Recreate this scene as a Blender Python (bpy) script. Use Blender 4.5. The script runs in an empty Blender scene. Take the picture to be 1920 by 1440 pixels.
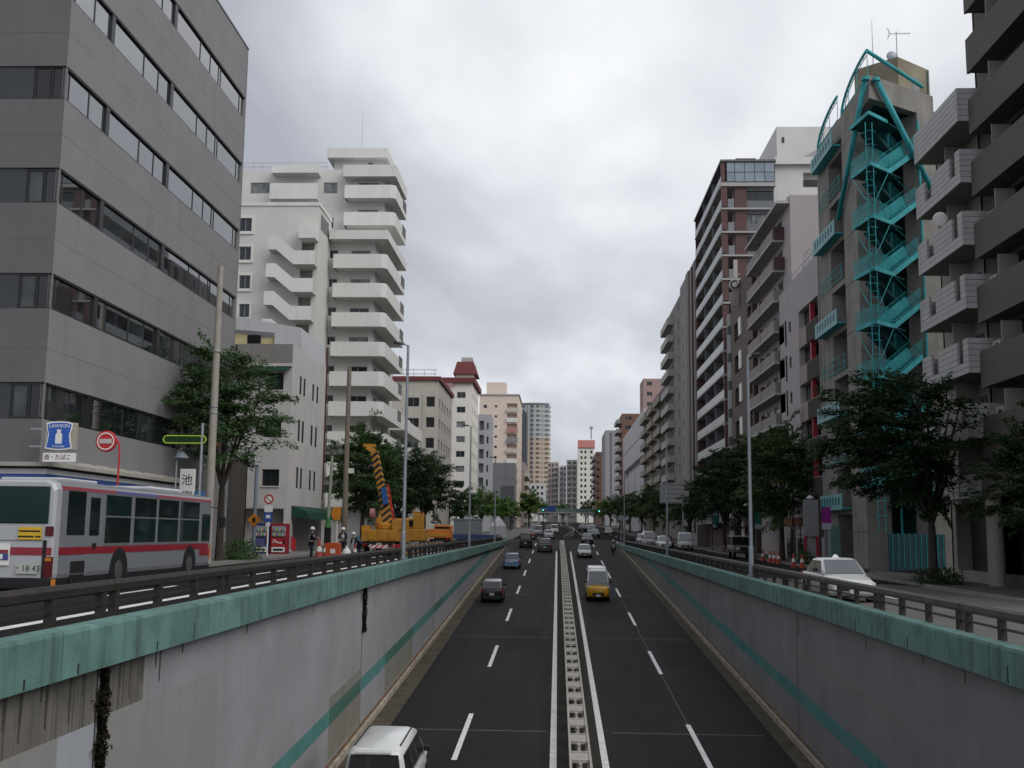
import bpy, bmesh, math, random
import numpy as np
from mathutils import Vector, Matrix, Euler
R = math.radians
rng = random.Random(7)
scn = bpy.context.scene
COL = scn.collection

# ------------------------------------------------------------------ camera
F, VX, VY, ROLL, H = 2040., 1045., 1000., 0.0118, 1.7      # pixels of the 1920x1440 photograph, metres
_c, _s = math.cos(ROLL), math.sin(ROLL)
def _unroll(px, py):
    u, v = px-960, py-720
    return _c*u+_s*v, -_s*u+_c*v
_u, _v = _unroll(VX, VY)
PITCH = math.atan2(_v, F); YAW = math.atan2(_u, math.hypot(F, _v))
def ray(px, py):
    u, v = _unroll(px, py)
    cp, sp, cy, sy = math.cos(PITCH), math.sin(PITCH), math.cos(YAW), math.sin(YAW)
    d = (u, F*cp+v*sp, F*sp-v*cp)
    return (d[0]*cy-d[1]*sy, d[0]*sy+d[1]*cy, d[2])
def onX(px, py, X): d = ray(px, py); t = X/d[0]; return (X, d[1]*t, H+d[2]*t)
def onY(px, py, Y): d = ray(px, py); t = Y/d[1]; return (d[0]*t, Y, H+d[2]*t)
def onZ(px, py, Z): d = ray(px, py); t = (Z-H)/d[2]; return (d[0]*t, d[1]*t, Z)
cam_data = bpy.data.cameras.new('camera'); cam = bpy.data.objects.new('camera', cam_data); COL.objects.link(cam)
cam_data.sensor_width = 36; cam_data.lens = 36*F/1920; cam_data.clip_start = 0.1; cam_data.clip_end = 6000
_fw = Vector((-math.sin(YAW)*math.cos(PITCH), math.cos(YAW)*math.cos(PITCH), math.sin(PITCH)))
_q = _fw.to_track_quat('-Z', 'Y').to_matrix() @ Matrix.Rotation(ROLL, 3, 'Z')
cam.matrix_world = Matrix.Translation((0, 0, H)) @ _q.to_4x4()
scn.camera = cam

# ------------------------------------------------------------------ sky, sun, exposure
SUN_EL, SUN_AZ = R(40), R(128)       # azimuth measured from +Y (view axis) towards +X: right and behind
world = bpy.data.worlds.new('World'); scn.world = world; world.use_nodes = True
wt = world.node_tree; wt.nodes.clear(); N = wt.nodes.new; LK = wt.links.new
out = N('ShaderNodeOutputWorld'); mixs = N('ShaderNodeMixShader'); bgA = N('ShaderNodeBackground'); bgB = N('ShaderNodeBackground')
sky = N('ShaderNodeTexSky'); sky.sky_type = 'NISHITA'; sky.sun_disc = False; sky.sun_elevation = SUN_EL; sky.sun_rotation = SUN_AZ
LK(sky.outputs[0], bgA.inputs[0]); bgA.inputs[1].default_value = 0.10
tc = N('ShaderNodeTexCoord'); sep = N('ShaderNodeSeparateXYZ'); LK(tc.outputs['Generated'], sep.inputs[0])
zz = N('ShaderNodeMath'); zz.operation = 'MAXIMUM'; LK(sep.outputs[2], zz.inputs[0]); zz.inputs[1].default_value = 0.0
za = N('ShaderNodeMath'); za.operation = 'ADD'; LK(zz.outputs[0], za.inputs[0]); za.inputs[1].default_value = 0.22
dx = N('ShaderNodeMath'); dx.operation = 'DIVIDE'; LK(sep.outputs[0], dx.inputs[0]); LK(za.outputs[0], dx.inputs[1])
dy = N('ShaderNodeMath'); dy.operation = 'DIVIDE'; LK(sep.outputs[1], dy.inputs[0]); LK(za.outputs[0], dy.inputs[1])
cmb = N('ShaderNodeCombineXYZ'); LK(dx.outputs[0], cmb.inputs[0]); LK(dy.outputs[0], cmb.inputs[1])
mp = N('ShaderNodeMapping'); mp.inputs['Location'].default_value = (21.3, 3.7, 0); mp.inputs['Rotation'].default_value = (0, 0, R(-55)); mp.inputs['Scale'].default_value = (1.2, .7, 1); LK(cmb.outputs[0], mp.inputs[0])
n1 = N('ShaderNodeTexNoise'); n1.inputs['Scale'].default_value = .8; n1.inputs['Detail'].default_value = 5; n1.inputs['Roughness'].default_value = .48; n1.inputs['Distortion'].default_value = .35; LK(mp.outputs[0], n1.inputs[0])
n2 = N('ShaderNodeTexNoise'); n2.inputs['Scale'].default_value = 3.6; n2.inputs['Detail'].default_value = 4; n2.inputs['Roughness'].default_value = .5; LK(mp.outputs[0], n2.inputs[0])
nm = N('ShaderNodeMix'); nm.data_type = 'FLOAT'; nm.inputs[0].default_value = .2; LK(n1.outputs[0], nm.inputs[2]); LK(n2.outputs[0], nm.inputs[3])
cr = N('ShaderNodeValToRGB'); LK(nm.outputs[0], cr.inputs[0])
cr.color_ramp.elements[0].position = .37; cr.color_ramp.elements[0].color = (.345, .36, .405, 1)
cr.color_ramp.elements[1].position = .67; cr.color_ramp.elements[1].color = (.82, .83, .85, 1)
e = cr.color_ramp.elements.new(.52); e.color = (.52, .54, .585, 1)
LK(cr.outputs[0], bgB.inputs[0]); bgB.inputs[1].default_value = 1.0
LK(bgA.outputs[0], mixs.inputs[1]); LK(bgB.outputs[0], mixs.inputs[2]); mixs.inputs[0].default_value = .95; LK(mixs.outputs[0], out.inputs[0])
sd = bpy.data.lights.new('sun', 'SUN'); sd.energy = 1.4; sd.angle = R(50); sd.color = (1, .97, .93)
sun = bpy.data.objects.new('sun', sd); COL.objects.link(sun)
sdir = Vector((math.sin(SUN_AZ)*math.cos(SUN_EL), math.cos(SUN_AZ)*math.cos(SUN_EL), math.sin(SUN_EL)))
sun.rotation_euler = sdir.to_track_quat('Z', 'Y').to_euler(); sun.location = (0, 0, 90)
vs = scn.view_settings; vs.view_transform = 'Standard'; vs.look = 'None'; vs.exposure = 0.30; vs.gamma = 1.0; vs.use_curve_mapping = False
scn.cycles.max_bounces = 5; scn.cycles.diffuse_bounces = 3; scn.cycles.glossy_bounces = 3; scn.cycles.transmission_bounces = 2; scn.cycles.transparent_max_bounces = 4
scn.cycles.use_denoising = True

# ------------------------------------------------------------------ materials
MATS = {}
def lin(c): return tuple(((x/255)/12.92 if x/255 <= .04045 else ((x/255+.055)/1.055)**2.4) for x in c)
def mat(name, col, rough=.8, var=.12, scale=.8, streak=0., bump=0., spec=.3, metal=0., rnd=0., streak_col=None, fine=0., coat=0., sscale=1.6):
    if name in MATS: return MATS[name]
    m = bpy.data.materials.new(name); m.use_nodes = True; t = m.node_tree; n = t.nodes.new; l = t.links.new
    b = t.nodes['Principled BSDF']
    b.inputs['Roughness'].default_value = rough; b.inputs['Specular IOR Level'].default_value = spec; b.inputs['Metallic'].default_value = metal
    b.inputs['Coat Weight'].default_value = coat; b.inputs['Coat Roughness'].default_value = .08
    c = n('ShaderNodeTexCoord'); no = n('ShaderNodeTexNoise'); no.inputs['Scale'].default_value = scale; no.inputs['Detail'].default_value = 6; no.inputs['Roughness'].default_value = .62
    l(c.outputs['Object'], no.inputs[0])
    mr = n('ShaderNodeMapRange'); mr.inputs[1].default_value = .3; mr.inputs[2].default_value = .7; mr.inputs[3].default_value = 1-var; mr.inputs[4].default_value = 1+var
    l(no.outputs[0], mr.inputs[0])
    val = mr.outputs[0]
    if fine:
        nf = n('ShaderNodeTexNoise'); nf.inputs['Scale'].default_value = 45; nf.inputs['Detail'].default_value = 3; l(c.outputs['Object'], nf.inputs[0])
        mf = n('ShaderNodeMapRange'); mf.inputs[1].default_value = .3; mf.inputs[2].default_value = .7; mf.inputs[3].default_value = 1-fine; mf.inputs[4].default_value = 1+fine; l(nf.outputs[0], mf.inputs[0])
        mm = n('ShaderNodeMath'); mm.operation = 'MULTIPLY'; l(val, mm.inputs[0]); l(mf.outputs[0], mm.inputs[1]); val = mm.outputs[0]
    if rnd:
        oi = n('ShaderNodeObjectInfo'); mo = n('ShaderNodeMapRange'); mo.inputs[3].default_value = 1-rnd; mo.inputs[4].default_value = 1+rnd; l(oi.outputs['Random'], mo.inputs[0])
        mm = n('ShaderNodeMath'); mm.operation = 'MULTIPLY'; l(val, mm.inputs[0]); l(mo.outputs[0], mm.inputs[1]); val = mm.outputs[0]
    mx = n('ShaderNodeVectorMath'); mx.operation = 'SCALE'; mx.inputs[0].default_value = col[:3]; l(val, mx.inputs['Scale'])
    colout = mx.outputs[0]
    if streak:
        mp = n('ShaderNodeMapping'); mp.inputs['Scale'].default_value = (sscale, sscale, .10); l(c.outputs['Object'], mp.inputs[0])
        ns = n('ShaderNodeTexNoise'); ns.inputs['Scale'].default_value = 1.6; ns.inputs['Detail'].default_value = 5; ns.inputs['Roughness'].default_value = .7; l(mp.outputs[0], ns.inputs[0])
        ms = n('ShaderNodeMapRange'); ms.inputs[1].default_value = .50; ms.inputs[2].default_value = .74; ms.inputs[3].default_value = 0; ms.inputs[4].default_value = streak; l(ns.outputs[0], ms.inputs[0])
        mc = n('ShaderNodeMix'); mc.data_type = 'RGBA'; l(ms.outputs[0], mc.inputs[0]); l(colout, mc.inputs[6]); sc_ = streak_col or tuple(x*.35 for x in col[:3]); mc.inputs[7].default_value = (*sc_[:3], 1); colout = mc.outputs[2]
    l(colout, b.inputs['Base Color'])
    if bump:
        bn = n('ShaderNodeTexNoise'); bn.inputs['Scale'].default_value = 30; bn.inputs['Detail'].default_value = 4; l(c.outputs['Object'], bn.inputs[0])
        bp = n('ShaderNodeBump'); bp.inputs['Strength'].default_value = bump; bp.inputs['Distance'].default_value = .02; l(bn.outputs[0], bp.inputs['Height']); l(bp.outputs[0], b.inputs['Normal'])
    MATS[name] = m; return m
def glass(name, col=(.018, .024, .028), alt=(.22, .23, .23), frac=.3, rough=.04, spec=.5, ior=1.6):
    """window glass: dark room behind, a share of the panes with a drawn curtain or blind"""
    if name in MATS: return MATS[name]
    m = bpy.data.materials.new(name); m.use_nodes = True; t = m.node_tree; n = t.nodes.new; l = t.links.new; b = t.nodes['Principled BSDF']
    b.inputs['Roughness'].default_value = rough; b.inputs['Specular IOR Level'].default_value = spec; b.inputs['IOR'].default_value = ior
    oi = n('ShaderNodeObjectInfo'); c = n('ShaderNodeTexCoord')
    no = n('ShaderNodeTexNoise'); no.inputs['Scale'].default_value = 1.3; no.inputs['Detail'].default_value = 2
    va = n('ShaderNodeVectorMath'); va.operation = 'ADD'; l(c.outputs['Object'], va.inputs[0]); l(oi.outputs['Location'], va.inputs[1]); l(va.outputs[0], no.inputs[0])
    gt = n('ShaderNodeMath'); gt.operation = 'LESS_THAN'; l(oi.outputs['Random'], gt.inputs[0]); gt.inputs[1].default_value = frac
    m1 = n('ShaderNodeMapRange'); m1.inputs[1].default_value = .35; m1.inputs[2].default_value = .65; m1.inputs[3].default_value = .35; m1.inputs[4].default_value = 1.0; l(no.outputs[0], m1.inputs[0])
    mu = n('ShaderNodeMath'); mu.operation = 'MULTIPLY'; l(gt.outputs[0], mu.inputs[0]); l(m1.outputs[0], mu.inputs[1])
    mc = n('ShaderNodeMix'); mc.data_type = 'RGBA'; l(mu.outputs[0], mc.inputs[0]); mc.inputs[6].default_value = (*col, 1); mc.inputs[7].default_value = (*alt, 1); l(mc.outputs[2], b.inputs['Base Color'])
    MATS[name] = m; return m
def paint(name, col, rough=.35, coat=.5, var=.04): return mat(name, col, rough=rough, coat=coat, var=var, scale=2.0, spec=.5)
def emit(name, col, strength):
    if name in MATS: return MATS[name]
    m = bpy.data.materials.new(name); m.use_nodes = True; b = m.node_tree.nodes['Principled BSDF']
    b.inputs['Base Color'].default_value = (*col, 1); b.inputs['Emission Color'].default_value = (*col, 1); b.inputs['Emission Strength'].default_value = strength
    MATS[name] = m; return m

# ------------------------------------------------------------------ mesh helpers
class MB:
    def __init__(s): s.v = []; s.f = []
    def add(s, vs, fs):
        o = len(s.v); s.v.extend([tuple(v) for v in vs]); s.f.extend([tuple(i+o for i in f) for f in fs]); return s
    def box(s, x0, x1, y0, y1, z0, z1):
        return s.add([(x0,y0,z0),(x1,y0,z0),(x1,y1,z0),(x0,y1,z0),(x0,y0,z1),(x1,y0,z1),(x1,y1,z1),(x0,y1,z1)],
                     [(0,3,2,1),(4,5,6,7),(0,1,5,4),(1,2,6,5),(2,3,7,6),(3,0,4,7)])
    def hexa(s, b, t):   # bottom ring of four, top ring of four
        return s.add(list(b)+list(t), [(3,2,1,0),(4,5,6,7),(0,1,5,4),(1,2,6,5),(2,3,7,6),(3,0,4,7)])
    def beam(s, p0, p1, w, h, up=(0,0,1)):
        p0, p1 = Vector(p0), Vector(p1); d = (p1-p0).normalized(); up = Vector(up)
        if abs(d.dot(up)) > .98: up = Vector((1,0,0))
        x = d.cross(up).normalized()*w/2; z = x.cross(d).normalized()*h/2
        r = lambda p: [p-x-z, p+x-z, p+x+z, p-x+z]
        return s.add(r(p0)+r(p1), [(0,1,2,3),(7,6,5,4),(0,4,5,1),(1,5,6,2),(2,6,7,3),(3,7,4,0)])
    def tube(s, p0, p1, r0, r1=None, n=8, caps=True):
        r1 = r0 if r1 is None else r1
        p0, p1 = Vector(p0), Vector(p1); d = (p1-p0)
        if d.length < 1e-6: return s
        d.normalize(); a = Vector((0,0,1)) if abs(d.z) < .95 else Vector((1,0,0)); x = d.cross(a).normalized(); y = d.cross(x)
        vs = [p0+(x*math.cos(2*math.pi*i/n)+y*math.sin(2*math.pi*i/n))*r0 for i in range(n)]+[p1+(x*math.cos(2*math.pi*i/n)+y*math.sin(2*math.pi*i/n))*r1 for i in range(n)]
        fs = [(i,(i+1)%n,n+(i+1)%n,n+i) for i in range(n)]
        if caps: fs += [tuple(range(n-1,-1,-1)), tuple(range(n,2*n))]
        return s.add(vs, fs)
    def path(s, pts, r, n=8, r1=None):
        k = len(pts)-1
        for i in range(k):
            a = r if r1 is None else r+(r1-r)*i/k; b = r if r1 is None else r+(r1-r)*(i+1)/k
            s.tube(pts[i], pts[i+1], a, b, n)
        return s
    def prism(s, poly, axis, a, b):
        """polygon in the two other axes, extruded along axis from a to b"""
        n = len(poly)
        def p(q, t): return {'x': (t,q[0],q[1]), 'y': (q[0],t,q[1]), 'z': (q[0],q[1],t)}[axis]
        return s.add([p(q,a) for q in poly]+[p(q,b) for q in poly], [tuple(range(n-1,-1,-1)), tuple(range(n,2*n))]+[(i,(i+1)%n,n+(i+1)%n,n+i) for i in range(n)])
    def lathe(s, prof, c=(0,0,0), n=14, axis='z'):
        k = len(prof); vs = []; fs = []
        for r, h in prof:
            for i in range(n):
                a = 2*math.pi*i/n; u, w = r*math.cos(a), r*math.sin(a)
                vs.append({'z': (c[0]+u,c[1]+w,c[2]+h), 'x': (c[0]+h,c[1]+u,c[2]+w), 'y': (c[0]+u,c[1]+h,c[2]+w)}[axis])
        for j in range(k-1):
            for i in range(n): fs.append((j*n+i, j*n+(i+1)%n, (j+1)*n+(i+1)%n, (j+1)*n+i))
        fs += [tuple(range(n-1,-1,-1)), tuple(range((k-1)*n, k*n))]
        return s.add(vs, fs)
    def quad(s, a, b, c, d): return s.add([a,b,c,d], [(0,1,2,3)])
    def loft(s, rings, cap=True):
        n = len(rings[0]); vs = [p for r in rings for p in r]; fs = []
        for j in range(len(rings)-1):
            for i in range(n): fs.append((j*n+i, j*n+(i+1)%n, (j+1)*n+(i+1)%n, (j+1)*n+i))
        if cap: fs += [tuple(range(n-1,-1,-1)), tuple(range((len(rings)-1)*n, len(rings)*n))]
        return s.add(vs, fs)
    def mesh(s, name, fix=True, smooth=False):
        m = bpy.data.meshes.new(name); m.from_pydata(s.v, [], s.f)
        if fix:
            bm = bmesh.new(); bm.from_mesh(m); bmesh.ops.recalc_face_normals(bm, faces=bm.faces); bm.to_mesh(m); bm.free()
        if smooth: m.shade_smooth()
        return m
    def build(s, name, material, parent=None, smooth=False, loc=None, rotz=0, bevel=0, fix=True):
        return link(name, s.mesh(name, fix, smooth), material, parent, loc, rotz, bevel)
def link(name, me, material=None, parent=None, loc=None, rotz=0, bevel=0):
    o = bpy.data.objects.new(name, me)
    if material is not None and not me.materials: me.materials.append(material)
    COL.objects.link(o)
    if parent is not None: o.parent = parent
    if loc is not None: o.location = loc
    if rotz: o.rotation_euler = (0, 0, rotz)
    if bevel:
        b = o.modifiers.new('bevel', 'BEVEL'); b.width = bevel; b.segments = 2; b.limit_method = 'ANGLE'; b.angle_limit = R(40)
        me.shade_smooth()
        w = o.modifiers.new('wn', 'WEIGHTED_NORMAL'); w.keep_sharp = False
    return o
def thing(name, label, cat, loc=(0,0,0), rotz=0, group=None):
    o = bpy.data.objects.new(name, None); COL.objects.link(o); o.empty_display_size = .2
    o.location = loc; o.rotation_euler = (0,0,rotz); return tag(o, label, cat, group)
def tag(o, label, cat, group=None):
    o['label'] = label; o['category'] = cat
    if group: o['group'] = group
    return o
def struct(o, label=None, kind='structure'):
    o['kind'] = kind
    if label: o['label'] = label
    return o
def dup(root, loc, rotz=0, label=None, parent=None, scale=None):
    r = root.copy(); COL.objects.link(r)
    if parent is not None: r.parent = parent
    r.location = loc; r.rotation_euler = (0,0,rotz)
    if scale: r.scale = (scale,)*3
    if label: r['label'] = label
    for ch in root.children:
        c = ch.copy(); COL.objects.link(c); c.parent = r
        for g in ch.children:
            d = g.copy(); COL.objects.link(d); d.parent = c
    return r
SCRATCH = bpy.data.scenes.new('scratch')
def bake(o):
    """evaluate one object alone (in a scratch scene) and return its mesh"""
    SCRATCH.collection.objects.link(o)
    vl = SCRATCH.view_layers[0]
    with bpy.context.temp_override(scene=SCRATCH, view_layer=vl):
        vl.update(); dg = bpy.context.evaluated_depsgraph_get(); me = bpy.data.meshes.new_from_object(o.evaluated_get(dg))
    bpy.data.objects.remove(o); return me
def text(s, size, material, parent, loc, rot, name='lettering', depth=.01, sx=1., align='CENTER'):
    cu = bpy.data.curves.new(name, 'FONT'); cu.body = s; cu.size = size; cu.extrude = depth; cu.align_x = align; cu.align_y = 'CENTER'; cu.resolution_u = 3
    me = bake(bpy.data.objects.new(name, cu)); me.materials.clear(); me.materials.append(material)
    t = bpy.data.objects.new(name, me); COL.objects.link(t)
    if parent is not None: t.parent = parent
    t.location = loc; t.rotation_euler = rot; t.scale = (sx, 1, 1)
    return t
FACE_CAM = (R(90), 0, 0)             # lettering that faces -Y
FACE_PX = (R(90), 0, R(90)); FACE_NX = (R(90), 0, R(-90)); FACE_PY = (R(90), 0, R(180))

# ------------------------------------------------------------------ facades
MESHES = {}
def cached(key, fn):
    if key not in MESHES: MESHES[key] = fn()
    return MESHES[key]
def hole_wall(w, z0, z1, holes, depth, mb=None, M=None):
    """a wall sheet in local x (0..w) and z, outward -y, with rectangular openings and their reveals"""
    mb = mb or MB()
    xs = sorted({0., w} | {round(min(max(h[i], 0), w), 4) for h in holes for i in (0, 1)})
    zs = sorted({z0, z1} | {round(min(max(h[i], z0), z1), 4) for h in holes for i in (2, 3)})
    T = (lambda p: M @ Vector(p)) if M is not None else (lambda p: p)
    xi = {x: i for i, x in enumerate(xs)}; zi = {z: i for i, z in enumerate(zs)}; nx = len(xs)
    blocked = set()
    for h in holes:
        a, b = xi[round(min(max(h[0],0),w),4)], xi[round(min(max(h[1],0),w),4)]; c, d = zi[round(min(max(h[2],z0),z1),4)], zi[round(min(max(h[3],z0),z1),4)]
        for i in range(a, b):
            for j in range(c, d): blocked.add((i, j))
    vs = [T((x, 0, z)) for z in zs for x in xs]; fs = []
    # merge free cells row-wise
    for j in range(len(zs)-1):
        i = 0
        while i < nx-1:
            if (i, j) in blocked: i += 1; continue
            k = i
            while k < nx-1 and (k, j) not in blocked: k += 1
            fs.append((j*nx+i, j*nx+k, (j+1)*nx+k, (j+1)*nx+i)); i = k
    mb.add(vs, fs)
    for h in holes:
        a, b, c, d = h[:4]; dp = h[4] if len(h) > 4 else depth
        q = [T(p) for p in ((a,0,c),(b,0,c),(b,0,d),(a,0,d),(a,dp,c),(b,dp,c),(b,dp,d),(a,dp,d))]
        mb.add(q, [(0,4,5,1),(1,5,6,2),(2,6,7,3),(3,7,4,0),(4,7,6,5)])
    return mb
ROT = {'cam': 0., 'px': R(90), 'nx': R(-90), 'py': R(180)}
class Fac:
    """a facade: origin at its lower left corner seen from outside; u to the right, outward normal by side"""
    def __init__(s, root, origin, w, z0, z1, side, wallmat, depth=.14):
        s.root, s.o, s.w, s.z0, s.z1, s.side, s.m, s.depth = root, Vector(origin)-root.location, w, z0, z1, side, wallmat, depth
        s.rot = ROT[side] if isinstance(side, str) else side; s.M = Matrix.Translation(s.o) @ Matrix.Rotation(s.rot, 4, 'Z'); s.holes = []
    def P(s, u, d, z): return s.M @ Vector((u, d, z))
    def window(s, u0, u1, z0, z1, gm, fm, depth=None, fw=.06, split=1, name='window', sill=None, trans=0, hole=True):
        dp = s.depth if depth is None else depth
        if hole: s.holes.append((u0, u1, z0, z1, dp))
        w, h = round(u1-u0, 3), round(z1-z0, 3)
        def mk():
            m = MB()
            m.box(0, w, -.05, -.012, 0, fw); m.box(0, w, -.05, -.012, h-fw, h); m.box(0, fw, -.05, -.012, fw, h-fw); m.box(w-fw, w, -.05, -.012, fw, h-fw)
            for k in range(1, split): x = w*k/split; m.box(x-fw*.45, x+fw*.45, -.05, -.012, fw, h-fw)
            if trans: m.box(fw, w-fw, -.048, -.014, h*trans-fw*.4, h*trans+fw*.4)
            return m.mesh('window_frame', False)
        fr = link('window_frame', cached(('wf', w, h, split, fw, trans, fm.name), mk), fm)
        pa = link(name, cached(('wp', w, h, gm.name), lambda: MB().box(0, w, -.012, -.002, 0, h).mesh('pane', False)), gm, s.root, s.P(u0, dp, z0), s.rot)
        fr.parent = pa
        if sill is not None:
            si = link('sill', cached(('ws', w, dp, sill.name), lambda: MB().box(-.06, w+.06, -dp-.07, -dp+.02, -.09, 0).mesh('sill', False)), sill); si.parent = pa
        return pa
    def box(s, name, u0, u1, d0, d1, z0, z1, m, parent=None, bevel=0):
        """box sticking out of the facade from d0 to d1 metres (outward positive)"""
        w, h, d = round(u1-u0, 3), round(z1-z0, 3), round(d1-d0, 3)
        me = cached(('fb', name, w, h, d, m.name), lambda: MB().box(0, w, -d, 0, 0, h).mesh(name, False))
        if parent is None: return link(name, me, m, s.root, s.P(u0, -d0, z0), s.rot)
        o = link(name, me, m); o.parent = parent; o.location = parent_local(parent, s.P(u0, -d0, z0)); o.rotation_euler = (0, 0, s.rot-parent.rotation_euler[2]); return o
    def part(s, name, mb_fn, m, u, z, key=None, parent=None, d=0.):
        me = cached(key, lambda: mb_fn().mesh(name)) if key else mb_fn().mesh(name)
        o = link(name, me, m, parent or s.root)
        if parent is None: o.location = s.P(u, -d, z); o.rotation_euler = (0, 0, s.rot)
        else: o.location = parent_local(parent, s.P(u, -d, z)); o.rotation_euler = (0, 0, s.rot-parent.rotation_euler[2])
        return o
    def wall(s, name='wall', mbx=None):
        mb = hole_wall(s.w, s.z0, s.z1, s.holes, s.depth, None, Matrix.Rotation(s.rot, 4, 'Z'))
        return link(name, mb.mesh(name, False), s.m, s.root, s.o)
def parent_local(parent, p):
    # parents here are children of un-rotated roots
    return Matrix.Rotation(-parent.rotation_euler[2], 3, 'Z') @ (Vector(p)-parent.location)

# common materials
M_ALU = mat('aluminium_frame', (.30,.31,.32), rough=.4, spec=.5, metal=.6, var=.05)
M_DARKFRAME = mat('dark_frame', (.025,.027,.03), rough=.45, spec=.5, var=.05)
M_WHITEFRAME = mat('white_frame', (.62,.62,.60), rough=.5, var=.05)
G_WIN = glass('window_glass', frac=.35)
G_DARK = glass('dark_glass', col=(.012,.014,.016), alt=(.06,.07,.07), frac=.35)
G_OFFICE = glass('office_glass', col=(.014,.017,.02), alt=(.05,.058,.06), frac=.4, rough=.02, ior=4.2)
M_STEEL = mat('galvanised_steel', (.30,.33,.36), rough=.5, spec=.5, metal=.4, var=.1, scale=3)
M_POLE = mat('pole_concrete', (.33,.31,.27), rough=.9, var=.12, scale=2.5, streak=.35)
M_BLACK = mat('black_rubber', (.012,.012,.012), rough=.8, var=.1)
M_WHITE = mat('white_paint', (.72,.72,.70), rough=.5, var=.05)
M_RED = mat('red_paint', (.45,.03,.035), rough=.5, var=.06)
M_ORANGE = mat('orange_plastic', (.75,.10,.02), rough=.5, var=.06)
M_ASPH_WHITE = mat('road_marking_white', (.66,.66,.64), rough=.8, var=.2, scale=5, fine=.15)
# ================================================================== terrain, roads, underpass
RD, RS = 8.3, 0.0421
def ramp(y): return H-RD+RS*y
def rise(y): return 0. if y < 150 else .017*(min(y, 620)-150)
def gL(y): return .002*max(min(y, 150), -20)+rise(y)
def gR(y): return -.80+.0065*max(min(y, 150), -20)+rise(y)
def gC(y): return (gL(y)+gR(y))/2
def wallL(y): return -6.5-.005*y
def wallR(y): return 7.75+.0073*y
def roadz(y):
    r = ramp(max(y, 12)); g = gC(y)
    if y < 146: return r
    if y > 176: return g
    t = (y-146)/30.; a = ramp(146); b = gC(176); m0, m1 = RS*30, .017*30
    return a*(2*t**3-3*t*t+1)+m0*(t**3-2*t*t+t)+b*(-2*t**3+3*t*t)+m1*(t**3-t*t)
def strip(name, x0, x1, z, ys, m, parent=None, dz=0., nx=1, thick=0.):
    mb = MB(); f = lambda q, y: q(y) if callable(q) else q
    for a, b in zip(ys[:-1], ys[1:]):
        for k in range(nx):
            def X(y, t): return f(x0, y)+(f(x1, y)-f(x0, y))*t
            t0, t1 = k/nx, (k+1)/nx
            p = [(X(a,t0), a, z(a)+dz), (X(a,t1), a, z(a)+dz), (X(b,t1), b, z(b)+dz), (X(b,t0), b, z(b)+dz)]
            if thick: mb.hexa([(q[0],q[1],q[2]-thick) for q in p], p)
            else: mb.quad(*p)
    return mb.build(name, m, parent, fix=False)
def yrange(a, b, n): return [a+(b-a)*i/n for i in range(n+1)]

M_GROUND = mat('ground_concrete', (.12,.115,.11), rough=.95, var=.2, scale=.3, fine=.1)
def asphalt(name, base):
    m = mat(name, base, rough=.8, var=.16, scale=.5, fine=.22, bump=.12, spec=.14)
    t = m.node_tree; n = t.nodes.new; l = t.links.new; b = t.nodes['Principled BSDF']; src = b.inputs['Base Color'].links[0].from_socket
    c = n('ShaderNodeTexCoord'); mp = n('ShaderNodeMapping'); mp.inputs['Scale'].default_value = (.95, .012, 1); l(c.outputs['Object'], mp.inputs[0])
    no = n('ShaderNodeTexNoise'); no.inputs['Scale'].default_value = 1.3; no.inputs['Detail'].default_value = 4; l(mp.outputs[0], no.inputs[0])
    mr = n('ShaderNodeMapRange'); mr.inputs[1].default_value = .35; mr.inputs[2].default_value = .68; mr.inputs[3].default_value = .80; mr.inputs[4].default_value = 1.32; l(no.outputs[0], mr.inputs[0])
    sc = n('ShaderNodeVectorMath'); sc.operation = 'SCALE'; l(src, sc.inputs[0]); l(mr.outputs[0], sc.inputs['Scale']); l(sc.outputs[0], b.inputs['Base Color']); return m
M_ROAD = asphalt('underpass_asphalt', (.0155,.0155,.0162))
M_STREET = asphalt('street_asphalt', (.020,.0195,.019)); M_STREET.node_tree.nodes['Principled BSDF'].inputs['Specular IOR Level'].default_value = .04; M_STREET.node_tree.nodes['Principled BSDF'].inputs['Roughness'].default_value = .95
M_PAVE = mat('pavement_concrete', (.20,.195,.185), rough=.9, var=.16, scale=1.1, fine=.12)
M_KERB = mat('kerb_concrete', (.22,.21,.195), rough=.9, var=.2, scale=2)
M_PAVED = mat('shaded_pavement', (.085,.08,.072), rough=.95, var=.25, scale=1.0, fine=.15)  # darker paving copy: shade of trees and buildings put into the colour
M_SOIL = mat('median_soil', (.030,.027,.022), rough=1, var=.3, scale=4, fine=.3)
M_GUTTER = mat('dirty_gutter', (.072,.060,.042), rough=.95, var=.4, scale=1.2, fine=.25)
M_TEAL = mat('teal_paint_coping', (.115,.215,.195), rough=.8, var=.25, scale=1.6, streak=.85, streak_col=(.05,.07,.055), rnd=.14, fine=.08)
M_WALLP = mat('underpass_wall_paint', (.285,.287,.303), rough=.85, var=.12, scale=.45, streak=.24, streak_col=(.16,.155,.145), rnd=.05)
M_WALLR = mat('underpass_wall_paint_shaded', (.205,.203,.208), rough=.85, var=.14, scale=.45, streak=.28, streak_col=(.14,.13,.12), rnd=.05)  # right wall: darker copy, its shade put into the base colour
M_WALLDIRT = mat('bare_dirty_concrete', (.165,.155,.135), rough=.95, var=.3, scale=1.2, streak=.95, streak_col=(.028,.026,.022), sscale=4.5)
M_DRIP = mat('drip_stain', (.078,.072,.062), rough=.95, var=.35, scale=6)
M_PATCH = mat('beige_repaint', (.275,.268,.255), rough=.85, var=.06, scale=.6, streak=.2)
M_PATCHB = mat('blue_white_repaint', (.36,.38,.41), rough=.85, var=.05, streak=.2)
M_PATCHD = mat('brown_repaint', (.215,.205,.175), rough=.85, var=.1, streak=.2)
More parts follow.
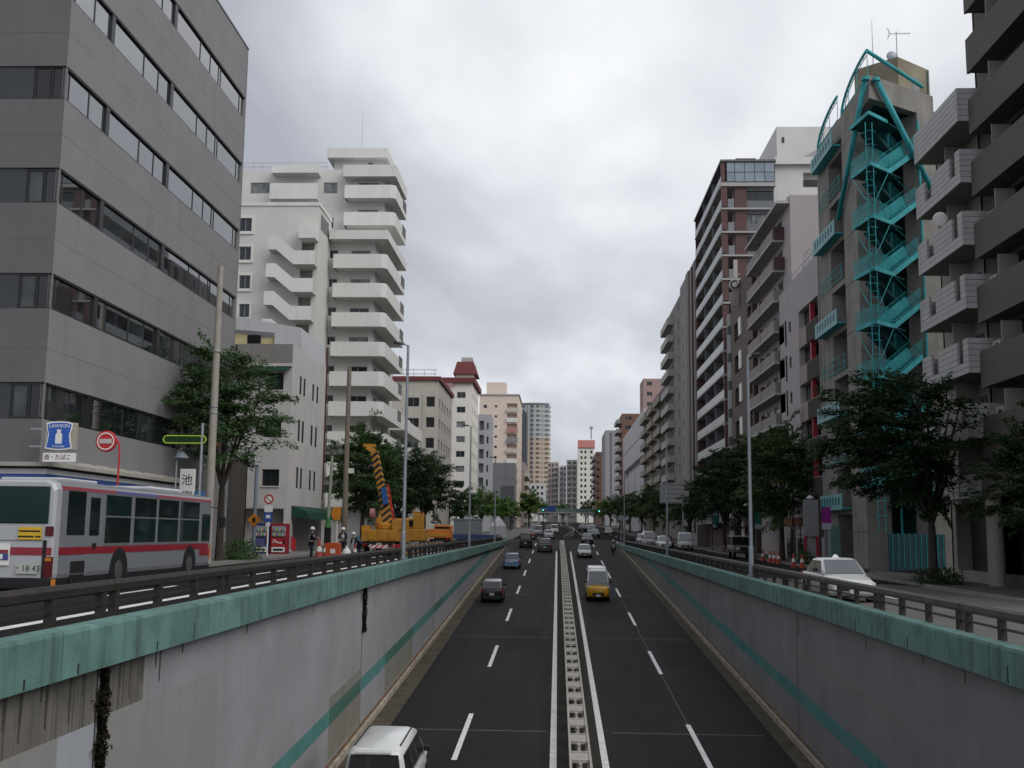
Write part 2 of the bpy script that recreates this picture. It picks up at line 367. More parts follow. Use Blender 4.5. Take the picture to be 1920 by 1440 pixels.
M_STRIPE = mat('teal_stripe', (.085,.22,.215), rough=.8, var=.15, scale=1.2, streak=.3)
M_STRIPED = mat('green_stripe', (.06,.145,.115), rough=.8, var=.12, scale=1.2, streak=.2)
M_RUST = mat('rusty_base', (.14,.085,.05), rough=.95, var=.4, scale=2.5, fine=.3)
M_LEDGE = mat('ledge_concrete', (.34,.30,.24), rough=.9, var=.35, scale=1.8, fine=.2)
M_BARRIER = mat('barrier_concrete', (.37,.35,.31), rough=.9, var=.18, scale=3, streak=.25, rnd=.08)
M_RAILB = mat('brown_guard_rail', (.030,.025,.021), rough=.6, var=.25, scale=2.5, spec=.4)
M_RAILG = mat('weathered_guard_rail', (.062,.056,.048), rough=.6, var=.3, scale=2.0, spec=.4)

YS = [-60, -30, -10, 0]+yrange(5, 140, 27)+yrange(145, 180, 14)
# ground: one sheet on each side of the cutting, closing behind its end and running to the horizon
mbg = MB()
def gz(x, y):
    t = min(max((x+9)/18., 0), 1); return gL(y)*(1-t)+gR(y)*t-.02
ya = YS+[220, 300, 400, 500, 620, 900, 1500, 3000, 5500]
for a, b in zip(ya[:-1], ya[1:]):
    xs = [-4000, -400, -60, wallL, None, wallR, 60, 400, 4000] if a < 176 else [-4000, -400, -60, -9, 9, 60, 400, 4000]
    for p, q in zip(xs[:-1], xs[1:]):
        if p is None or q is None: continue
        f = lambda w, y: w(y) if callable(w) else w
        mbg.quad((f(p,a),a,gz(f(p,a),a)), (f(q,a),a,gz(f(q,a),a)), (f(q,b),b,gz(f(q,b),b)), (f(p,b),b,gz(f(p,b),b)))
struct(mbg.build('ground', M_GROUND, fix=False), 'grey built-up ground on both sides of the sunken road')
struct(strip('underpass_road', lambda y: wallL(y)+.02, lambda y: wallR(y)-.02, roadz, [-60,-20,0]+yrange(12, 146, 34)+yrange(148, 182, 17), M_ROAD, nx=4), 'dark asphalt roadway climbing out of the underpass')
yfar = yrange(178, 240, 12)+[280, 340, 400, 480, 560, 640]
road_far = struct(strip('main_road', lambda y: -13.5+4.0*min(max((y-180)/100., 0), 1), 14.5, roadz, yfar, M_STREET, dz=.03, nx=4), 'wide asphalt avenue beyond the underpass ramp')
ysd = [-60, -20]+yrange(0, 180, 36)
str_l = struct(strip('left_street', -15.0, lambda y: wallL(y)-.75, gL, ysd, M_STREET, dz=.004), 'side street of worn asphalt left of the underpass')
str_r = struct(strip('right_street', lambda y: wallR(y)+.75, 16.2, gR, ysd, M_STREET, dz=.004), 'side street of worn asphalt right of the underpass')
ysw = [-60, -20]+yrange(0, 175, 35)+yfar
pv_l = struct(strip('left_pavement', -18.2, -15.2, gL, ysw, M_PAVE, dz=.13, thick=.2), 'pale concrete pavement along the left buildings')
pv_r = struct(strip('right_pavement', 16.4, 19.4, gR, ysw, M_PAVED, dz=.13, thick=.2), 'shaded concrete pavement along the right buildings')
for nm, xa, zf, par in (('left', -15.2, gL, pv_l), ('right', 16.2, gR, pv_r)):
    for i in range(56):
        a = 14+i*2.5; me = MB().hexa([(xa,a,zf(a)-.05),(xa+.2,a,zf(a)-.05),(xa+.2,a+2.47,zf(a+2.47)-.05),(xa,a+2.47,zf(a+2.47)-.05)], [(xa+.01,a,zf(a)+.145),(xa+.19,a,zf(a)+.145),(xa+.19,a+2.47,zf(a+2.47)+.145),(xa+.01,a+2.47,zf(a+2.47)+.145)])
        me.build('kerbstone', M_KERB, par, fix=False)
# paving joints: slabs across the lit stretch of left pavement
for i in range(26):
    for j in range(3):
        a = 58+i*1.0; x = -18.15+j*.98
        MB().hexa([(x,a,gL(a)+.1),(x+.96,a,gL(a)+.1),(x+.96,a+.98,gL(a)+.1),(x,a+.98,gL(a)+.1)], [(x,a,gL(a)+.142),(x+.96,a,gL(a)+.142),(x+.96,a+.98,gL(a)+.142),(x,a+.98,gL(a)+.142)]).build('paving_slab', M_PAVE, pv_l, fix=False)

# underpass walls
def make_wall(side):
    sgn = -1 if side == 'L' else 1
    wf = wallL if side == 'L' else wallR; gf = gL if side == 'L' else gR
    ct = (lambda y: gL(y)+.35) if side == 'L' else (lambda y: -.20+.0035*y) ; cb = (lambda y: ct(y)-.62)
    root = struct(strip('underpass_wall', lambda y: wf(y)+sgn*.06, lambda y: wf(y)+sgn*.78, lambda y: gf(y)+.06, [-60,-20]+yrange(0, 165, 33), M_SOIL if 0 else M_WALLDIRT, thick=12), ('left' if side == 'L' else 'right')+' retaining wall of the underpass with teal coping and stripe')
    joints = [-30, -8, 15.8]+[38.+23.1*i for i in range(6)]
    if side == 'R': joints = [-30, -8, 14.6]+[37.6+23.1*i for i in range(6)]
    wm = M_WALLP if side == 'L' else M_WALLR
    for a, b in zip(joints[:-1], joints[1:]):
        b2 = b-.05
        if a > 160: continue
        b2 = min(b2, 164)
        n = max(2, int((b2-a)/6)); ys = yrange(a, b2, n); mb = MB()
        for p, q in zip(ys[:-1], ys[1:]):
            x0, x1 = wf(p), wf(q); o = sgn*.1
            mb.hexa([(x0,p,ramp(max(p,0))-1),(x1,q,ramp(max(q,0))-1),(x1+o,q,ramp(max(q,0))-1),(x0+o,p,ramp(max(p,0))-1)], [(x0,p,cb(p)+.1),(x1,q,cb(q)+.1),(x1+o,q,cb(q)+.1),(x0+o,p,cb(p)+.1)])
        mb.build('wall_panel', wm, root)
        if b < 160: MB().hexa([(wf(b)-sgn*.003,b-.055,ramp(b)),(wf(b)-sgn*.003,b+.005,ramp(b)),(wf(b)+sgn*.09,b+.005,ramp(b)),(wf(b)+sgn*.09,b-.055,ramp(b))], [(wf(b)-sgn*.003,b-.055,cb(b)+.05),(wf(b)-sgn*.003,b+.005,cb(b)+.05),(wf(b)+sgn*.09,b+.005,cb(b)+.05),(wf(b)+sgn*.09,b-.055,cb(b)+.05)]).build('joint_filler', M_SOIL, root)
    def sheet(name, a, b, z0, z1, m, off=.004):
        n = max(1, int((b-a)/5)); mb = MB()
        for p, q in zip(yrange(a,b,n)[:-1], yrange(a,b,n)[1:]):
            f = lambda z, y: z(y) if callable(z) else z
            xo0, xo1 = wf(p)-sgn*off, wf(q)-sgn*off
            mb.hexa([(xo0,p,f(z0,p)),(xo1,q,f(z0,q)),(xo1+sgn*off*.9,q,f(z0,q)),(xo0+sgn*off*.9,p,f(z0,p))], [(xo0,p,f(z1,p)),(xo1,q,f(z1,q)),(xo1+sgn*off*.9,q,f(z1,q)),(xo0+sgn*off*.9,p,f(z1,p))])
        return mb.build(name, m, root)
    ab = lambda h: (lambda y: ramp(y)+h)
    if side == 'L':
        sheet('dirty_wall_area', 8, 15.75, -1.05, cb, M_WALLDIRT)
        sheet('repaint_patch', 8, 14.6, lambda y: ramp(y)+.25, -1.05, M_PATCH, .005); sheet('repaint_patch', 14.6, 15.75, ab(.25), -1.05, M_PATCHB, .005)
        sheet('repaint_patch', 15.9, 21.6, ab(.25), -1.02, M_PATCH, .005)
        sheet('dirty_wall_area', 15.9, 17.6, -1.0, cb, M_WALLDIRT)
        sheet('repaint_patch', 32.7, 37.95, ab(.25), ab(2.05), M_PATCHD, .005)
        sheet('repaint_patch', 43.5, 52., ab(.25), ab(1.22), M_PATCHD, .005)
        segs = [(24, 32.7, 0), (32.7, 37.95, 1), (38.1, 43.5, 0), (43.5, 52, 1), (52, 61, 0), (61.2, 66, 1), (66, 84, 0), (84.3, 100, 0), (100, 107, 0), (107.4, 122, 0)]
    else:
        segs = [(20, 37.5, 0), (37.75, 52, 1), (52, 60.6, 0), (60.9, 83.7, 1), (84, 106.8, 0), (107, 118, 0)]
        sheet('repaint_patch', 26, 37.5, ab(2.9), ab(3.0), M_PATCHD, .003)
    for a, b, d in segs: sheet('stripe', a, b, ab(1.26), ab(1.71), M_STRIPED if (d and side == 'L') else M_STRIPE, .009)
    # ledge at the foot and the rusty strip above it
    for a in range(8, 150, 6):
        def lg(n_, h0, h1, xa, xb, m):
            mb = MB(); ya_, yb_ = a, a+5.96
            mb.hexa([(wf(ya_)-sgn*xa,ya_,ramp(ya_)+h0),(wf(ya_)-sgn*xb,ya_,ramp(ya_)+h0),(wf(yb_)-sgn*xb,yb_,ramp(yb_)+h0),(wf(yb_)-sgn*xa,yb_,ramp(yb_)+h0)],
                    [(wf(ya_)-sgn*xa,ya_,ramp(ya_)+h1),(wf(ya_)-sgn*xb,ya_,ramp(ya_)+h1),(wf(yb_)-sgn*xb,yb_,ramp(yb_)+h1),(wf(yb_)-sgn*xa,yb_,ramp(yb_)+h1)]); mb.build(n_, m, root)
        lg('ledge', -.3, .20, .14, .24, M_LEDGE); lg('ledge_back', -.3, .17, .0, .138, M_RUST)
    # coping blocks
    y = 8.
    k = 0
    while y < 163:
        b = y+2.02; o = .24 if k % 11 else .23
        def pr(yy):
            x = wf(yy); t, bo = ct(yy), cb(yy)
            return [(x-sgn*o, bo), (x-sgn*o, t-.05), (x-sgn*(o-.02), t), (x+sgn*.12, t), (x+sgn*.12, bo+.02), (x+sgn*.09, bo)]
        r0, r1 = pr(y), pr(b-.025)
        MB().loft([[(q[0], y, q[1]) for q in r0], [(q[0], b-.025, q[1]) for q in r1]]).build('coping_block', M_TEAL, root)
        if rng.random() < .55:
            # drainage slit with a rust run at the foot of the block
            yy = y+rng.uniform(.4, 1.6); x = wf(yy)-sgn*(o+.004); h = rng.uniform(.12, .3); z = cb(yy)+.02
            MB().hexa([(x,yy-.022,z),(x,yy+.022,z),(x+sgn*.05,yy+.022,z),(x+sgn*.05,yy-.022,z)], [(x,yy-.02,z+h),(x,yy+.02,z+h),(x+sgn*.05,yy+.02,z+h),(x+sgn*.05,yy-.02,z+h)]).build('drain_slit', M_SOIL, root)
        y = b; k += 1
    # dark drips run down from under the coping, longest over the bare concrete
    spots = [(12.3,.62),(12.75,.35),(13.1,.5),(13.5,.7),(14.05,.3),(14.2,.66),(14.9,.7),(15.3,.4),(16.2,.6),(16.6,.45),(17.0,.68),(17.5,.5),(18.1,.35),(18.3,.6),(19.4,.25),(23.5,.3),(30.,.35),(37.6,.5),(45.,.3),(60.8,.6),(61.5,.35),(84.,.4)] if side == 'L' else [(22,.4),(24.5,.3),(29,.5),(37.2,.9),(45,.3),(60.4,.6)]
    for yy, ln in spots:
        w0 = rng.uniform(.025, .055); z1 = cb(yy)+.02; x = wf(yy)-sgn*.011; x2 = wf(yy)-sgn*.006
        pts = [(-w0, 0), (-w0*.85, -ln*.5), (-w0*.7, -ln*.97), (w0*.1, -ln), (w0*.45, -ln*.6), (w0, 0)]
        MB().add([(x, yy+a, z1+c) for a, c in pts]+[(x2, yy+a, z1+c) for a, c in pts], [tuple(range(6)), tuple(range(11,5,-1))]+[(i,(i+1)%6,6+(i+1)%6,6+i) for i in range(6)]).build('drip_stain', M_DRIP, root)
    # gutter sheet on the roadway
    g = strip('gutter', lambda y: wf(y)-sgn*.22, lambda y: wf(y)-sgn*(.95 if side == 'L' else .75), roadz, [-10]+yrange(8, 150, 40), M_GUTTER, dz=.006); struct(g, ('left' if side == 'L' else 'right')+' dirt-stained gutter along the wall foot')
    return root
wl_o = make_wall('L'); wr_o = make_wall('R')

# bridge deck that carries the camera across the cutting
deck = struct(MB().box(-30, 30, -14, 2.2, -1.1, -.02).build('bridge_deck', M_PAVE), 'road bridge across the underpass')
par = struct(MB().box(-7.5, 8.6, 1.75, 2.05, -.02, .85).build('bridge_parapet', M_BARRIER), 'low concrete parapet of the road bridge')

# lane markings
def marking(x, a, b, w, zf, parent, name='lane_dash', m=None, dz=.006):
    n = max(1, int((b-a)/4)); mb = MB()
    f = lambda v, y: v(y) if callable(v) else v
    for p, q in zip(yrange(a,b,n)[:-1], yrange(a,b,n)[1:]):
        mb.quad((f(x,p)-w/2,p,zf(p)+dz),(f(x,p)+w/2,p,zf(p)+dz),(f(x,q)+w/2,q,zf(q)+dz),(f(x,q)-w/2,q,zf(q)+dz))
    return mb.build(name, m or M_ASPH_WHITE, parent, fix=False)
ur = bpy.data.objects['underpass_road']
for i in range(-1, 8): marking(-3.1, 34.2+17.2*i, 41.0+17.2*i, .17, roadz, ur)
for i in range(-1, 8): marking(lambda y: 4.45+.0045*y, 33.0+17.2*i, 39.8+17.2*i, .17, roadz, ur)
marking(lambda y: 4.45+.0045*y, 8, 84, .035, roadz, ur, 'lane_seam', mat('seam_grey', (.10,.10,.10), var=.3, scale=3), .0045)
marking(-.085, 2, 142, .21, roadz, ur, 'edge_line'); marking(lambda y: 1.42+.002*y, 2, 142, .21, roadz, ur, 'edge_line')
M_JOINT = mat('joint_sealant', (.085,.09,.09), rough=.7, var=.5, scale=3)
for y in (15.2, 38.3, 61.5, 85.3, 108.8, 131):
    for xa, xb in ((wallL(y)+1.3, -.3), (1.9, wallR(y)-1.)): MB().quad((xa,y-.05,roadz(y-.05)+.004),(xb,y-.05,roadz(y-.05)+.004),(xb,y+.05,roadz(y+.05)+.004),(xa,y+.05,roadz(y+.05)+.004)).build('joint_strip', M_JOINT, ur, fix=False)
M_REPAIR = mat('asphalt_repair', (.021,.021,.0215), rough=.85, var=.18, scale=2, fine=.25, spec=.12); M_REPAIRD = mat('asphalt_repair_dark', (.011,.011,.0115), rough=.8, var=.2, scale=2, fine=.25, spec=.14)
for xa, xb, ya_, yb_, m in ((-5.9,-3.4,43,47.5,M_REPAIR),(-2.6,-.9,57,66,M_REPAIRD),(2.0,3.9,44,49,M_REPAIR),(5.2,7.2,52,60,M_REPAIRD),(-5.6,-4.2,66,73,M_REPAIR),(2.2,4.2,70,76,M_REPAIRD)):
    ns_ = int((yb_-ya_)/1.0); jx = [rng.uniform(-.05,.05) for _ in range(ns_+1)]; yy_ = yrange(ya_, yb_, ns_); mb = MB()
    for i in range(ns_): mb.quad((xa+jx[i],yy_[i],roadz(yy_[i])+.0025),(xb-jx[i],yy_[i],roadz(yy_[i])+.0025),(xb-jx[i+1],yy_[i+1],roadz(yy_[i+1])+.0025),(xa+jx[i+1],yy_[i+1],roadz(yy_[i+1])+.0025))
    mb.build('asphalt_patch', m, ur, fix=False)
for x in (-9.9, -3.2, 4.8, 10.8):
    for i in range(18):
        a = 182+i*17
        marking(x, a, a+6.5, .17, roadz, road_far, dz=.036)
marking(-9.1, 8, 165, .26, gL, str_l, 'edge_line', dz=.010); marking(lambda y: wallR(y)+1.15, 8, 165, .16, gR, str_r, 'edge_line', dz=.010)
for i in range(12): marking(-11.0, 14+i*12.5, 19+i*12.5, .15, gL, str_l, dz=.010); marking(12.4, 14+i*12.5, 19+i*12.5, .15, gR, str_r, dz=.010)

# median: soil strip, ladder-like concrete barrier
struct(strip('median_strip', .06, lambda y: 1.28+.002*y, roadz, [-10]+yrange(4, 146, 40), M_SOIL, dz=.03), 'narrow dark planting strip between the two carriageways')
bar = thing('median_barrier', 'pale concrete ladder-shaped barrier along the centre of the underpass road', 'barrier', (0.68, 12, roadz(12)))
SEG = 2.24
def seg_mesh():
    mb = MB(); s = RS
    def bx(x0,x1,y0,y1,z0,z1):
        mb.hexa([(x0,y0,z0+s*y0),(x1,y0,z0+s*y0),(x1,y1,z0+s*y1),(x0,y1,z0+s*y1)], [(x0,y0,z1+s*y0),(x1,y0,z1+s*y0),(x1,y1,z1+s*y1),(x0,y1,z1+s*y1)])
    bx(-.31,-.245,0,SEG-.02,.55,.80); bx(.245,.31,0,SEG-.02,.55,.80)
    bx(-.243,.243,0,.10,.50,.79); bx(-.243,.243,1.42,SEG-.03,.68,.765)
    for yy in (.55, 1.25): mb.tube((0,yy,.0+s*yy),(0,yy,.70+s*yy),.075,.05,8)
    mb.beam((0,.35,.12+s*.35),(0,1.4,.69+s*1.4),.07,.06)
    bx(-.29,-.22,.0,.09,-.02,.55); bx(.22,.29,.0,.09,-.02,.55)
    return mb.mesh('barrier_frame')
sm = seg_mesh()
for i in range(57):
    y = i*SEG; link('barrier_frame', sm, M_BARRIER, bar, (0, y, roadz(12+y)-roadz(12)))
nose = [(0.68,139.6),(0.7,150),(0.75,160)]
tag(MB().loft([[(x-w,y,roadz(y)),(x+w,y,roadz(y)),(x+w*.6,y,roadz(y)+h),(x-w*.6,y,roadz(y)+h)] for x,y,w,h in ((.68,140,.3,.8),(.68,150,.4,.7),(.72,164,.45,.35))]).build('median_nose', M_BARRIER), 'tapered concrete nose at the end of the ladder-shaped median barrier', 'barrier')
mr_ = thing('median_guard_rail', 'pale steel guard rail bending along the middle of the far avenue', 'guard rail', (1.0, 166, roadz(166)))
mp_ = [(1.0,166),(2.2,190),(3.3,220),(3.9,255),(3.0,300),(1.5,350),(.8,420)]
mb = MB()
for a, b in zip(mp_[:-1], mp_[1:]): mb.beam((a[0]-1.0,a[1]-166,roadz(a[1])-roadz(166)+.75),(b[0]-1.0,b[1]-166,roadz(b[1])-roadz(166)+.75),.12,.35)
mb.build('rail', M_BARRIER, mr_)
for i in range(40):
    y = 168+i*6; j = max(k for k in range(len(mp_)-1) if mp_[k][1] <= y); a, b = mp_[j], mp_[j+1]; t = (y-a[1])/(b[1]-a[1]); x = a[0]+(b[0]-a[0])*t
    link('post', cached('mgp', lambda: MB().box(-.05,.05,-.05,.05,0,.7).mesh('post')), M_BARRIER, mr_, (x-1, y-166, roadz(y)-roadz(166)))

# guard rails along the street edges
def guard(side):
    sgn = -1 if side == 'L' else 1; wf = wallL if side == 'L' else wallR; gf = gL if side == 'L' else gR
    X = lambda y: wf(y)+sgn*.42; gf = gL if side == 'L' else (lambda y: -.55+.0035*y)
    root = thing('guard_rail', ('brown steel guard rail on the left coping beside the bus street' if side == 'L' else 'weathered brown guard rail on the right coping beside the taxi'), 'guard rail', (X(12), 12, gf(12)))
    B = root.location; m = M_RAILB if side == 'L' else M_RAILG
    L_ = lambda x, y, z: (x-B.x, y-B.y, z-B.z)
    pm = cached('gpost', lambda: MB().box(-.06,.06,-.075,.075,0,.55).mesh('post'))
    y = 11.; k = 0
    while y < 150:
        e = y+6.1
        prof = [(-.07,.68),(-.085,.74),(-.07,.83),(-.02,.865),(.05,.865),(.085,.80),(.07,.70),(.02,.67)]
        MB().loft([[L_(X(q)+a, q, gf(q)+b) for a, b in prof] for q in (y, e-.03)]).build('rail_beam', m, root, smooth=False)
        MB().beam(L_(X(y)+sgn*.02, y, gf(y)+.50), L_(X(e)+sgn*.02, e-.03, gf(e)+.50), .05, .045).build('lower_rail', m, root)
        for d in (0.15, 2.1, 4.05, 5.75):
            link('post', pm, m, root, L_(X(y+d), y+d, gf(y+d)+.28))
        y = e; k += 1
guard('L'); guard('R')
# ================================================================== buildings, left side
class Bld:
    """box building with an open (window) facade to the camera and one to the street"""
    def __init__(s, name, label, x0, x1, y0, y1, zb, zt, wm, street, cat='building', wm2=None, inset=1.7, rm=None, roofz=None):
        s.x0, s.x1, s.y0, s.y1, s.zb, s.zt, s.wm, s.street, s.inset = x0, x1, y0, y1, zb, zt, wm, street, inset
        s.root = thing(name, label, cat, ((x0+x1)/2, (y0+y1)/2, zb)); s.rm = rm or M_ROOF
        s.cam = Fac(s.root, (x0, y0, 0), x1-x0, zb, zt, 'cam', wm)
        s.cam.o.z = -zb*0; s.cam.o = Vector((x0, y0, 0))-s.root.location; s.cam.M = Matrix.Translation(s.cam.o)
        if street == 'px': s.st = Fac(s.root, (x1, y0, 0), y1-y0, zb, zt, 'px', wm2 or wm)
        else: s.st = Fac(s.root, (x0, y1, 0), y1-y0, zb, zt, 'nx', wm2 or wm)
    def uS(s, Y): return Y-s.y0 if s.street == 'px' else s.y1-Y      # street facade coordinate of a world Y
    def uC(s, X): return X-s.x0
    def finish(s, parapet=.0):
        L = s.root.location; i = s.inset
        s.cam.wall('wall'); s.st.wall('wall')
        xa, xb = (s.x0, s.x1-i) if s.street == 'px' else (s.x0+i, s.x1)
        MB().box(xa-L.x, xb-L.x, s.y0+i-L.y, s.y1-L.y, -3, s.zt-.35-L.z).build('core', s.wm, s.root)
        MB().box(s.x0+.02-L.x, s.x1-.02-L.x, s.y0+.02-L.y, s.y1-.25-L.y, s.zt-.3-L.z, s.zt-.01-L.z).build('roof', s.rm, s.root)
        # plain side walls closing the shell
        mb = MB()
        mb.box(s.x0-L.x, s.x1-L.x, s.y1-.2-L.y, s.y1+.003-L.y, -3, s.zt-.31-L.z)
        xo = s.x0 if s.street == 'px' else s.x1-.2
        mb.box(xo-L.x-.003, xo+.203-L.x, s.y0+.02-L.y, s.y1-.21-L.y, -3, s.zt-.31-L.z)
        mb.build('side_wall', s.wm, s.root)
        return s.root
    def lbox(s, name, x0, x1, y0, y1, z0, z1, m, parent=None, bevel=0):
        L = s.root.location
        o = MB().box(x0-L.x, x1-L.x, y0-L.y, y1-L.y, z0-L.z, z1-L.z).build(name, m, s.root, bevel=bevel)
        return o
    def lmb(s, name, mb, m):      # mesh given in world coordinates
        L = s.root.location; mb.v = [(v[0]-L.x, v[1]-L.y, v[2]-L.z) for v in mb.v]
        return mb.build(name, m, s.root)
M_ROOF = mat('roof_grey', (.16,.16,.16), rough=.95, var=.15)
def building_base(x, y, left=True): return (gL(y) if left else gR(y))

# ---- grey office building with ribbon windows and the shop on its ground floor
M_GREYP = mat('grey_precast_panel', (.232,.229,.232), rough=.7, var=.07, scale=.5, streak=.18, fine=.05)
M_GREYN = mat('dark_grey_precast', (.135,.129,.129), rough=.75, var=.08, scale=.5, streak=.15, fine=.05)
M_SLATE = mat('slate_blue_panel', (.042,.046,.056), rough=.5, var=.1, scale=.8, spec=.4)
M_SILLBLACK = mat('black_trim_and_shade', (.016,.017,.019), rough=.4, spec=.5)  # window band trim; also the shade-dark sheets inside openings
Xg, Yg0, Yg1 = -18.0, 37.1, 59.0
g = Bld('office_building', 'grey office block with long ribbon windows and a convenience shop below', -40, Xg, Yg0, Yg1, 0.0, 29.15, M_GREYP, 'px', inset=1.0)
g.cam.m = M_GREYN
bands = [(5.45, 6.75), (9.38, 10.67), (13.25, 14.56), (17.15, 18.42), (21.0, 22.3), (24.9, 26.2)]
mull = [37.17, 37.6, 39.3, 40.75, 41.07, 44.35, 46.05, 47.45, 47.8, 51.33, 52.9, 54.27, 54.64, 58.05, 58.95]
L0 = g.root.location
for bi, (za, zb_) in enumerate(bands):
    g.st.holes.append((.06, Yg1-Yg0-.05, za, zb_, .16))
    # dark frame rails and the panes between the mullions
    g.st.box('band_frame', .06, Yg1-Yg0-.05, -.15, -.03, za, za+.07, M_SILLBLACK); g.st.box('band_frame', .06, Yg1-Yg0-.05, -.15, -.02, zb_-.07, zb_, M_SILLBLACK)
    for a, b in zip(mull[:-1], mull[1:]):
        pillar = b-a < .36 and a > 38
        u0, u1 = a-Yg0, b-Yg0
        if pillar: g.st.box('pier', u0, u1, -.155, -.025, za+.07, zb_-.07, M_SILLBLACK); continue
        pa = link('window', cached(('gp', round(b-a,3)), lambda: MB().box(.03, b-a-.03, -.01, 0, .07, zb_-za-.07).mesh('pane', False)), G_OFFICE, g.root, g.st.P(u0, .13, za), g.st.rot)
        f = link('window_frame', cached(('gf', round(b-a,3)), lambda: MB().box(-.03,.03,-.035,-.0,.07,zb_-za-.07).mesh('frame', False)), M_DARKFRAME); f.parent = pa
    # gable side: corner window of two panes, slate panel, next window
    W = Xg-(-40); u = lambda x: x+40
    g.cam.holes.append((u(-23.8), u(-18.02), za, zb_, .16))
    for xa, xb in ((-19.2, -18.6), (-18.58, -18.03), (-22.4, -21.75), (-21.7, -21.1)):
        pa = link('window', cached(('gc', round(xb-xa,3)), lambda: MB().box(.06, xb-xa-.04, -.01, 0, .09, zb_-za-.09).mesh('pane', False)), G_DARK, g.root, g.cam.P(u(xa), .13, za))
        f = link('window_frame', cached(('gcf', round(xb-xa,3)), lambda: MB().box(0,.06,-.05,0,0,zb_-za).box(xb-xa-.04,xb-xa,-.05,0,0,zb_-za).box(.06,xb-xa-.04,-.05,0,0,.09).box(.06,xb-xa-.04,-.05,0,zb_-za-.09,zb_-za).mesh('frame', False)), M_SILLBLACK); f.parent = pa
    g.cam.box('slate_panel', u(-21.08), u(-19.22), -.155, -.06, za, zb_, M_SLATE); g.cam.box('slate_panel', u(-23.8), u(-22.42), -.155, -.06, za, zb_, M_SLATE)
# panel joints: thin shadow gaps
for zj in (7.95, 11.9, 15.8, 19.7, 23.6, 27.6):
    g.st.holes.append((0.0, Yg1-Yg0, zj, zj+.010, .008)); g.cam.holes.append((0.0, 22., zj, zj+.010, .006))
# shop front
SHOPBLUE = mat('shop_fascia_blue', (.022,.075,.30), rough=.35, spec=.5, var=.05)
SHOPWHITE = mat('shop_fascia_white', (.55,.56,.58), rough=.4, var=.05)
M_CANOPY = mat('canopy_stone', (.36,.34,.30), rough=.85, var=.15, streak=.3)
g.lbox('shop_fascia_blue', -28, -17.62, 36.9, 51.8, 3.30, 3.52, SHOPBLUE); g.lbox('shop_fascia', -28.02, -17.60, 36.88, 51.82, 3.525, 3.70, SHOPWHITE); g.lbox('shop_fascia_white', -28.01, -17.61, 36.89, 51.81, 3.12, 3.297, SHOPWHITE)
g.lbox('canopy', -30, -17.35, 36.6, 53.2, 3.78, 3.92, M_CANOPY)
for k in range(9):
    y = 38.4+k*1.65
    g.lmb('canopy_ridge', MB().hexa([(-18.05,y,3.92),(-17.4,y,3.92),(-17.4,y+1.2,3.92),(-18.05,y+1.2,3.92)], [(-18.05,y+.1,4.12),(-18.0,y+.1,4.12),(-18.0,y+1.1,4.12),(-18.05,y+1.1,4.12)]), M_CANOPY)
for k in range(6):
    y = 38+k*2.2; g.st.window(y-Yg0, y-Yg0+2.1, .35, 3.0, G_WIN, M_ALU, depth=.3, split=2)
for k in range(3): g.cam.window(40-21.5-k*2.3, 40-19.4-k*2.3, .35, 3.0, G_WIN, M_ALU, depth=.3, split=2)
g.finish()
# rim strip on the roof edge
g.lbox('roof_trim', -40, Xg+.03, Yg0-.03, Yg0+.25, 29.15, 29.25, M_SILLBLACK); g.lbox('roof_trim', Xg-.25, Xg+.03, Yg0+.26, Yg1+.03, 29.15, 29.25, M_SILLBLACK)

# projecting shop sign: emblem board and a strip below
sg = thing('shop_sign', 'blue and white convenience shop sign with a milk can emblem on the grey office corner', 'sign', (-16.95, 36.35, 3.9))
def poly_board(pts, th): return MB().prism(pts, 'y', -th/2, th/2)
def sgP(px, py): p = onY(px, py, 36.35); return (p[0]+16.95, p[2]-3.9)
MB().box(-.50, .56, -.10, .10, .40, 1.34).build('sign_case', mat('cream_case', (.33,.31,.26), var=.06), sg, bevel=.02)
bl = [(-.46,1.32),(-.30,1.37),(0,1.39),(.30,1.37),(.46,1.32),(.43,1.12),(.38,.95),(.41,.70),(.47,.46),(.28,.42),(0,.40),(-.28,.42),(-.47,.46),(-.41,.70),(-.38,.95),(-.43,1.12)]
MB().prism([(x*1.0,z) for x, z in bl], 'y', -.125, -.101).build('emblem_border', M_WHITE, sg)
MB().prism([(x*.90, .895+(z-.895)*.90) for x, z in bl], 'y', -.135, -.126).build('emblem_field', mat('emblem_blue', (.03,.10,.42), rough=.35), sg)
can = [(-.10,.62),(.10,.62),(.115,.66),(.115,.92),(.06,1.0),(.06,1.06),(.085,1.08),(.085,1.10),(-.085,1.10),(-.085,1.08),(-.06,1.06),(-.06,1.0),(-.115,.92),(-.115,.66)]
MB().prism(can, 'y', -.143, -.136).build('milk_can', M_WHITE, sg)
text('LAWSON', .17, M_WHITE, sg, (0, -.139, 1.22), FACE_CAM, depth=.003)
text('STATION', .10, M_WHITE, sg, (0, -.139, .52), FACE_CAM, depth=.003)
MB().box(-.54, .56, -.08, .08, 0.0, .31).build('lower_board', M_WHITE, sg, bevel=.01)
text('酒・たばこ', .19, mat('sign_maroon', (.16,.015,.03)), sg, (-.02, -.086, .155), FACE_CAM, depth=.003)
MB().box(-1.05, -.6, -.03, .03, .5, .56).box(-1.05, -.6, -.03, .03, 1.1, 1.16).build('bracket', M_STEEL, sg)

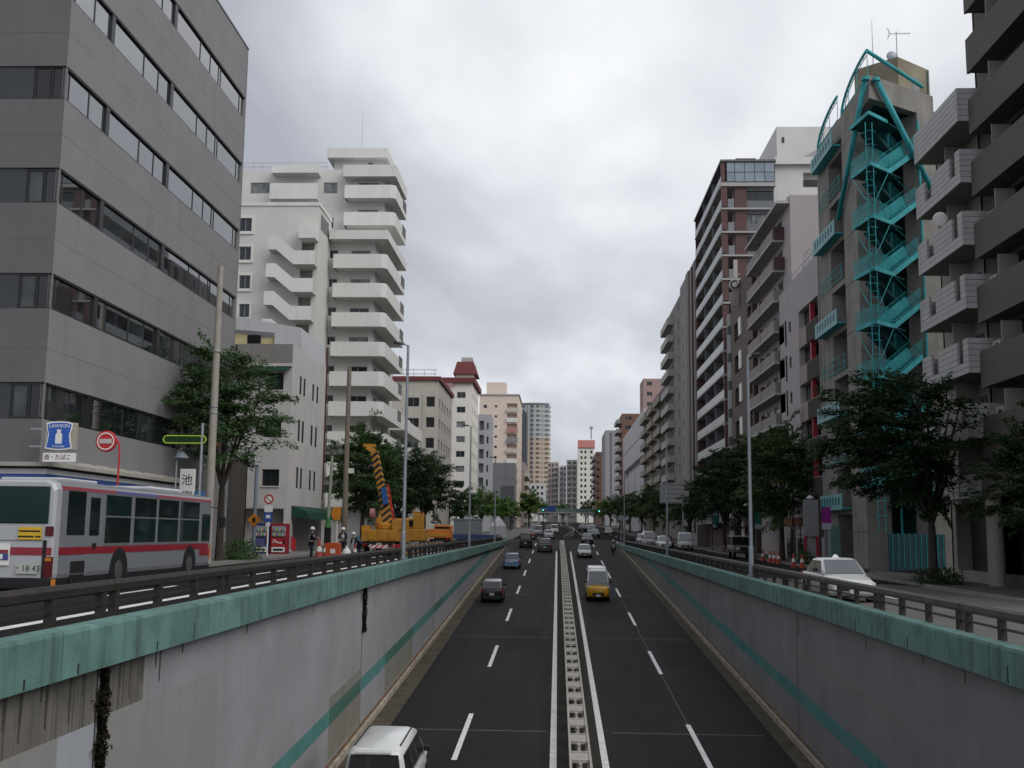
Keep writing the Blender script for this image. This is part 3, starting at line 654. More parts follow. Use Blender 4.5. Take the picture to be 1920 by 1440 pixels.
# ---- small beige building with the vending machines
M_BEIGE = mat('beige_tile_wall', (.53,.515,.50), rough=.75, var=.08, scale=.7, streak=.22, fine=.05)
M_PALEW = mat('pale_setback_wall', (.52,.52,.54), rough=.7, var=.05, streak=.15)
M_GREENAWN = mat('green_awning', (.008,.05,.03), rough=.7, var=.12, scale=2)
b = Bld('beige_corner_building', 'small beige four-storey building with a green awning and narrow paired windows', -24.2, -17.8, 71.4, 82.1, gL(71), 14.1, M_BEIGE, 'px')
for za, zb_ in ((4.55, 5.83), (7.75, 9.1), (11.0, 12.1)):
    for Y0 in (73.6, 74.75, 77.5, 78.9):
        b.st.window(b.uS(Y0), b.uS(Y0+.62), za, zb_+.15, G_DARK, M_DARKFRAME, depth=.07, fw=.05)
b.cam.window(b.uC(-19.55), b.uC(-18.4), 4.58, 5.68, G_WIN, M_DARKFRAME, depth=.2, split=2, sill=M_BEIGE)
b.cam.window(b.uC(-19.55), b.uC(-18.4), 7.8, 8.95, G_DARK, M_DARKFRAME, depth=.2, split=2)
b.cam.window(b.uC(-19.5), b.uC(-18.36), 10.98, 12.13, G_WIN, M_DARKFRAME, depth=.2, split=2, sill=M_BEIGE)
b.cam.holes.append((b.uC(-22.5), b.uC(-18.0), .12, 3.1, 1.6)); b.st.holes.append((b.uS(73.2), b.uS(81.5), .12, 2.95, 1.5))
b.finish()
L_ = b.root.location
b.lbox('balcony_front', -22.6, -17.79, 71.15, 71.38, 12.75, 14.05, mat('taupe_balcony', (.24,.228,.215), var=.08, streak=.2)); b.lbox('balcony_slab', -22.6, -17.79, 71.15, 71.38, 12.55, 12.75, M_BEIGE)
# setback top storey with sloping fascia
b.lmb('top_storey', MB().hexa([(-23.5,74.0,14.1),(-17.85,74.0,14.1),(-17.85,82.05,14.1),(-23.5,82.05,14.1)], [(-23.5,74.0,16.6),(-17.95,74.0,15.7),(-17.95,82.05,15.7),(-23.5,82.05,16.6)]), M_PALEW)
b.lmb('fascia', MB().prism([(-23.2,15.5),(-19.6,15.2),(-19.6,14.3),(-18.1,14.1),(-17.8,14.1),(-17.8,15.55),(-23.2,16.55)], 'y', 73.3, 73.55), M_PALEW)
b.lbox('yellow_panel', -22.6, -21.6, 73.56, 73.62, 14.2, 15.2, mat('cream_yellow', (.55,.48,.26), var=.08)); b.lbox('yellow_panel', -20.6, -19.65, 73.56, 73.62, 14.2, 14.9, MATS['cream_yellow']); b.lbox('top_window', -21.55, -20.65, 73.57, 73.62, 14.2, 15.1, G_DARK)
b.lmb('green_ivy_canopy', MB().hexa([(-22.5,70.6,12.1),(-17.9,70.6,12.2),(-17.9,71.38,12.5),(-22.5,71.38,12.5)], [(-22.4,70.65,12.25),(-18.0,70.65,12.35),(-17.9,71.38,12.56),(-22.5,71.38,12.56)]), M_GREENAWN)
0 and b.lmb('green_window_awning', MB().hexa([(-20.9,70.5,6.35),(-18.1,70.5,6.45),(-17.9,71.38,6.75),(-20.9,71.38,6.75)], [(-20.85,70.55,6.5),(-18.2,70.55,6.55),(-17.9,71.38,7.0),(-20.9,71.38,7.0)]), M_GREENAWN)
b.lmb('awning', MB().hexa([(-17.78,72.6,2.55),(-16.5,72.6,2.45),(-16.5,81.4,2.45),(-17.78,81.4,2.55)], [(-17.78,72.6,3.35),(-16.75,72.6,2.95),(-16.75,81.4,2.95),(-17.78,81.4,3.35)]), M_GREENAWN)
b.lbox('drain_pipe', -17.79, -17.7, 81.9, 82.0, 4, 15.7, mat('rust_pipe', (.09,.035,.025), var=.2))
# dark alley building behind the street tree
M_DARKW = mat('dark_brown_wall', (.060,.054,.048), rough=.9, var=.15, streak=.2)
d = Bld('dark_alley_building', 'low dark brown building in the gap beside the grey office', -32, -20.3, 60.2, 70.6, gL(60), 6.3, M_DARKW, 'px')
d.cam.window(d.uC(-21.9), d.uC(-21.2), 2.1, 3.2, G_DARK, M_DARKFRAME); d.st.window(1.5, 2.6, 1.9, 3.0, G_DARK, M_DARKFRAME); d.st.window(5.5, 6.6, 1.9, 3.0, G_DARK, M_DARKFRAME)
d.cam.box('white_panel', d.uC(-22.6), d.uC(-21.0), .003, .06, 3.6, 6.2, mat('white_panel_paint', (.40,.40,.38), var=.06, streak=.2))
d.finish()

# ---- white stepped apartment block
M_WHITEA = mat('white_render', (.62,.615,.59), rough=.8, var=.05, scale=.5, streak=.2, streak_col=(.40,.39,.36), fine=.03)
M_WHITEB = mat('white_parapet', (.67,.665,.64), rough=.8, var=.05, scale=.5, streak=.28, streak_col=(.42,.40,.36), rnd=.03)
M_BRAIL = mat('grey_balcony_rail', (.16,.16,.16), rough=.5, spec=.4)
w = Bld('white_apartment_block', 'tall white stepped apartment block with wraparound balconies and a rooftop hut', -36, -18.5, 106.1, 118, gL(106), 31.4, M_WHITEA, 'px')
R0 = w.root.location
FZ = [27.55-2.95*k for k in range(9)]
def lbal(x0, x1, y0, y1, dep, par=1.42):
    """L-shaped wraparound balcony: x1 is the street edge, y0 the camera edge; slab underside at z=0"""
    mb = MB(); t = .16; c = .5
    outer = [(x0,y0),(x1-c,y0),(x1-c*.35,y0+c*.25),(x1,y0+c),(x1,y1)]
    inner = [(x0,y0+t),(x1-c,y0+t),(x1-c*.35-t*.5,y0+c*.25+t),(x1-t,y0+c),(x1-t,y1)]
    for i in range(4):
        a, b_, c_, d_ = outer[i], outer[i+1], inner[i+1], inner[i]
        mb.hexa([(p[0],p[1],0) for p in (a,b_,c_,d_)], [(p[0],p[1],par) for p in (a,b_,c_,d_)])
    mb.prism([(x0,y0+t),(x1-c,y0+t),(x1-t-.05,y0+c),(x1-t,y0+dep),(x0,y0+dep)], 'z', .02, .22)
    mb.prism([(x1-dep,y0+dep+.002),(x1-t,y0+dep+.002),(x1-t,y1),(x1-dep,y1)], 'z', .02, .22)
    mb.box(x0, x0+t, y0+t, y0+dep, .02, par)
    return mb
bm_lo = lbal(-22.4, -17.05, 104.6, 117.2, 1.5); bm_up = lbal(-22.6, -17.2, 109.9, 118.2, 1.5)
for m_ in (bm_lo, bm_up): m_.v = [(v[0]-R0.x, v[1]-R0.y, v[2]) for v in m_.v]
me_lo = bm_lo.mesh('balcony'); me_up = bm_up.mesh('balcony')
rl = MB()
for k in range(9): rl.box(-.02, .02, k*.3-.015, k*.3+.015, .0, 1.0)
rl.box(-.025,.025,-.02,2.45,1.0,1.05); rl.box(-.025,.025,-.02,2.45,0,.05); rl_me = rl.mesh('railing')
def wbalc(me, z, yr, x):
    o = link('balcony', me, M_WHITEB, w.root, (0, 0, z-R0.z))
    r = link('railing', rl_me, M_BRAIL); r.parent = o; r.location = (x+.02-R0.x, yr-R0.y, .62)
for z in FZ:
    if z > 3: wbalc(me_lo, z, 114.4, -17.05)
for z in (36.4, 33.45): wbalc(me_up, z, 115.4, -17.2)
for z in FZ:
    if z < 3: continue
    zt = z+2.95
    w.cam.window(w.uC(-20.9), w.uC(-18.95), z+.4, z+2.15, G_WIN, M_ALU, split=2, depth=.16)
    w.cam.window(w.uC(-23.4), w.uC(-22.25), z+1.35, z+2.2, G_DARK, M_ALU, split=2, depth=.16)
    for Y0 in (107.4, 110.4, 113.4): w.st.window(w.uS(Y0), w.uS(Y0+2.0), z+.35, z+2.2, G_DARK, M_ALU, split=2, depth=.16)
w.finish()
w.lbox('cap_slab', -22.9, -17.0, 104.6, 118.0, 30.5, 31.42, M_WHITEB)
# upper set-back storeys
u2 = Fac(w.root, (-36, 111.5, 0), 17.4, 31.4, 40.0, 'cam', M_WHITEA); s2 = Fac(w.root, (-18.6, 111.5, 0), 6.5, 31.4, 40.0, 'px', M_WHITEA)
for f_ in (u2, s2): f_.o.z = 0-R0.z; f_.M = Matrix.Translation(f_.o) @ Matrix.Rotation(f_.rot, 4, 'Z')
# (facade coordinates below are world heights)
def fixz(f_, o): f_.o = Vector(o)-R0; f_.M = Matrix.Translation(f_.o) @ Matrix.Rotation(f_.rot, 4, 'Z')
fixz(u2, (-36, 111.5, 0)); fixz(s2, (-18.6, 111.5, 0))
for z in (36.4, 33.45):
    u2.window(36-21.4, 36-19.3, z+.4, z+2.15, G_WIN, M_ALU, split=2); s2.window(1.0, 3.0, z+.35, z+2.2, G_DARK, M_ALU, split=2); s2.window(3.6, 5.6, z+.35, z+2.2, G_DARK, M_ALU, split=2)
u2.window(36-25.2, 36-23.7, 37.4, 38.6, G_WIN, M_ALU, split=2); u2.window(36-33.1, 36-31.0, 37.4, 38.6, G_WIN, M_ALU, split=2); u2.window(36-29.0, 36-27.0, 37.2, 38.5, G_WIN, M_ALU, split=2); u2.window(36-25.2, 36-24.0, 33.6, 34.7, G_DARK, M_ALU)
u2.wall('wall'); s2.wall('wall')
w.lbox('upper_core', -36, -19.2, 112.1, 117.99, 31.41, 39.6, M_WHITEA); w.lbox('roof', -36, -18.62, 111.52, 117.98, 39.7, 39.99, M_ROOF)
w.lbox('roof_slab', -22.8, -17.2, 109.9, 118.2, 38.75, 40.02, M_WHITEB)
# small balcony and canopy of the top flat further back from the street
w.lbox('balcony', -30.6, -25.5, 110.0, 110.16, 36.35, 38.05, M_WHITEB); w.lbox('balcony_floor', -30.6, -25.5, 110.17, 111.49, 36.35, 36.55, M_WHITEB); w.lbox('canopy', -30.5, -25.5, 110.0, 111.49, 39.2, 40.03, M_WHITEB)
# rooftop hut
w.lbox('rooftop_hut', -24.3, -19.0, 112.3, 117.2, 40.0, 41.3, M_WHITEA); w.lbox('hut_roof', -24.9, -18.4, 111.3, 117.8, 41.3, 42.35, M_WHITEB); w.lbox('hut_vent', -20.6, -20.1, 112.2, 112.29, 40.3, 41.0, M_ROOF)
mb = MB()
for (a, b_) in (((-34,111.8),(-25,111.8)),):
    for zz_ in (40.45, 40.9): mb.tube((a[0],a[1],zz_), (b_[0],b_[1],zz_), .02, n=5)
    for k in range(10): mb.tube((a[0]+k,a[1],40),(a[0]+k,a[1],40.9),.02,n=5)
w.lmb('roof_railing', mb, M_ALU)
w.lmb('antenna', MB().tube((-21.5,113,42.3),(-21.5,113,47.3),.035,.015,6), M_STEEL)
# stair wing
M_WING = mat('wing_render', (.58,.57,.54), rough=.85, var=.05, scale=.5, streak=.22, streak_col=(.38,.37,.34))
YW = 100.3; XW = onY(596, 450, YW)[0]
ZW = onY(520, 386, YW)[2]
wf_ = Fac(w.root, (-36, YW, 0), XW+36, gL(100), ZW, 'cam', M_WING); fixz(wf_, (-36, YW, 0))
ws_ = Fac(w.root, (XW, YW, 0), 5.8, gL(100), ZW, 'px', M_WING); fixz(ws_, (XW, YW, 0))
XWl = lambda px, py: onY(px, py, YW)[0]+36
for k in range(8):
    py = 409+53.7*k
    xa, xb = XWl(449, py), XWl(473-k*1.6, py); za, zb_ = onY(460, py+25, YW)[2], onY(460, py, YW)[2]
    if za < 1: continue
    pa = wf_.window(xa, xb, za, zb_, G_WIN, M_ALU, split=2, depth=.15)
    wf_.box('window_surround', xa-.25, xa, .003, .09, za-.28, zb_+.22, M_WHITEB); wf_.box('window_surround', xb, xb+.25, .003, .09, za-.28, zb_+.22, M_WHITEB); wf_.box('window_surround', xa, xb, .003, .088, zb_, zb_+.22, M_WHITEB); wf_.box('window_surround', xa, xb, .003, .14, za-.28, za, M_WHITEB)
for k in range(8):
    dz_ = 2.66*k; zt_ = onY(570, 470, 98.9)[2]-dz_
    if zt_ < 3: break
    x = lambda px: onY(px-k*1.6, 470, 98.9)[0]
    A, B_, C, D_ = x(502), x(520), x(553), x(590)
    h = 1.32; up = 1.42
    pm = MB().prism([(A,zt_+up),(B_,zt_+up),(C,zt_),(D_,zt_),(D_,zt_-h),(C-.1,zt_-h),(B_-.1,zt_+up-h),(A,zt_+up-h)], 'y', 98.8, 98.98)
    if k == 0: pm.prism([(C-.9,zt_+.9),(C,zt_+2.0),(D_+.3,zt_+2.1),(D_+.3,zt_+.0+1.3),(C-.2,zt_+.02),(C-1.0,zt_+.6)], 'y', 98.80, 98.97) if 0 else None
    w.lmb('stair_parapet', pm, M_WHITEB)
    w.lmb('stair_flight', MB().prism([(A,zt_+up-h),(B_-.1,zt_+up-h),(C-.1,zt_-h),(D_,zt_-h),(D_,zt_-h+.18),(C-.05,zt_-h+.18),(B_-.05,zt_+up-h+.18),(A,zt_+up-h+.18)], 'y', 98.99, YW-.01), M_WING)
    wf_.holes.append((XWl(566-k*1.6, 450), XWl(590-k*1.6, 450), zt_+.1, zt_+1.2, 1.2))
wf_.wall('wall'); ws_.wall('wall')
w.lbox('wing_core', -36, XW-1.3, YW+1.3, 106.0, 0, ZW-.3, M_WING); w.lbox('wing_roof', -36, XW-.02, YW+.02, 106.08, ZW-.3, ZW-.003, M_ROOF)
w.lbox('wing_parapet', -36, XW+.1, YW-.1, YW+.15, ZW, ZW+.35, M_WHITEB); w.lbox('wing_parapet', XW-.15, XW+.1, YW+.16, 106.0, ZW, ZW+.35, M_WHITEB)
ws_.box('side_opening', 1.0, 4.6, .003, .02, ZW-2.0, ZW-.5, M_BRAIL)
w.lbox('stair_head', onY(560,450,98.9)[0], XW+.08, 98.7, YW-.02, onY(570,447,98.9)[2], onY(570,421,98.9)[2], M_WHITEB)
# lower street-side extension with its own balconies
M_LOWX = M_WHITEA
w.lbox('lower_extension', -30, -18.6, 118.01, 136, 0, 15.5, M_WHITEA)
for z in (12.8, 9.85, 6.9, 3.95):
    mb = MB().box(-18.6, -17.0, 119.0, 135.5, z, z+.2).box(-17.16, -17.0, 119.0, 135.5, z+.2, z+1.35); w.lmb('balcony', mb, M_WHITEB)
    for k in range(5): w.lbox('window', -18.6, -18.56, 120+k*3, 122+k*3, z+.4, z+2.2, G_DARK)
w.lbox('gap_box', -24, -19.2, 120, 124, 15.5, 22.0, M_WHITEA)
# ================================================================== buildings, right side
def balcony_mesh(length, depth, par, slab=.2, th=.1, ends=True):
    """local: x along the facade 0..length, outward -y, slab underside z=0"""
    mb = MB().box(0, length, -depth, 0, 0, slab)
    mb.box(0, length, -depth, -depth+th, slab+.002, par)
    if ends: mb.box(0, th, -depth+th+.002, 0, slab+.002, par); mb.box(length-th, length, -depth+th+.002, 0, slab+.002, par)
    return mb
def balcony(fac, u0, u1, z, depth, par, m, name='balcony', slabm=None, slab=.2, th=.1, ends=True):
    L = round(u1-u0, 3)
    if slabm is None:
        return link(name, cached(('bal', L, depth, par, slab, m.name, ends), lambda: balcony_mesh(L, depth, par, slab, th, ends).mesh(name, False)), m, fac.root, fac.P(u0, 0, z), fac.rot)
    o = link(name, cached(('bsl', L, depth, slab, slabm.name), lambda: MB().box(-.05, L+.05, -depth-.06, 0, 0, slab).mesh(name, False)), slabm, fac.root, fac.P(u0, 0, z), fac.rot)
    p = link('parapet', cached(('bpr', L, depth, par, m.name, ends), lambda: _par(L, depth, par, slab, th, ends)), m); p.parent = o
    return o
def _par(L, depth, par, slab, th, ends):
    mb = MB().box(0, L, -depth, -depth+th, slab+.002, par)
    if ends: mb.box(0, th, -depth+th+.002, 0, slab+.002, par); mb.box(L-th, L, -depth+th+.002, 0, slab+.002, par)
    return mb.mesh('parapet', False)

M_PALES = mat('pale_slab_edge', (.40,.385,.375), rough=.8, var=.06)
# ---- R1: taupe apartment block with white-tiled balconies
M_TAUPE = mat('taupe_tile', (.105,.089,.080), rough=.7, var=.08, scale=.8, streak=.2, fine=.06)
M_TILEW = mat('white_ribbed_tile', (.40,.395,.40), rough=.6, var=.07, scale=1.2, streak=.15, rnd=.05)
M_R1W = mat('r1_wall', (.27,.25,.225), rough=.8, var=.08, streak=.2)
M_ACW = mat('air_conditioner_white', (.45,.45,.43), rough=.5, var=.06)
r1 = Bld('taupe_apartment_block', 'dark taupe apartment block with deep shaded street balconies', 20.2, 40, 36, 51.4, gR(46), 34.0, M_TAUPE, 'nx', inset=1.2)
r1w = Bld('white_tiled_wing', 'lower apartment wing with ribbed white-tiled balconies beside the turquoise stairs', 20.2, 40, 51.43, 57.2, gR(54), 22.3, M_R1W, 'nx', inset=1.0)
B0 = 21.06
def white_balcony(k):
    z = B0-2.98*k; top = k <= 0
    Ya, Yb, XO = 55.8, 49.6, 18.6
    L = r1w.root.location; h = 1.62
    mb = MB()
    mb.box(XO+.1, 20.19, Yb+.1, Ya-.1, z+.02, z+.22)
    o = r1w.lmb('balcony', mb, M_R1W)
    n = 6; ch = h/n
    for c in range(n):
        z0 = z+c*ch; z1 = z0+ch-.022
        segs = [(Yb, Ya)] if (c < 2 or top) else [(Yb, 50.2), (50.95, 53.5), (54.45, Ya)]
        cb_ = MB()
        for a, b_ in segs: cb_.box(XO-L.x, XO+.12-L.x, a-L.y, b_-L.y, z0-z, z1-z)
        cb_.box(XO+.125-L.x, 20.18-L.x, Yb-L.y, Yb+.12-L.y, z0-z, z1-z); cb_.box(XO+.125-L.x, 20.18-L.x, Ya-.12-L.y, Ya-L.y, z0-z, z1-z)
        t = link('tile_course', cached(('wtc', c, top), lambda: cb_.mesh('tile_course', False)), M_TILEW); t.parent = o; t.location = (0, 0, z-L.z)
    bk = MB()
    for a, b_, zz0, zz1 in [(Yb+.03, Ya-.03, 0, ch*2 if not top else h)]+([] if top else [(Yb+.03, 50.17, ch*2, h-.03), (50.98, 53.47, ch*2, h-.03), (54.48, Ya-.03, ch*2, h-.03)]): bk.box(XO+.02-L.x, XO+.10-L.x, a-L.y, b_-L.y, zz0+.01, zz1-.01)
    t = link('backing', cached(('wtb', top), lambda: bk.mesh('backing', False)), M_R1W); t.parent = o; t.location = (0, 0, z-L.z)
for k in range(0, 6): white_balcony(k)
for k in range(-4, 6):
    z = B0-2.98*k
    if k >= 0:
        r1w.st.window(r1w.uS(55.2), r1w.uS(53.4), z-2.73, z-.73, G_DARK, M_ALU, depth=.12, split=2); r1w.st.window(r1w.uS(52.9), r1w.uS(51.7), z-2.73, z-.73, G_DARK, M_ALU, depth=.12, split=2)
        r1w.lbox('partition', 19.2, 20.19, 53.0, 53.12, z-2.76, z-.02, M_R1W)
    # taupe balcony nearer the bridge
    mb = MB().box(19.1, 19.22, 37, 49.55, z-.72, z+.95).box(19.222, 20.19, 37, 49.5, z-.7, z-.5)
    o = r1.lmb('balcony', mb, M_TAUPE)
    r1.st.holes.append((r1.uS(49.4), r1.uS(37.2), z-.45, z+2.1, 1.1))
    for a in (48.9, 46.2, 43.4, 40.5): r1.lbox('window', 21.22, 21.28, a-2.0, a, z-.4, z+1.6, G_DARK)
    r1.lbox('partition', 19.3, 20.19, 47.5, 47.58, z-.5, z+2.0, M_R1W)
    ac = thing('air_conditioner', 'white outdoor air conditioner at the end of a taupe balcony', 'air conditioner', (19.75, 48.9, z-.5), 0, 'air conditioners on the taupe balconies')
    link('casing', cached('accase', lambda: MB().box(-.16,.16,-.4,.4,1.2,1.85).mesh('casing')), M_ACW, ac); link('fan_grille', cached('acgr', lambda: MB().lathe([(.22,0),(.24,-.02),(.2,-.03)], (-.16,-.1,1.52), 12, 'x').mesh('g')), M_DARKFRAME, ac); link('wall_bracket', cached('acbr', lambda: MB().box(-.15,.15,-.38,-.33,0,1.19).box(-.15,.15,.33,.38,0,1.19).mesh('b')), M_STEEL, ac)
for k in range(-4, 6):
    for xx in (24.0, 29.5, 34.5): r1.cam.window(r1.uC(xx), r1.uC(xx+1.4), B0-2.98*k-.1, B0-2.98*k+1.1, G_WIN, M_ALU, depth=.14, split=2, sill=M_PALES)
# ground floor: garage openings, tiled column and rounded fascia
r1.st.holes.append((r1.uS(51.2), r1.uS(38), .1, 3.6, 1.1)); r1w.st.holes.append((r1w.uS(56.5), r1w.uS(51.6), .1, 3.4, .9))
r1.finish(); r1w.finish()
r1.lbox('garage_shade_sheet', 21.1, 21.2, 38.1, 51.1, gR(46), 3.58, M_SILLBLACK); r1w.lbox('garage_shade_sheet', 20.9, 21.0, 51.65, 56.4, gR(54), 3.38, M_SILLBLACK)  # near-black sheets added at the back, opening shade put into their colour
col = [(19.15+.36*math.cos(a), 48.9+.36*math.sin(a)) for a in [i*math.pi/8 for i in range(16)]]
r1.lmb('column', MB().prism(col, 'z', -.4, 3.6), M_R1W)
fas = [(20.1, 38), (18.7, 38), (18.7, 48.8), (18.78, 49.2), (19.0, 49.4), (20.1, 49.5)]
r1.lmb('entrance_fascia', MB().prism(fas, 'z', 3.6, 5.0), M_TAUPE)
for c in range(4): r1.lbox('tiled_fascia', 19.2, 20.1, 49.7, 56.2, 3.55+c*.28, 3.81+c*.28, M_TILEW)
sd_ = tag(MB().lathe([(.02,0),(.3,.03),(.36,.08),(.34,.10),(.28,.05),(.02,.02)], n=16, axis='y').tube((0,.05,0),(0,.4,-.2),.02,n=5).build('satellite_dish', M_WHITE, loc=(18.5, 52.2, B0-2.98*2+1.95)), 'round white satellite dish on a white-tiled balcony', 'dish'); sd_.rotation_euler = (R(20), 0, R(-35))

# ---- R2: concrete building with the teal stair tower
M_CONC = mat('raw_concrete', (.245,.235,.215), rough=.9, var=.2, scale=.7, streak=.5, streak_col=(.10,.09,.07), fine=.06)
M_MOSS = mat('mossy_concrete', (.25,.225,.165), rough=.9, var=.3, scale=.5, streak=.5, streak_col=(.10,.09,.05))
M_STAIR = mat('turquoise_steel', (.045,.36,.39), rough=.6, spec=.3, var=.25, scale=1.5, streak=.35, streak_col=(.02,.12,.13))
M_STAIRD = mat('turquoise_panel_shaded', (.010,.062,.070), rough=.5, var=.12)  # darkened turquoise: shade of undersides put into the colour; also fence, slots
C2 = Vector((18.8, 64.0, 0)); dv = Vector((.829, .559, 0)); nv = Vector((.559, -.829, 0))
def D2(t, off=0.): p = C2+dv*t+nv*off; return (p.x, p.y)
r2 = thing('concrete_stair_building', 'concrete building with a turquoise outdoor stair tower on its skewed corner', 'building', (24, 71, gR(70)))
q0 = r2.location
def r2p(name, mb, m, smooth=False, parent=None):
    mb.v = [(v[0]-q0.x, v[1]-q0.y, v[2]-q0.z) for v in mb.v]; return mb.build(name, m, parent or r2, smooth=smooth)
zT = 28.15
r2p('core', MB().prism([(20.3,67.6),(20.3,77.45),(36,77.45),(36,74),D2(13,-.02),D2(5.9,-.02),D2(5.9,-1.2),(22.6,69.2),(21.4,69.3)], 'z', -1, zT), M_CONC)
r2p('column', MB().box(18.8, 20.29, 67.5, 70.7, -1, zT), M_CONC)
r2p('column', MB().prism([D2(4.35),D2(5.88),D2(5.88,-1.19),D2(4.35,-1.19)], 'z', -1, zT), M_CONC)
r2p('side_wall', MB().box(18.8, 20.29, 77.0, 77.48, -1, zT), M_CONC); r2p('pier', MB().box(18.83, 20.28, 74.4, 76.99, -1, zT-.01), M_CONC)
for k in range(9):
    z = 2.0+3.17*k
    r2p('column_joint', MB().box(18.793, 18.9, 67.49, 70.71, z, z+.03), M_SOIL)
r2p('roof_beam', MB().prism([(18.8,64.0),(18.8,77.5),(19.4,77.5),(19.4,64.8),D2(.6,-.7) if 0 else (19.35,64.37)], 'z', zT, 29.62), M_CONC)
r2p('roof_beam', MB().prism([D2(.05),D2(6.0),D2(6.0,-.6),D2(.65,-.6)], 'z', zT+.003, 29.617), M_CONC)
r2p('roof', MB().prism([(19.3,65.2),(19.3,77.4),(36,77.4),(36,75),D2(8,-.5),D2(1.2,-.5)], 'z', 28.6, 28.9), M_CONC)
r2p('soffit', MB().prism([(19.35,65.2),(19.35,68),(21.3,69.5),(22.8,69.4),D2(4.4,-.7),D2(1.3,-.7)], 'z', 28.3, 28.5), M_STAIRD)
# street bay: recessed bay with green-curtained windows and little turquoise balconies
bay = Fac(r2, (20.3, 77.0, 0), 6.3, gR(70), zT, 'nx', M_CONC); bay.o = Vector((20.3, 77.0, 0))-q0; bay.M = Matrix.Translation(bay.o) @ Matrix.Rotation(bay.rot, 4, 'Z')
G_GREEN = glass('green_curtain_glass', col=(.015,.06,.03), alt=(.03,.10,.05), frac=.6)
M_PALETEAL = mat('pale_turquoise_panel', (.16,.36,.38), rough=.5, var=.08, rnd=.05)
fl = [15.6-6.05*0.5*k for k in range(-4, 5)]
for i, z in enumerate(fl):
    if z < 2: continue
    wv = link('window', cached('r2w', lambda: MB().box(0,2.6,-.03,0,0,2.1).mesh('pane')), G_GREEN, r2, bay.P(3.1, -.04, z+.25), bay.rot)
    fr = link('window_frame', cached('r2wf', lambda: MB().box(0,.06,-.07,-.031,0,2.1).box(1.27,1.33,-.07,-.031,0,2.1).box(2.54,2.6,-.07,-.031,0,2.1).box(.06,1.27,-.07,-.031,0,.06).box(1.33,2.54,-.07,-.031,2.04,2.1).mesh('f')), M_STAIR); fr.parent = wv
    r2p('spandrel', MB().box(18.85, 20.28, 70.72, 76.98, z-.35, z), M_CONC)
    if i % 2 == 0:
        bal = r2p('balcony', MB().box(18.25, 18.8, 70.9, 76.9, z-.05, z+.07), M_STAIR)
        r2p('balcony_panel', MB().box(18.2, 18.24, 70.9, 76.9, z-.08, z+.95), M_PALETEAL)
        for k in range(7): r2p('panel_slot', MB().box(18.185, 18.198, 71.5+k*.75, 71.8+k*.75, z+.25, z+.75), M_STAIRD)
    else:
        mb = MB()
        for y in (71.2, 72.6, 74, 75.4, 76.8): mb.tube((18.7,y,z),(18.7,y,z+1.0),.025,n=5)
        for h in (.1,.55,1.0): mb.tube((18.7,71.0,z+h),(18.7,76.9,z+h),.025,n=5)
        r2p('balcony_rail', mb, M_STAIR)
# stair tower: V-shaped landings, flights, rails, rods
LZ = [23.78+.05, 20.6, 17.4, 14.2, 11.0, 7.8, 4.7]
Vp, Lp, Rp, I1, I2 = (18.55,63.45), (18.15,66.2), (20.1,64.95), (20.4,67.2), (21.2,66.2)
st = thing('stair_tower', 'turquoise steel outdoor stair with zigzag landings on the concrete corner building', 'staircase', (19.6, 65.5, gR(65)))
s0 = st.location
def stp(name, mb, m=M_STAIR, parent=None):
    mb.v = [(v[0]-s0.x, v[1]-s0.y, v[2]-s0.z) for v in mb.v]; return mb.build(name, m, parent or st)
def railing(mb, p, q, h=1.05, n=6, r=.014):
    p, q = Vector(p), Vector(q)
    for hh in (h, h*.55, .12): mb.tube(p+Vector((0,0,hh)), q+Vector((0,0,hh)), r, n=4)
    for i in range(n+1): a = p.lerp(q, i/n); mb.tube(a, a+Vector((0,0,h)), r, n=4)
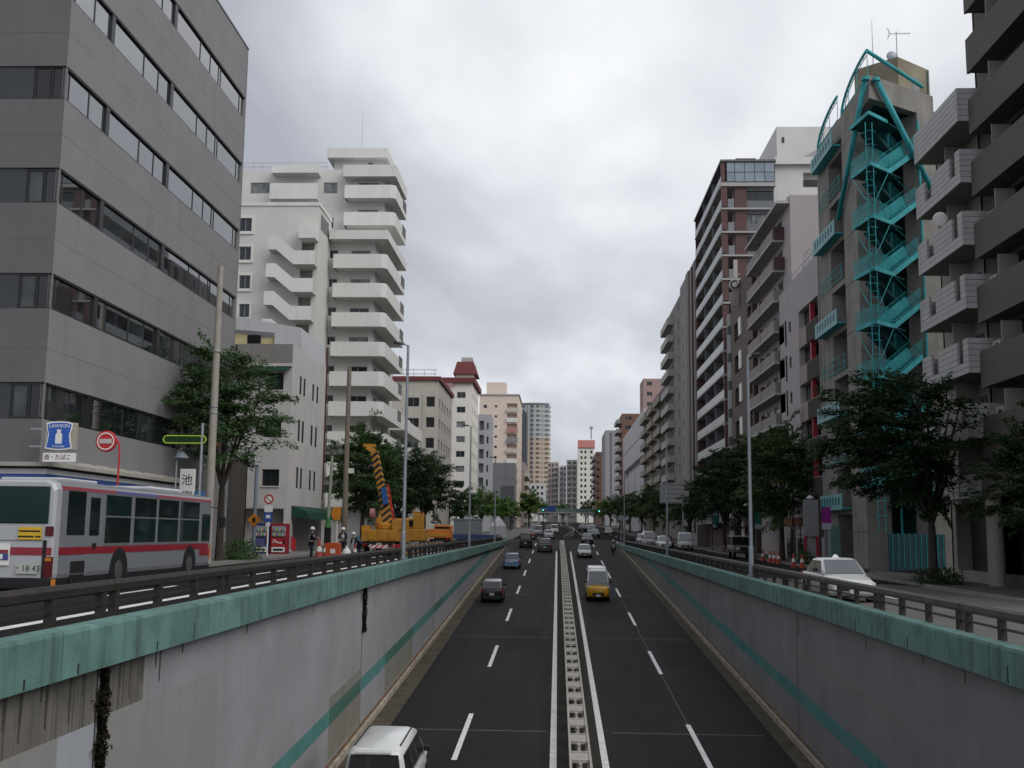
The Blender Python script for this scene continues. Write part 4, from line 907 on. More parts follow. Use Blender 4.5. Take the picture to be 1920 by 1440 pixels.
for i, z in enumerate([27.0]+LZ):
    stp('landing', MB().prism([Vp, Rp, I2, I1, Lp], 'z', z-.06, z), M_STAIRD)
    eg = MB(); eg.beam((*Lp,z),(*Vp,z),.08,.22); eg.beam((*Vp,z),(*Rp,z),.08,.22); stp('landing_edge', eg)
    if i:
        rm_ = MB(); railing(rm_, (*Lp,z), (*Vp,z), n=20); railing(rm_, (*Vp,z), (*Rp,z), n=15); stp('landing_railing', rm_)
    if i == 0: continue
    E1 = Vector((22.1, 66.15, z+1.6)); S1 = Vector((Rp[0], Rp[1], z)); nrm = Vector((-.559,.829,0))
    f1 = MB()
    for off in (0, 1.0): a = S1+nrm*off; b_ = E1+nrm*off; f1.beam(a, b_, .05, .30)
    stp('stringer', f1)
    tr = MB()
    for k in range(8):
        t = (k+.5)/8; a = S1.lerp(E1, t); tr.beam(a+nrm*.05, a+nrm*.95, .26, .04)
    stp('treads', tr)
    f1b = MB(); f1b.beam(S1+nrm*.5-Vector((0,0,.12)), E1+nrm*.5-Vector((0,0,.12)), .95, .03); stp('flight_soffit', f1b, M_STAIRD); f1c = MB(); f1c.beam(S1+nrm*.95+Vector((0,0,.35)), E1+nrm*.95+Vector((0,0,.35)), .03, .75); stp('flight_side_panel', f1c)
    rr = MB(); railing(rr, S1, E1, n=16); railing(rr, S1+nrm, E1+nrm, n=12)
    for hh in (.3, .75, .9): rr.tube(S1+Vector((0,0,hh)), E1+Vector((0,0,hh)), .016, n=4)
    stp('flight_railing', rr)
    mid = MB().prism([(22.05,66.1),(22.6,66.5),(21.5,68.3),(20.9,67.9)], 'z', z+1.55, z+1.6); stp('mid_landing', mid, M_STAIRD)
    S2 = Vector((21.2, 67.8, z+1.6)); E2 = Vector((19.3, 66.6, z+3.15)); f2 = MB(); f2.beam(S2, E2, 1.0, .14); stp('return_flight', f2, M_STAIRD); f3 = MB(); railing(f3, S2+Vector((.28,-.4,0)), E2+Vector((.28,-.4,0)), n=14); stp('return_railing', f3)
    if i < len(LZ):
        rd = MB()
        rd.tube((*Lp,z),(18.45,64.1,z-2.1),.025,n=4); rd.tube((*Rp,z),(18.95,63.95,z-2.1),.025,n=4); rd.tube((18.75,64.6,z),(18.2,65.9,z-3.0),.02,n=4); rd.tube((18.75,64.6,z),(19.9,65.0,z-3.0),.02,n=4)
        rd.tube((*Rp,z),(22.0,66.0,z-1.4),.02,n=4); stp('tie_rods', rd)
for sx in (-.2, .2): stp('ladder_rail', MB().tube((18.62+sx,63.75,2),(18.62+sx,63.75,26.5),.03,n=5))
for k in range(28):
    rg = MB().tube((18.42,63.75,2.5+k*.85),(18.82,63.75,2.5+k*.85),.018,n=4)
    rg.path([(18.62+.34*math.cos(a), 63.72+.34*math.sin(a), 2.9+k*.85) for a in [math.pi+math.pi*i/6 for i in range(7)]], .018, 4); stp('ladder_cage_hoop', rg)
stp('post', MB().tube((22.35,66.15,0),(22.35,66.15,27.5),.08,n=8)); stp('post', MB().tube((20.9,67.5,0),(20.9,67.5,28),.07,n=8))
zg = 1.55
en = MB(); en.prism([D2(-.1,.35),D2(4.9,.35),D2(4.9,.3),D2(-.1,.3)], 'z', -.2, 1.9); stp('entrance_fence', en, M_STAIRD)
for k in range(10): a = D2(.2+k*.5,.36); stp('fence_picket', MB().tube((a[0],a[1],-.1),(a[0],a[1],1.95),.03,n=4))
rw = MB().prism([(20.28,67.62),(21.38,69.28),(22.58,69.18),D2(5.9,-1.22),D2(5.9,-1.25),(22.56,69.15),(21.36,69.24),(20.29,67.55)], 'z', 0, 28.1); stp('recess_shade_lining', rw, mat('recess_shade_turquoise', (.02,.07,.075), rough=.8, var=.15))  # thin sheets added in the recess, its shade put into their dark colour
# big diagonal pipes and roof arches belong to the building
r2p('diagonal_pipe', MB().tube((18.55,63.9,29.3),(18.55,71.1,22.6),.17,n=10), M_STAIR, True); pp = D2(.35,.25); pq = D2(5.6,.25)
r2p('diagonal_pipe', MB().tube((pp[0],pp[1],29.3),(pq[0],pq[1],22.7),.17,n=10), M_STAIR, True)
r2p('pipe_joint', MB().lathe([(.1,-.12),(.24,-.1),(.24,.1),(.1,.12)], (18.55,63.85,29.3), 10), M_STAIR); r2p('pipe_joint', MB().lathe([(.1,-.12),(.24,-.1),(.24,.1),(.1,.12)], (pp[0],pp[1],29.3), 10), M_STAIR)
def arch(ya, yb, zt_):
    mb = MB(); pts = []
    for i in range(13):
        a = math.pi/2*i/12; y = ya+(yb-ya)*(1-math.cos(a)); z = 29.62+(zt_-29.62)*math.sin(a); pts.append((18.85, y, z))
    mb.path(pts, .09, 7)
    mb.path([(18.85, p[1]+(yb-p[1])*.14, 29.62+(p[2]-29.62)*.82) for p in pts], .03, 5)
    for i in range(1, 13): mb.tube((18.85, pts[i][1]+(yb-pts[i][1])*.14, 29.62+(pts[i][2]-29.62)*.82), pts[i], .018, n=4)
    for i in range(3, 13, 3): mb.tube((18.85, pts[i][1], 29.62), pts[i], .022, n=4)
    mb.tube((18.85, ya, 29.72), (18.85, yb, 29.72), .07, n=5)
    r2p('roof_arch', mb, M_STAIR)
arch(70.6, 64.4, 31.4); arch(77.3, 71.6, 31.4)
a0, a1 = D2(0,.02), D2(5.0,.02)
r2p('ridge_bar', MB().tube((18.85,64.4,31.35),(a1[0],a1[1],30.0),.12,n=8), M_STAIR)
# penthouse, rotated
pent = [(22.5,70.0),(20.2,72.1),(22.9,75.0),(25.3,72.2)]
r2p('penthouse', MB().prism(pent, 'z', 28.9, 33.5), M_MOSS)
def onf(p, q, t, off): 
    a = Vector((*p,0)).lerp(Vector((*q,0)), t); n_ = Vector((q[1]-p[1], -(q[0]-p[0]), 0)).normalized(); a += n_*off; return (a.x, a.y)
pa, pb = onf(pent[0], pent[3], .42, .02), onf(pent[0], pent[3], .66, .02); pc, pd = onf(pent[0], pent[3], .66, -.05), onf(pent[0], pent[3], .42, -.05)
r2p('penthouse_window', MB().prism([pa,pb,pc,pd], 'z', 31.3, 32.5), G_WIN)
pa = onf(pent[0], pent[3], .93, .06); r2p('drain_pipe', MB().tube((pa[0],pa[1],28.9),(pa[0],pa[1],33.4),.07,n=6), mat('pale_green_pipe', (.14,.24,.19)))
r2p('penthouse_slab', MB().prism([(23.6,69.4),(22.4,70.6),(25.2,73.4),(26.8,72.0)], 'z', 29.3, 29.45), M_MOSS)
tag(MB().tube((0,0,0),(0,0,3.3),.035,.012,6).build('lightning_rod', M_STEEL, loc=(21.3,71.4,33.5)), 'thin lightning rod on the mossy concrete penthouse', 'rod')
an = thing('tv_antenna', 'television antenna on a mast above the mossy concrete penthouse', 'antenna', (22.7, 70.7, 33.5))
MB().tube((0,0,0),(0,0,2.1),.03,n=6).build('mast', M_STEEL, an); mb = MB().tube((-.45,0,1.95),(.95,0,1.95),.02,n=5)
for k in range(8): mb.tube((-.2+k*.15,-.22,1.95),(-.2+k*.15,.22,1.95),.008,n=4)
mb.tube((-.4,0,1.95),(-.6,0,2.35),.02,n=4).tube((-.4,0,1.95),(-.6,0,1.6),.02,n=4).tube((-.5,-.1,2.2),(-.5,.25,1.7),.012,n=4); mb.build('yagi', M_STEEL, an)
MB().lathe([(.02,0),(.3,.04),(.36,.1),(.3,.06)], (-.35,-.1,.35), 12, 'y').build('dish', M_STEEL, an)

# ---- R3: mauve apartment block, high part and low street part
M_MAUVE = mat('mauve_render', (.40,.36,.37), rough=.8, var=.06, scale=.5, streak=.16, fine=.03)
M_MAUVEP = mat('mauve_parapet', (.265,.235,.235), rough=.75, var=.07, rnd=.04)
M_MAROON = mat('maroon_panel', (.085,.05,.05), rough=.7, var=.1)
r3 = Bld('mauve_apartment_block', 'mauve apartment block with long street balconies above a lower front part', 19.4, 38, 89.6, 105.6, gR(90), 30.2, M_MAUVE, 'nx')
z = 26.85; k = 0
while z > 4:
    balcony(r3.st, r3.uS(105.2), r3.uS(92.3), z, 1.0, 1.12, M_MAUVEP, slabm=M_PALES)
    for Y0 in (104.6, 101.4, 98.2, 95.2): r3.st.window(r3.uS(Y0), r3.uS(Y0-2.2), z+.25, z+2.2, G_DARK, M_ALU, split=2, depth=.14)
    r3.st.box('divider', r3.uS(98.75), r3.uS(98.65), 0, 1.02, z+.2, z+1.5, M_MAROON)
    if k < 2: r3.lbox('corner_panel', 18.5, 19.38, 92.12, 92.22, z+.2, z+1.3, M_MAROON)
    z -= 2.665; k += 1
r3.st.box('eave', r3.uS(105.5), r3.uS(89.7), .003, 1.1, 29.5, 29.75, M_PALES)
r3.finish()
r3l = Bld('mauve_front_block', 'lower mauve building with pink panels and red columns beside the turquoise stairs', 18.8, 19.39+18, 78.2, 92.2, gR(85), 22.0, M_MAUVE, 'nx', inset=2.2)
M_PINKP = mat('pink_panel', (.30,.245,.225), rough=.75, var=.07, streak=.15)
M_REDC = mat('red_column', (.30,.03,.045), rough=.5, var=.1)
z = 19.1
while z > 3:
    r3l.st.holes.append((r3l.uS(84.7), r3l.uS(78.3), z-1.5, z, 2.0))
    r3l.st.box('spandrel_panel', r3l.uS(84.7), r3l.uS(82.1), .003, .05, z-2.95, z-1.55, M_PINKP)
    r3l.st.box('red_column', r3l.uS(81.3), r3l.uS(80.9), -.4, -.05, z-1.5, z, M_REDC)
    r3l.st.window(r3l.uS(84.6), r3l.uS(82.2), z-1.5, z, G_DARK, M_DARKFRAME, depth=.5, hole=False)
    r3l.st.window(r3l.uS(88.4), r3l.uS(87.6), z-1.0, z-.1, G_DARK, M_DARKFRAME, depth=.12)
    r3l.st.window(r3l.uS(92.0), r3l.uS(90.2), z-1.4, z+.2, G_DARK, M_DARKFRAME, depth=.9)
    r3l.st.box('vent_pipe', r3l.uS(89.4), r3l.uS(89.3), .003, .1, z-1.9, z+.2, M_DARKW)
    r3l.st.box('opening_shade_sheet', r3l.uS(82.1), r3l.uS(78.35), -1.3, -1.2, z-1.5, z, M_SILLBLACK)  # sheet added in the opening, its shade put into the black colour
    r3l.st.box('recess_shade_panel', r3l.uS(82.0), r3l.uS(78.3), .003, .04, z-2.95, z-1.55, M_DARKW)  # flat panel between openings, recess shade put into its dark colour
    z -= 2.9
r3l.finish()
mb = MB()
for y in (80, 82, 84, 86, 88, 90): mb.tube((19.1,y,22),(19.1,y,22.9),.03,n=5)
for h in (22.4, 22.9): mb.tube((19.1,79,h),(19.1,91,h),.025,n=5)
for y in (83.4, 84.3): mb.path([(19.2,y,22),(19.2,y,23.6),(19.5,y,23.9),(19.9,y,23.6),(19.9,y,22)], .035, 5)
r3l.lmb('roof_rail_and_ladder', mb, M_STEEL)

# ---- R4: brown building with white window bays and a ring emblem sign
M_BROWN = mat('brown_tile', (.105,.075,.062), rough=.7, var=.1, scale=1, streak=.15, fine=.05)
r4 = Bld('brown_tile_building', 'narrow brown tiled building with white bay panels and a projecting sign', 19.0, 36, 105.8, 119.0, gR(112), 28.3, M_BROWN, 'nx')
z = 24.2
while z > 2.5:
    r4.st.window(r4.uS(116.8), r4.uS(113.9), z-1.9, z, G_DARK, M_DARKFRAME, depth=.35, split=2)
    r4.st.box('white_panel', r4.uS(113.6), r4.uS(112.2), .003, .12, z-1.75, z+.15, M_WHITE)
    r4.st.window(r4.uS(108.6), r4.uS(106.4), z-1.7, z+.2, G_WIN, M_DARKFRAME, depth=.3, split=2)
    z -= 3.5
r4.st.holes.append((r4.uS(118.5), r4.uS(106.2), .2, 2.6, 1.0))
r4.finish()
sg2 = thing('projecting_sign', 'pale projecting sign with a dark ring emblem high on the brown tiled building', 'sign', (18.75, 113.2, 25.6))
MB().box(-.55,.2,-.12,.12,0,1.5).build('lower_board', mat('sign_pinkish', (.33,.29,.28)), sg2); MB().lathe([(.02,-.13),(.6,-.13),(.62,0),(.6,.13),(.02,.13)], (-.2,0,2.3), 20, 'y').build('disc', M_PALES, sg2)
mb = MB()
for i in range(20):
    a, b_ = 2*math.pi*i/22+.9, 2*math.pi*(i+1)/22+.9
    mb.hexa([(-.2+.28*math.cos(a),-.15,2.3+.28*math.sin(a)),(-.2+.5*math.cos(a),-.15,2.3+.5*math.sin(a)),(-.2+.5*math.cos(b_),-.15,2.3+.5*math.sin(b_)),(-.2+.28*math.cos(b_),-.15,2.3+.28*math.sin(b_))], [(-.2+.28*math.cos(a),-.132,2.3+.28*math.sin(a)),(-.2+.5*math.cos(a),-.132,2.3+.5*math.sin(a)),(-.2+.5*math.cos(b_),-.132,2.3+.5*math.sin(b_)),(-.2+.28*math.cos(b_),-.132,2.3+.28*math.sin(b_))])
mb.build('ring_emblem', M_DARKFRAME, sg2); MB().box(-.3,.1,-.1,.1,3.0,5.0).build('upper_board', M_PALES, sg2); MB().box(-.2,.35,-.04,.04,.3,.4).box(-.2,.35,-.04,.04,3.4,3.5).build('bracket', M_STEEL, sg2)
# slim grey stair cylinder
cyl = thing('stair_cylinder', 'slim grey round stair shaft with dark slots beside the brown tiled building', 'building', (19.7, 121.0, gR(121)))
MB().lathe([(.85,0),(.85,26.2),(.6,26.3),(.02,26.3)], n=18).build('shaft', mat('grey_shaft', (.33,.33,.335), rough=.7, var=.06, streak=.2), cyl, smooth=False)
for k in range(8): MB().lathe([(.87,0),(.87,1.0)], (0,0,2.2+3.1*k), 18).build('slot', M_DARKFRAME, cyl)
MB().box(-.2,6,-.9,1.0,0,26).build('back_wall', MATS['grey_shaft'], cyl, loc=(.6,0,0))

# ---- R5: dark red tower
M_MAR = mat('dark_red_tile', (.115,.062,.060), rough=.65, var=.08, scale=1.5, fine=.05)
M_GPAN = mat('grey_glass_panel', (.20,.212,.225), rough=.25, spec=.5, var=.05, rnd=.06)
M_BLUEG = mat('blue_grey_panel', (.15,.16,.175), rough=.5, var=.06)
M_SKYG = glass('sky_tinted_glass', col=(.13,.18,.24), alt=(.20,.25,.29), frac=.5, rough=.03, ior=2.2)  # sky reflection put into the glass colour as pale blue
r5 = Bld('dark_red_tower', 'tall dark red apartment tower with grey panel balconies and a glazed top floor', 20.3, 38, 124.6, 148, gR(135), 45.2, M_WHITEA, 'nx', wm2=M_MAR)
S5 = [42.15-2.79*k for k in range(15)]
for i, z in enumerate(S5):
    if z < 3: continue
    o = balcony(r5.st, r5.uS(147.6), r5.uS(123.6), z, 1.45, 1.15, M_GPAN, slabm=M_PALES, ends=False)
    for Y0 in (146.5, 142.8, 139, 135, 131.2, 127.6): r5.st.window(r5.uS(Y0), r5.uS(Y0-2.6), z+.3, z+2.3, G_DARK, M_DARKFRAME, split=2, depth=.14)
    for Y0 in (147.75, 139.5, 131.4): r5.st.box('divider', r5.uS(Y0), r5.uS(Y0-.18), 0, 1.40, z+.2, z+2.79, M_BLUEG if Y0 < 147 else M_MAR)
    r5.lbox('corner_post', 18.86, 19.5, 123.3, 123.9, z+.2, z+2.79, M_MAR)
    # gable face: slab line, notch balcony panel, red panel, blue-grey window bay
    if i > 0:
        r5.lbox('slab_line', 18.8, 25.1, 123.18, 124.58, z+2.6, z+2.79, M_PALES)
        r5.lbox('notch_panel', 19.6, 20.3, 123.45, 123.55, z, z+1.15, M_GPAN)
        r5.lbox('red_panel', 20.4, 21.75, 123.5, 124.58, z, z+2.6, M_MAR)
        r5.lbox('bay_panel', 21.76, 25.0, 123.7, 124.58, z, z+1.0, M_BLUEG); r5.lbox('bay_panel', 21.76, 25.0, 123.7, 124.58, z+2.2, z+2.6, M_BLUEG)
        pw = r5.lbox('bay_window', 21.77, 24.98, 123.9, 124.5, z+1.002, z+2.198, G_WIN)
        for xx in (22.3, 22.9, 24.4): r5.lbox('bay_mullion', xx, xx+.07, 123.86, 123.898, z+1.002, z+2.198, M_DARKFRAME)
        r5.cam.window(r5.uC(26.6), r5.uC(27.4), z+.5, z+1.7, G_WIN, M_ALU, depth=.12)
    if i % 1 == 0 and i < 3: r5.cam.holes.append((r5.uC(28.6), r5.uC(35), z+.1, z+1.9, 1.0)); r5.lbox('gallery_rail', 28.6, 35, 124.55, 124.598, z+.15, z+1.0, M_DARKW)
r5.finish()
# glazed top floor
for i in range(5):
    xa = 19.3+i*1.15
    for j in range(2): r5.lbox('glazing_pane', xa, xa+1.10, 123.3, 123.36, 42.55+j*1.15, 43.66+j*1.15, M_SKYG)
    r5.lbox('glazing_bar', xa+1.10, xa+1.15, 123.26, 123.36, 42.5, 44.9, M_DARKFRAME)
r5.lbox('glazing_bar', 19.25, 25.1, 123.25, 123.299, 43.66, 43.70, M_DARKFRAME); r5.lbox('glazing_backing', 19.3, 25.05, 123.45, 124.58, 42.4, 44.9, M_BLUEG)
r5.lbox('slab_line', 18.8, 25.1, 123.18, 124.58, 42.15, 42.39, M_PALES); r5.lbox('roof_edge', 18.75, 25.2, 123.1, 148.1, 44.92, 45.15, M_BLUEG); r5.lbox('roof_rim', 25.21, 38, 124.0, 124.58, 44.9, 45.75, M_WHITEA)
r5.lbox('roof_unit', 21.0, 23.4, 126, 128, 45.2, 46.3, M_MAR)
r5.lbox('rooftop_block', 25.9, 38, 126.0, 140, 45.2, 50.2, M_WHITEA); r5.lbox('rooftop_slot', 26.5, 26.8, 125.95, 125.99, 48.2, 48.9, M_DARKFRAME)
mb = MB().prism([(28.2,45.75),(38,45.75),(38,50.9)], 'y', 124.7, 124.8); r5.lmb('roof_screen', mb, mat('grey_mesh_screen', (.33,.34,.345), var=.1, scale=4))

# ---- R6 to R11 further along the right street side
def row(name, label, ya, yb, zt, wm, x=18.8, floors=None, fh=2.85, bal=None, win=None, par=None, slabm=None, zoff=.0, xb=None, street='nx', balX=1.0, wz=(.8,2.1), cat='building', caml=None, gm=None):
    base = gR((ya+yb)/2) if street == 'nx' else gL((ya+yb)/2)
    b = Bld(name, label, x if street == 'nx' else (xb or x-16), (xb or x+16) if street == 'nx' else x, ya, yb, base, zt, wm, street, cat=cat)
    z = zt-fh-zoff
    while z > base+2.5:
        if win:
            for a, w_ in win: b.st.window(b.uS(a) if street == 'px' else b.uS(a+w_), (b.uS(a) if street == 'px' else b.uS(a+w_))+w_, z+wz[0], z+wz[1], gm or G_DARK, M_ALU, depth=.15, split=2 if w_ > 1.2 else 1)
        if bal:
            for a, c in bal: balcony(b.st, min(b.uS(a), b.uS(c)), max(b.uS(a), b.uS(c)), z, balX, 1.15, par or wm, slabm=slabm)
        if caml:
            for a, w_ in caml: b.cam.window(a, a+w_, z+.9, z+2.0, gm or G_DARK, M_ALU, depth=.15, split=2 if w_ > 1.2 else 1)
        z -= fh
    return b
M_R6 = mat('pinkish_grey_tile', (.26,.235,.235), rough=.75, var=.07, streak=.15); M_R7 = mat('warm_grey_render', (.215,.20,.19), rough=.8, var=.08, streak=.2); M_R8 = mat('olive_taupe_tile', (.165,.15,.13), rough=.8, var=.08, streak=.18)
b6 = row('pinkish_slit_tower', 'pinkish grey high-rise with a column of slit windows', 148.6, 166.3, 39.6, M_R6, win=[(151,.9),(158,1.2),(162.5,.8)], caml=[(2,1.2)]); b6.lbox('dark_pier', 18.6, 18.79, 150.0, 150.9, 2, 39, M_MAROON); b6.lbox('dark_pier', 18.55, 18.79, 154.0, 157.2, 2, 39.4, M_R7); b6.finish()
b7 = row('warm_grey_balcony_tower', 'warm grey tower with stacked pale balconies', 166.6, 191, 39.0, M_R7, x=19.0, bal=[(178,190.5)], win=[(179,2),(182,2),(186,2),(170,1.0)], par=M_PALES); b7.finish()
b8 = row('olive_balcony_block', 'olive taupe apartment block with beige balconies', 191.5, 242, 28.2, M_R8, x=19.0, bal=[(194,206),(210,222),(226,240)], win=[(195,2),(200,2),(211,2),(216,2),(227,2),(233,2)], par=mat('beige_parapet', (.30,.27,.23), var=.08)); b8.lbox('roof_hut', 21, 27, 200, 208, 28.2, 31, M_R8); b8.finish()
M_SHEET = mat('white_sheet_wall', (.46,.455,.47), rough=.6, var=.05, streak=.12)
b9 = row('white_windowless_block', 'large pale windowless block with one dark band', 243, 322, 29.6, M_SHEET, x=19.2, fh=30); b9.st.holes.append((b9.uS(316), b9.uS(246), 17.2, 19.6, 1.2)); b9.lbox('panel_line', 19.15, 19.19, 244, 321, 24.2, 24.35, M_ROOF); b9.lbox('panel_line', 19.15, 19.19, 270, 270.3, 4, 17, M_ROOF); b9.lbox('panel_line', 19.15, 19.19, 296, 296.3, 4, 17, M_ROOF); b9.finish()
M_BRK = mat('brown_brick_tile', (.20,.115,.085), rough=.8, var=.1)
b10 = row('brown_balcony_tower', 'brown apartment tower with pale balcony slabs beyond the windowless block', 330, 346, 38, M_BRK, x=19.4, bal=[(331,345)], win=[(332,2),(337,2)], par=M_PALES, caml=[(1,2)], balX=1.6); b10.finish()
b10b = row('pink_slim_tower', 'slim pink tower rising behind the olive balcony block', 300, 312, 44.5, mat('pink_render', (.36,.25,.23), var=.06), x=23.5, win=[(302,2)], caml=[(1,1.5)]); b10b.finish()
b11 = row('grey_slab_tower', 'plain grey slab tower with a dark vertical slot', 400, 432, 39.5, mat('grey_tile_far', (.30,.30,.315), var=.05), x=17.4, xb=24, win=[(410,1.2),(420,1.2)]); b11.cam.holes.append((1.6, 2.3, 5, 38.5, .5)); b11.finish()
b12 = row('brown_far_block', 'brown apartment block with pale balconies next to the pink-topped building', 440, 470, 34.5, M_BRK, x=15.3, xb=19.5, caml=[(.3,1.2),(2.2,1.4)], bal=[(442,468)], win=[(445,3),(455,3)], par=M_PALES); b12.finish()
# ================================================================== mid and far buildings, left side and street end
M_BG1 = mat('pale_beige_render', (.52,.485,.43), rough=.85, var=.07, streak=.2); M_CREAM = mat('cream_render', (.74,.71,.66), rough=.85, var=.05, streak=.15); M_REDROOF = mat('dark_red_roof', (.16,.045,.045), rough=.7, var=.12); M_PEACH = mat('peach_render', (.68,.57,.49), rough=.85, var=.05, streak=.12)
M_LGREY = mat('light_grey_render', (.36,.37,.38), rough=.8, var=.06); M_GWALL = mat('flat_grey_cladding', (.165,.17,.18), rough=.7, var=.06); M_DGREY = mat('dark_grey_cladding', (.075,.08,.088), rough=.6, var=.06)
a1_ = Bld('beige_red_edge_block', 'beige apartment block with a thin red roof edge behind the white block', -30, -16.9, 152, 172, gL(160), 22.9, M_BG1, 'px')
z = 20.2
while z > 3:
    a1_.cam.window(a1_.uC(-21.3), a1_.uC(-19.6), z-1.0, z+.3, G_DARK, M_ALU, split=2, depth=.2); a1_.cam.window(a1_.uC(-18.6), a1_.uC(-17.4), z-1.0, z+.45, G_DARK, M_ALU, depth=.35)
    for k in range(5): a1_.st.window(1.2+k*3.6, 3.0+k*3.6, z-1.0, z+.3, G_DARK, M_ALU, split=2)
    a1_.cam.box('pilaster', a1_.uC(-19.1), a1_.uC(-18.9), .003, .15, z-2.0, z+.9, M_BG1)
    z -= 2.92
a1_.finish(); a1_.lbox('red_roof_edge', -30.2, -16.6, 151.7, 172.2, 22.9, 23.5, M_REDROOF)
mb = MB()
for h in (23.9, 24.5): mb.tube((-28,152.2,h),(-17.2,152.2,h),.04,n=4)
for k in range(8): mb.tube((-28+k*1.5,152.2,23.4),(-28+k*1.5,152.2,24.5),.03,n=4)
a1_.lmb('roof_railing', mb, M_STEEL)
a2_ = Bld('cream_red_roof_block', 'cream apartment block with red balcony fronts and a red mansard roof hut', -24.3, -17.0, 213, 230, gL(220), 31.0, M_CREAM, 'px')
z = 29.2
while z > 4:
    a2_.cam.window(a2_.uC(-20.0), a2_.uC(-18.3), z-1.2, z, G_WIN, M_ALU, split=2, depth=.2)
    a2_.cam.holes.append((a2_.uC(-23.7), a2_.uC(-21.2), z-2.6, z-.2, 1.2)); a2_.lbox('balcony_front', -23.8, -21.1, 212.4, 212.5, z-2.65, z-1.7, M_REDROOF if z > 20 else M_CREAM); a2_.lbox('balcony_slab', -23.8, -21.1, 212.4, 212.98, z-2.85, z-2.66, M_CREAM); a2_.lbox('balcony_window', -23.5, -21.4, 214.1, 214.18, z-2.4, z-.5, G_DARK)
    for k in range(4): a2_.st.window(1.5+k*4, 3.2+k*4, z-1.2, z, G_DARK, M_ALU, split=2)
    z -= 2.92
a2_.finish(); a2_.lbox('roof_edge', -24.8, -16.4, 212.3, 230.5, 31.0, 32.0, M_REDROOF); a2_.lbox('roof_edge_light', -24.6, -20.8, 212.2, 212.28, 30.2, 30.9, mat('pink_edge', (.36,.20,.20)))
a2_.lbox('hut_base', -20.5, -16.9, 215, 221, 32.0, 33.0, M_CREAM); a2_.lmb('mansard', MB().hexa([(-21.0,214.3,33.0),(-16.2,214.3,33.0),(-16.2,222,33.0),(-21.0,222,33.0)], [(-20.3,215,35.6),(-17.0,215,35.6),(-17.0,221.3,35.6),(-20.3,221.3,35.6)]), M_REDROOF); a2_.lbox('hut_tank', -19.5, -17.3, 216, 219, 35.6, 36.6, M_PALES)
a3_ = Bld('grey_stairwell_block', 'narrow light grey block with a stack of open stair landings', -19.2, -15.6, 252, 262, gL(256), 29.0, M_LGREY, 'px')
z = 27.5
while z > 5:
    a3_.cam.holes.append((.9, 2.0, z-2.2, z, 1.4)); a3_.cam.window(2.6, 3.1, z-2.0, z-.4, G_DARK, M_ALU); a3_.st.window(2, 4, z-1.8, z-.5, G_DARK, M_ALU, split=2); z -= 3.3
a3_.finish()
a4_ = Bld('peach_apartment_block', 'tall peach apartment block with a rooftop box and corner balconies', -22.6, -11.3, 310, 340, gL(320), 40.8, M_PEACH, 'px')
z = 38.5; k = 0
while z > 6:
    a4_.cam.holes.append((a4_.uC(-14.6), a4_.uC(-11.7), z-2.2, z, 1.4)); a4_.lbox('balcony_front', -14.7, -11.5, 309.3, 309.45, z-2.5, z-1.3, [M_BG1, M_WHITEB, mat('salmon_panel', (.42,.22,.18)), mat('grey_blue_panel', (.22,.23,.26))][k % 4]); a4_.lbox('balcony_window', -14.3, -12.0, 311.5, 311.55, z-2.1, z-.4, G_DARK)
    a4_.cam.window(a4_.uC(-18.2), a4_.uC(-17.4), z-1.2, z-.5, G_DARK, M_ALU); a4_.cam.window(a4_.uC(-21.4), a4_.uC(-20.4), z-1.4, z-.4, G_DARK, M_ALU)
    for q in range(5): a4_.st.window(2+q*5.6, 4.6+q*5.6, z-2, z-.4, G_DARK, M_ALU, split=2)
    z -= 2.92; k += 1
a4_.finish(); a4_.lbox('roof_box', -20.8, -15.2, 313, 322, 40.8, 45.0, M_PEACH); a4_.lbox('roof_edge', -22.8, -11.0, 309.7, 340, 40.8, 41.2, M_PALES)
a5_ = Bld('grey_clad_block', 'windowless grey clad block with a dark doorway panel above the far pavement', -17.3, -11.3, 286, 300, gL(290), 19.9, M_GWALL, 'px')
for zj in (15.6,): a5_.cam.holes.append((0., 6., zj, zj+.12, .06))
a5_.cam.holes.append((3.5, 3.62, 13.9, 19.9, .06)); a5_.finish(); a5_.lbox('dark_panel', -14.7, -11.4, 285.8, 285.98, 3, 13.9, M_DGREY)
a6_ = Bld('pinkish_mid_block', 'low pinkish building with grey balconies past the peach block', -16, -10.6, 345, 380, gL(360), 24, mat('pink_grey_render', (.34,.27,.26), var=.08), 'px')
z = 22
while z > 7:
    for q in range(6): a6_.st.window(2+q*5.5, 4.6+q*5.5, z-2, z-.4, G_DARK, M_ALU, split=2)
    balcony(a6_.st, 1, 34, z-2.5, 1.2, 1.1, M_BG1); z -= 2.9
a6_.finish()
a7_ = Bld('black_mid_tower', 'slim black tower face rising beside the round tower', -16, -11.5, 400, 415, gL(400), 46, M_DGREY, 'px'); a7_.finish()
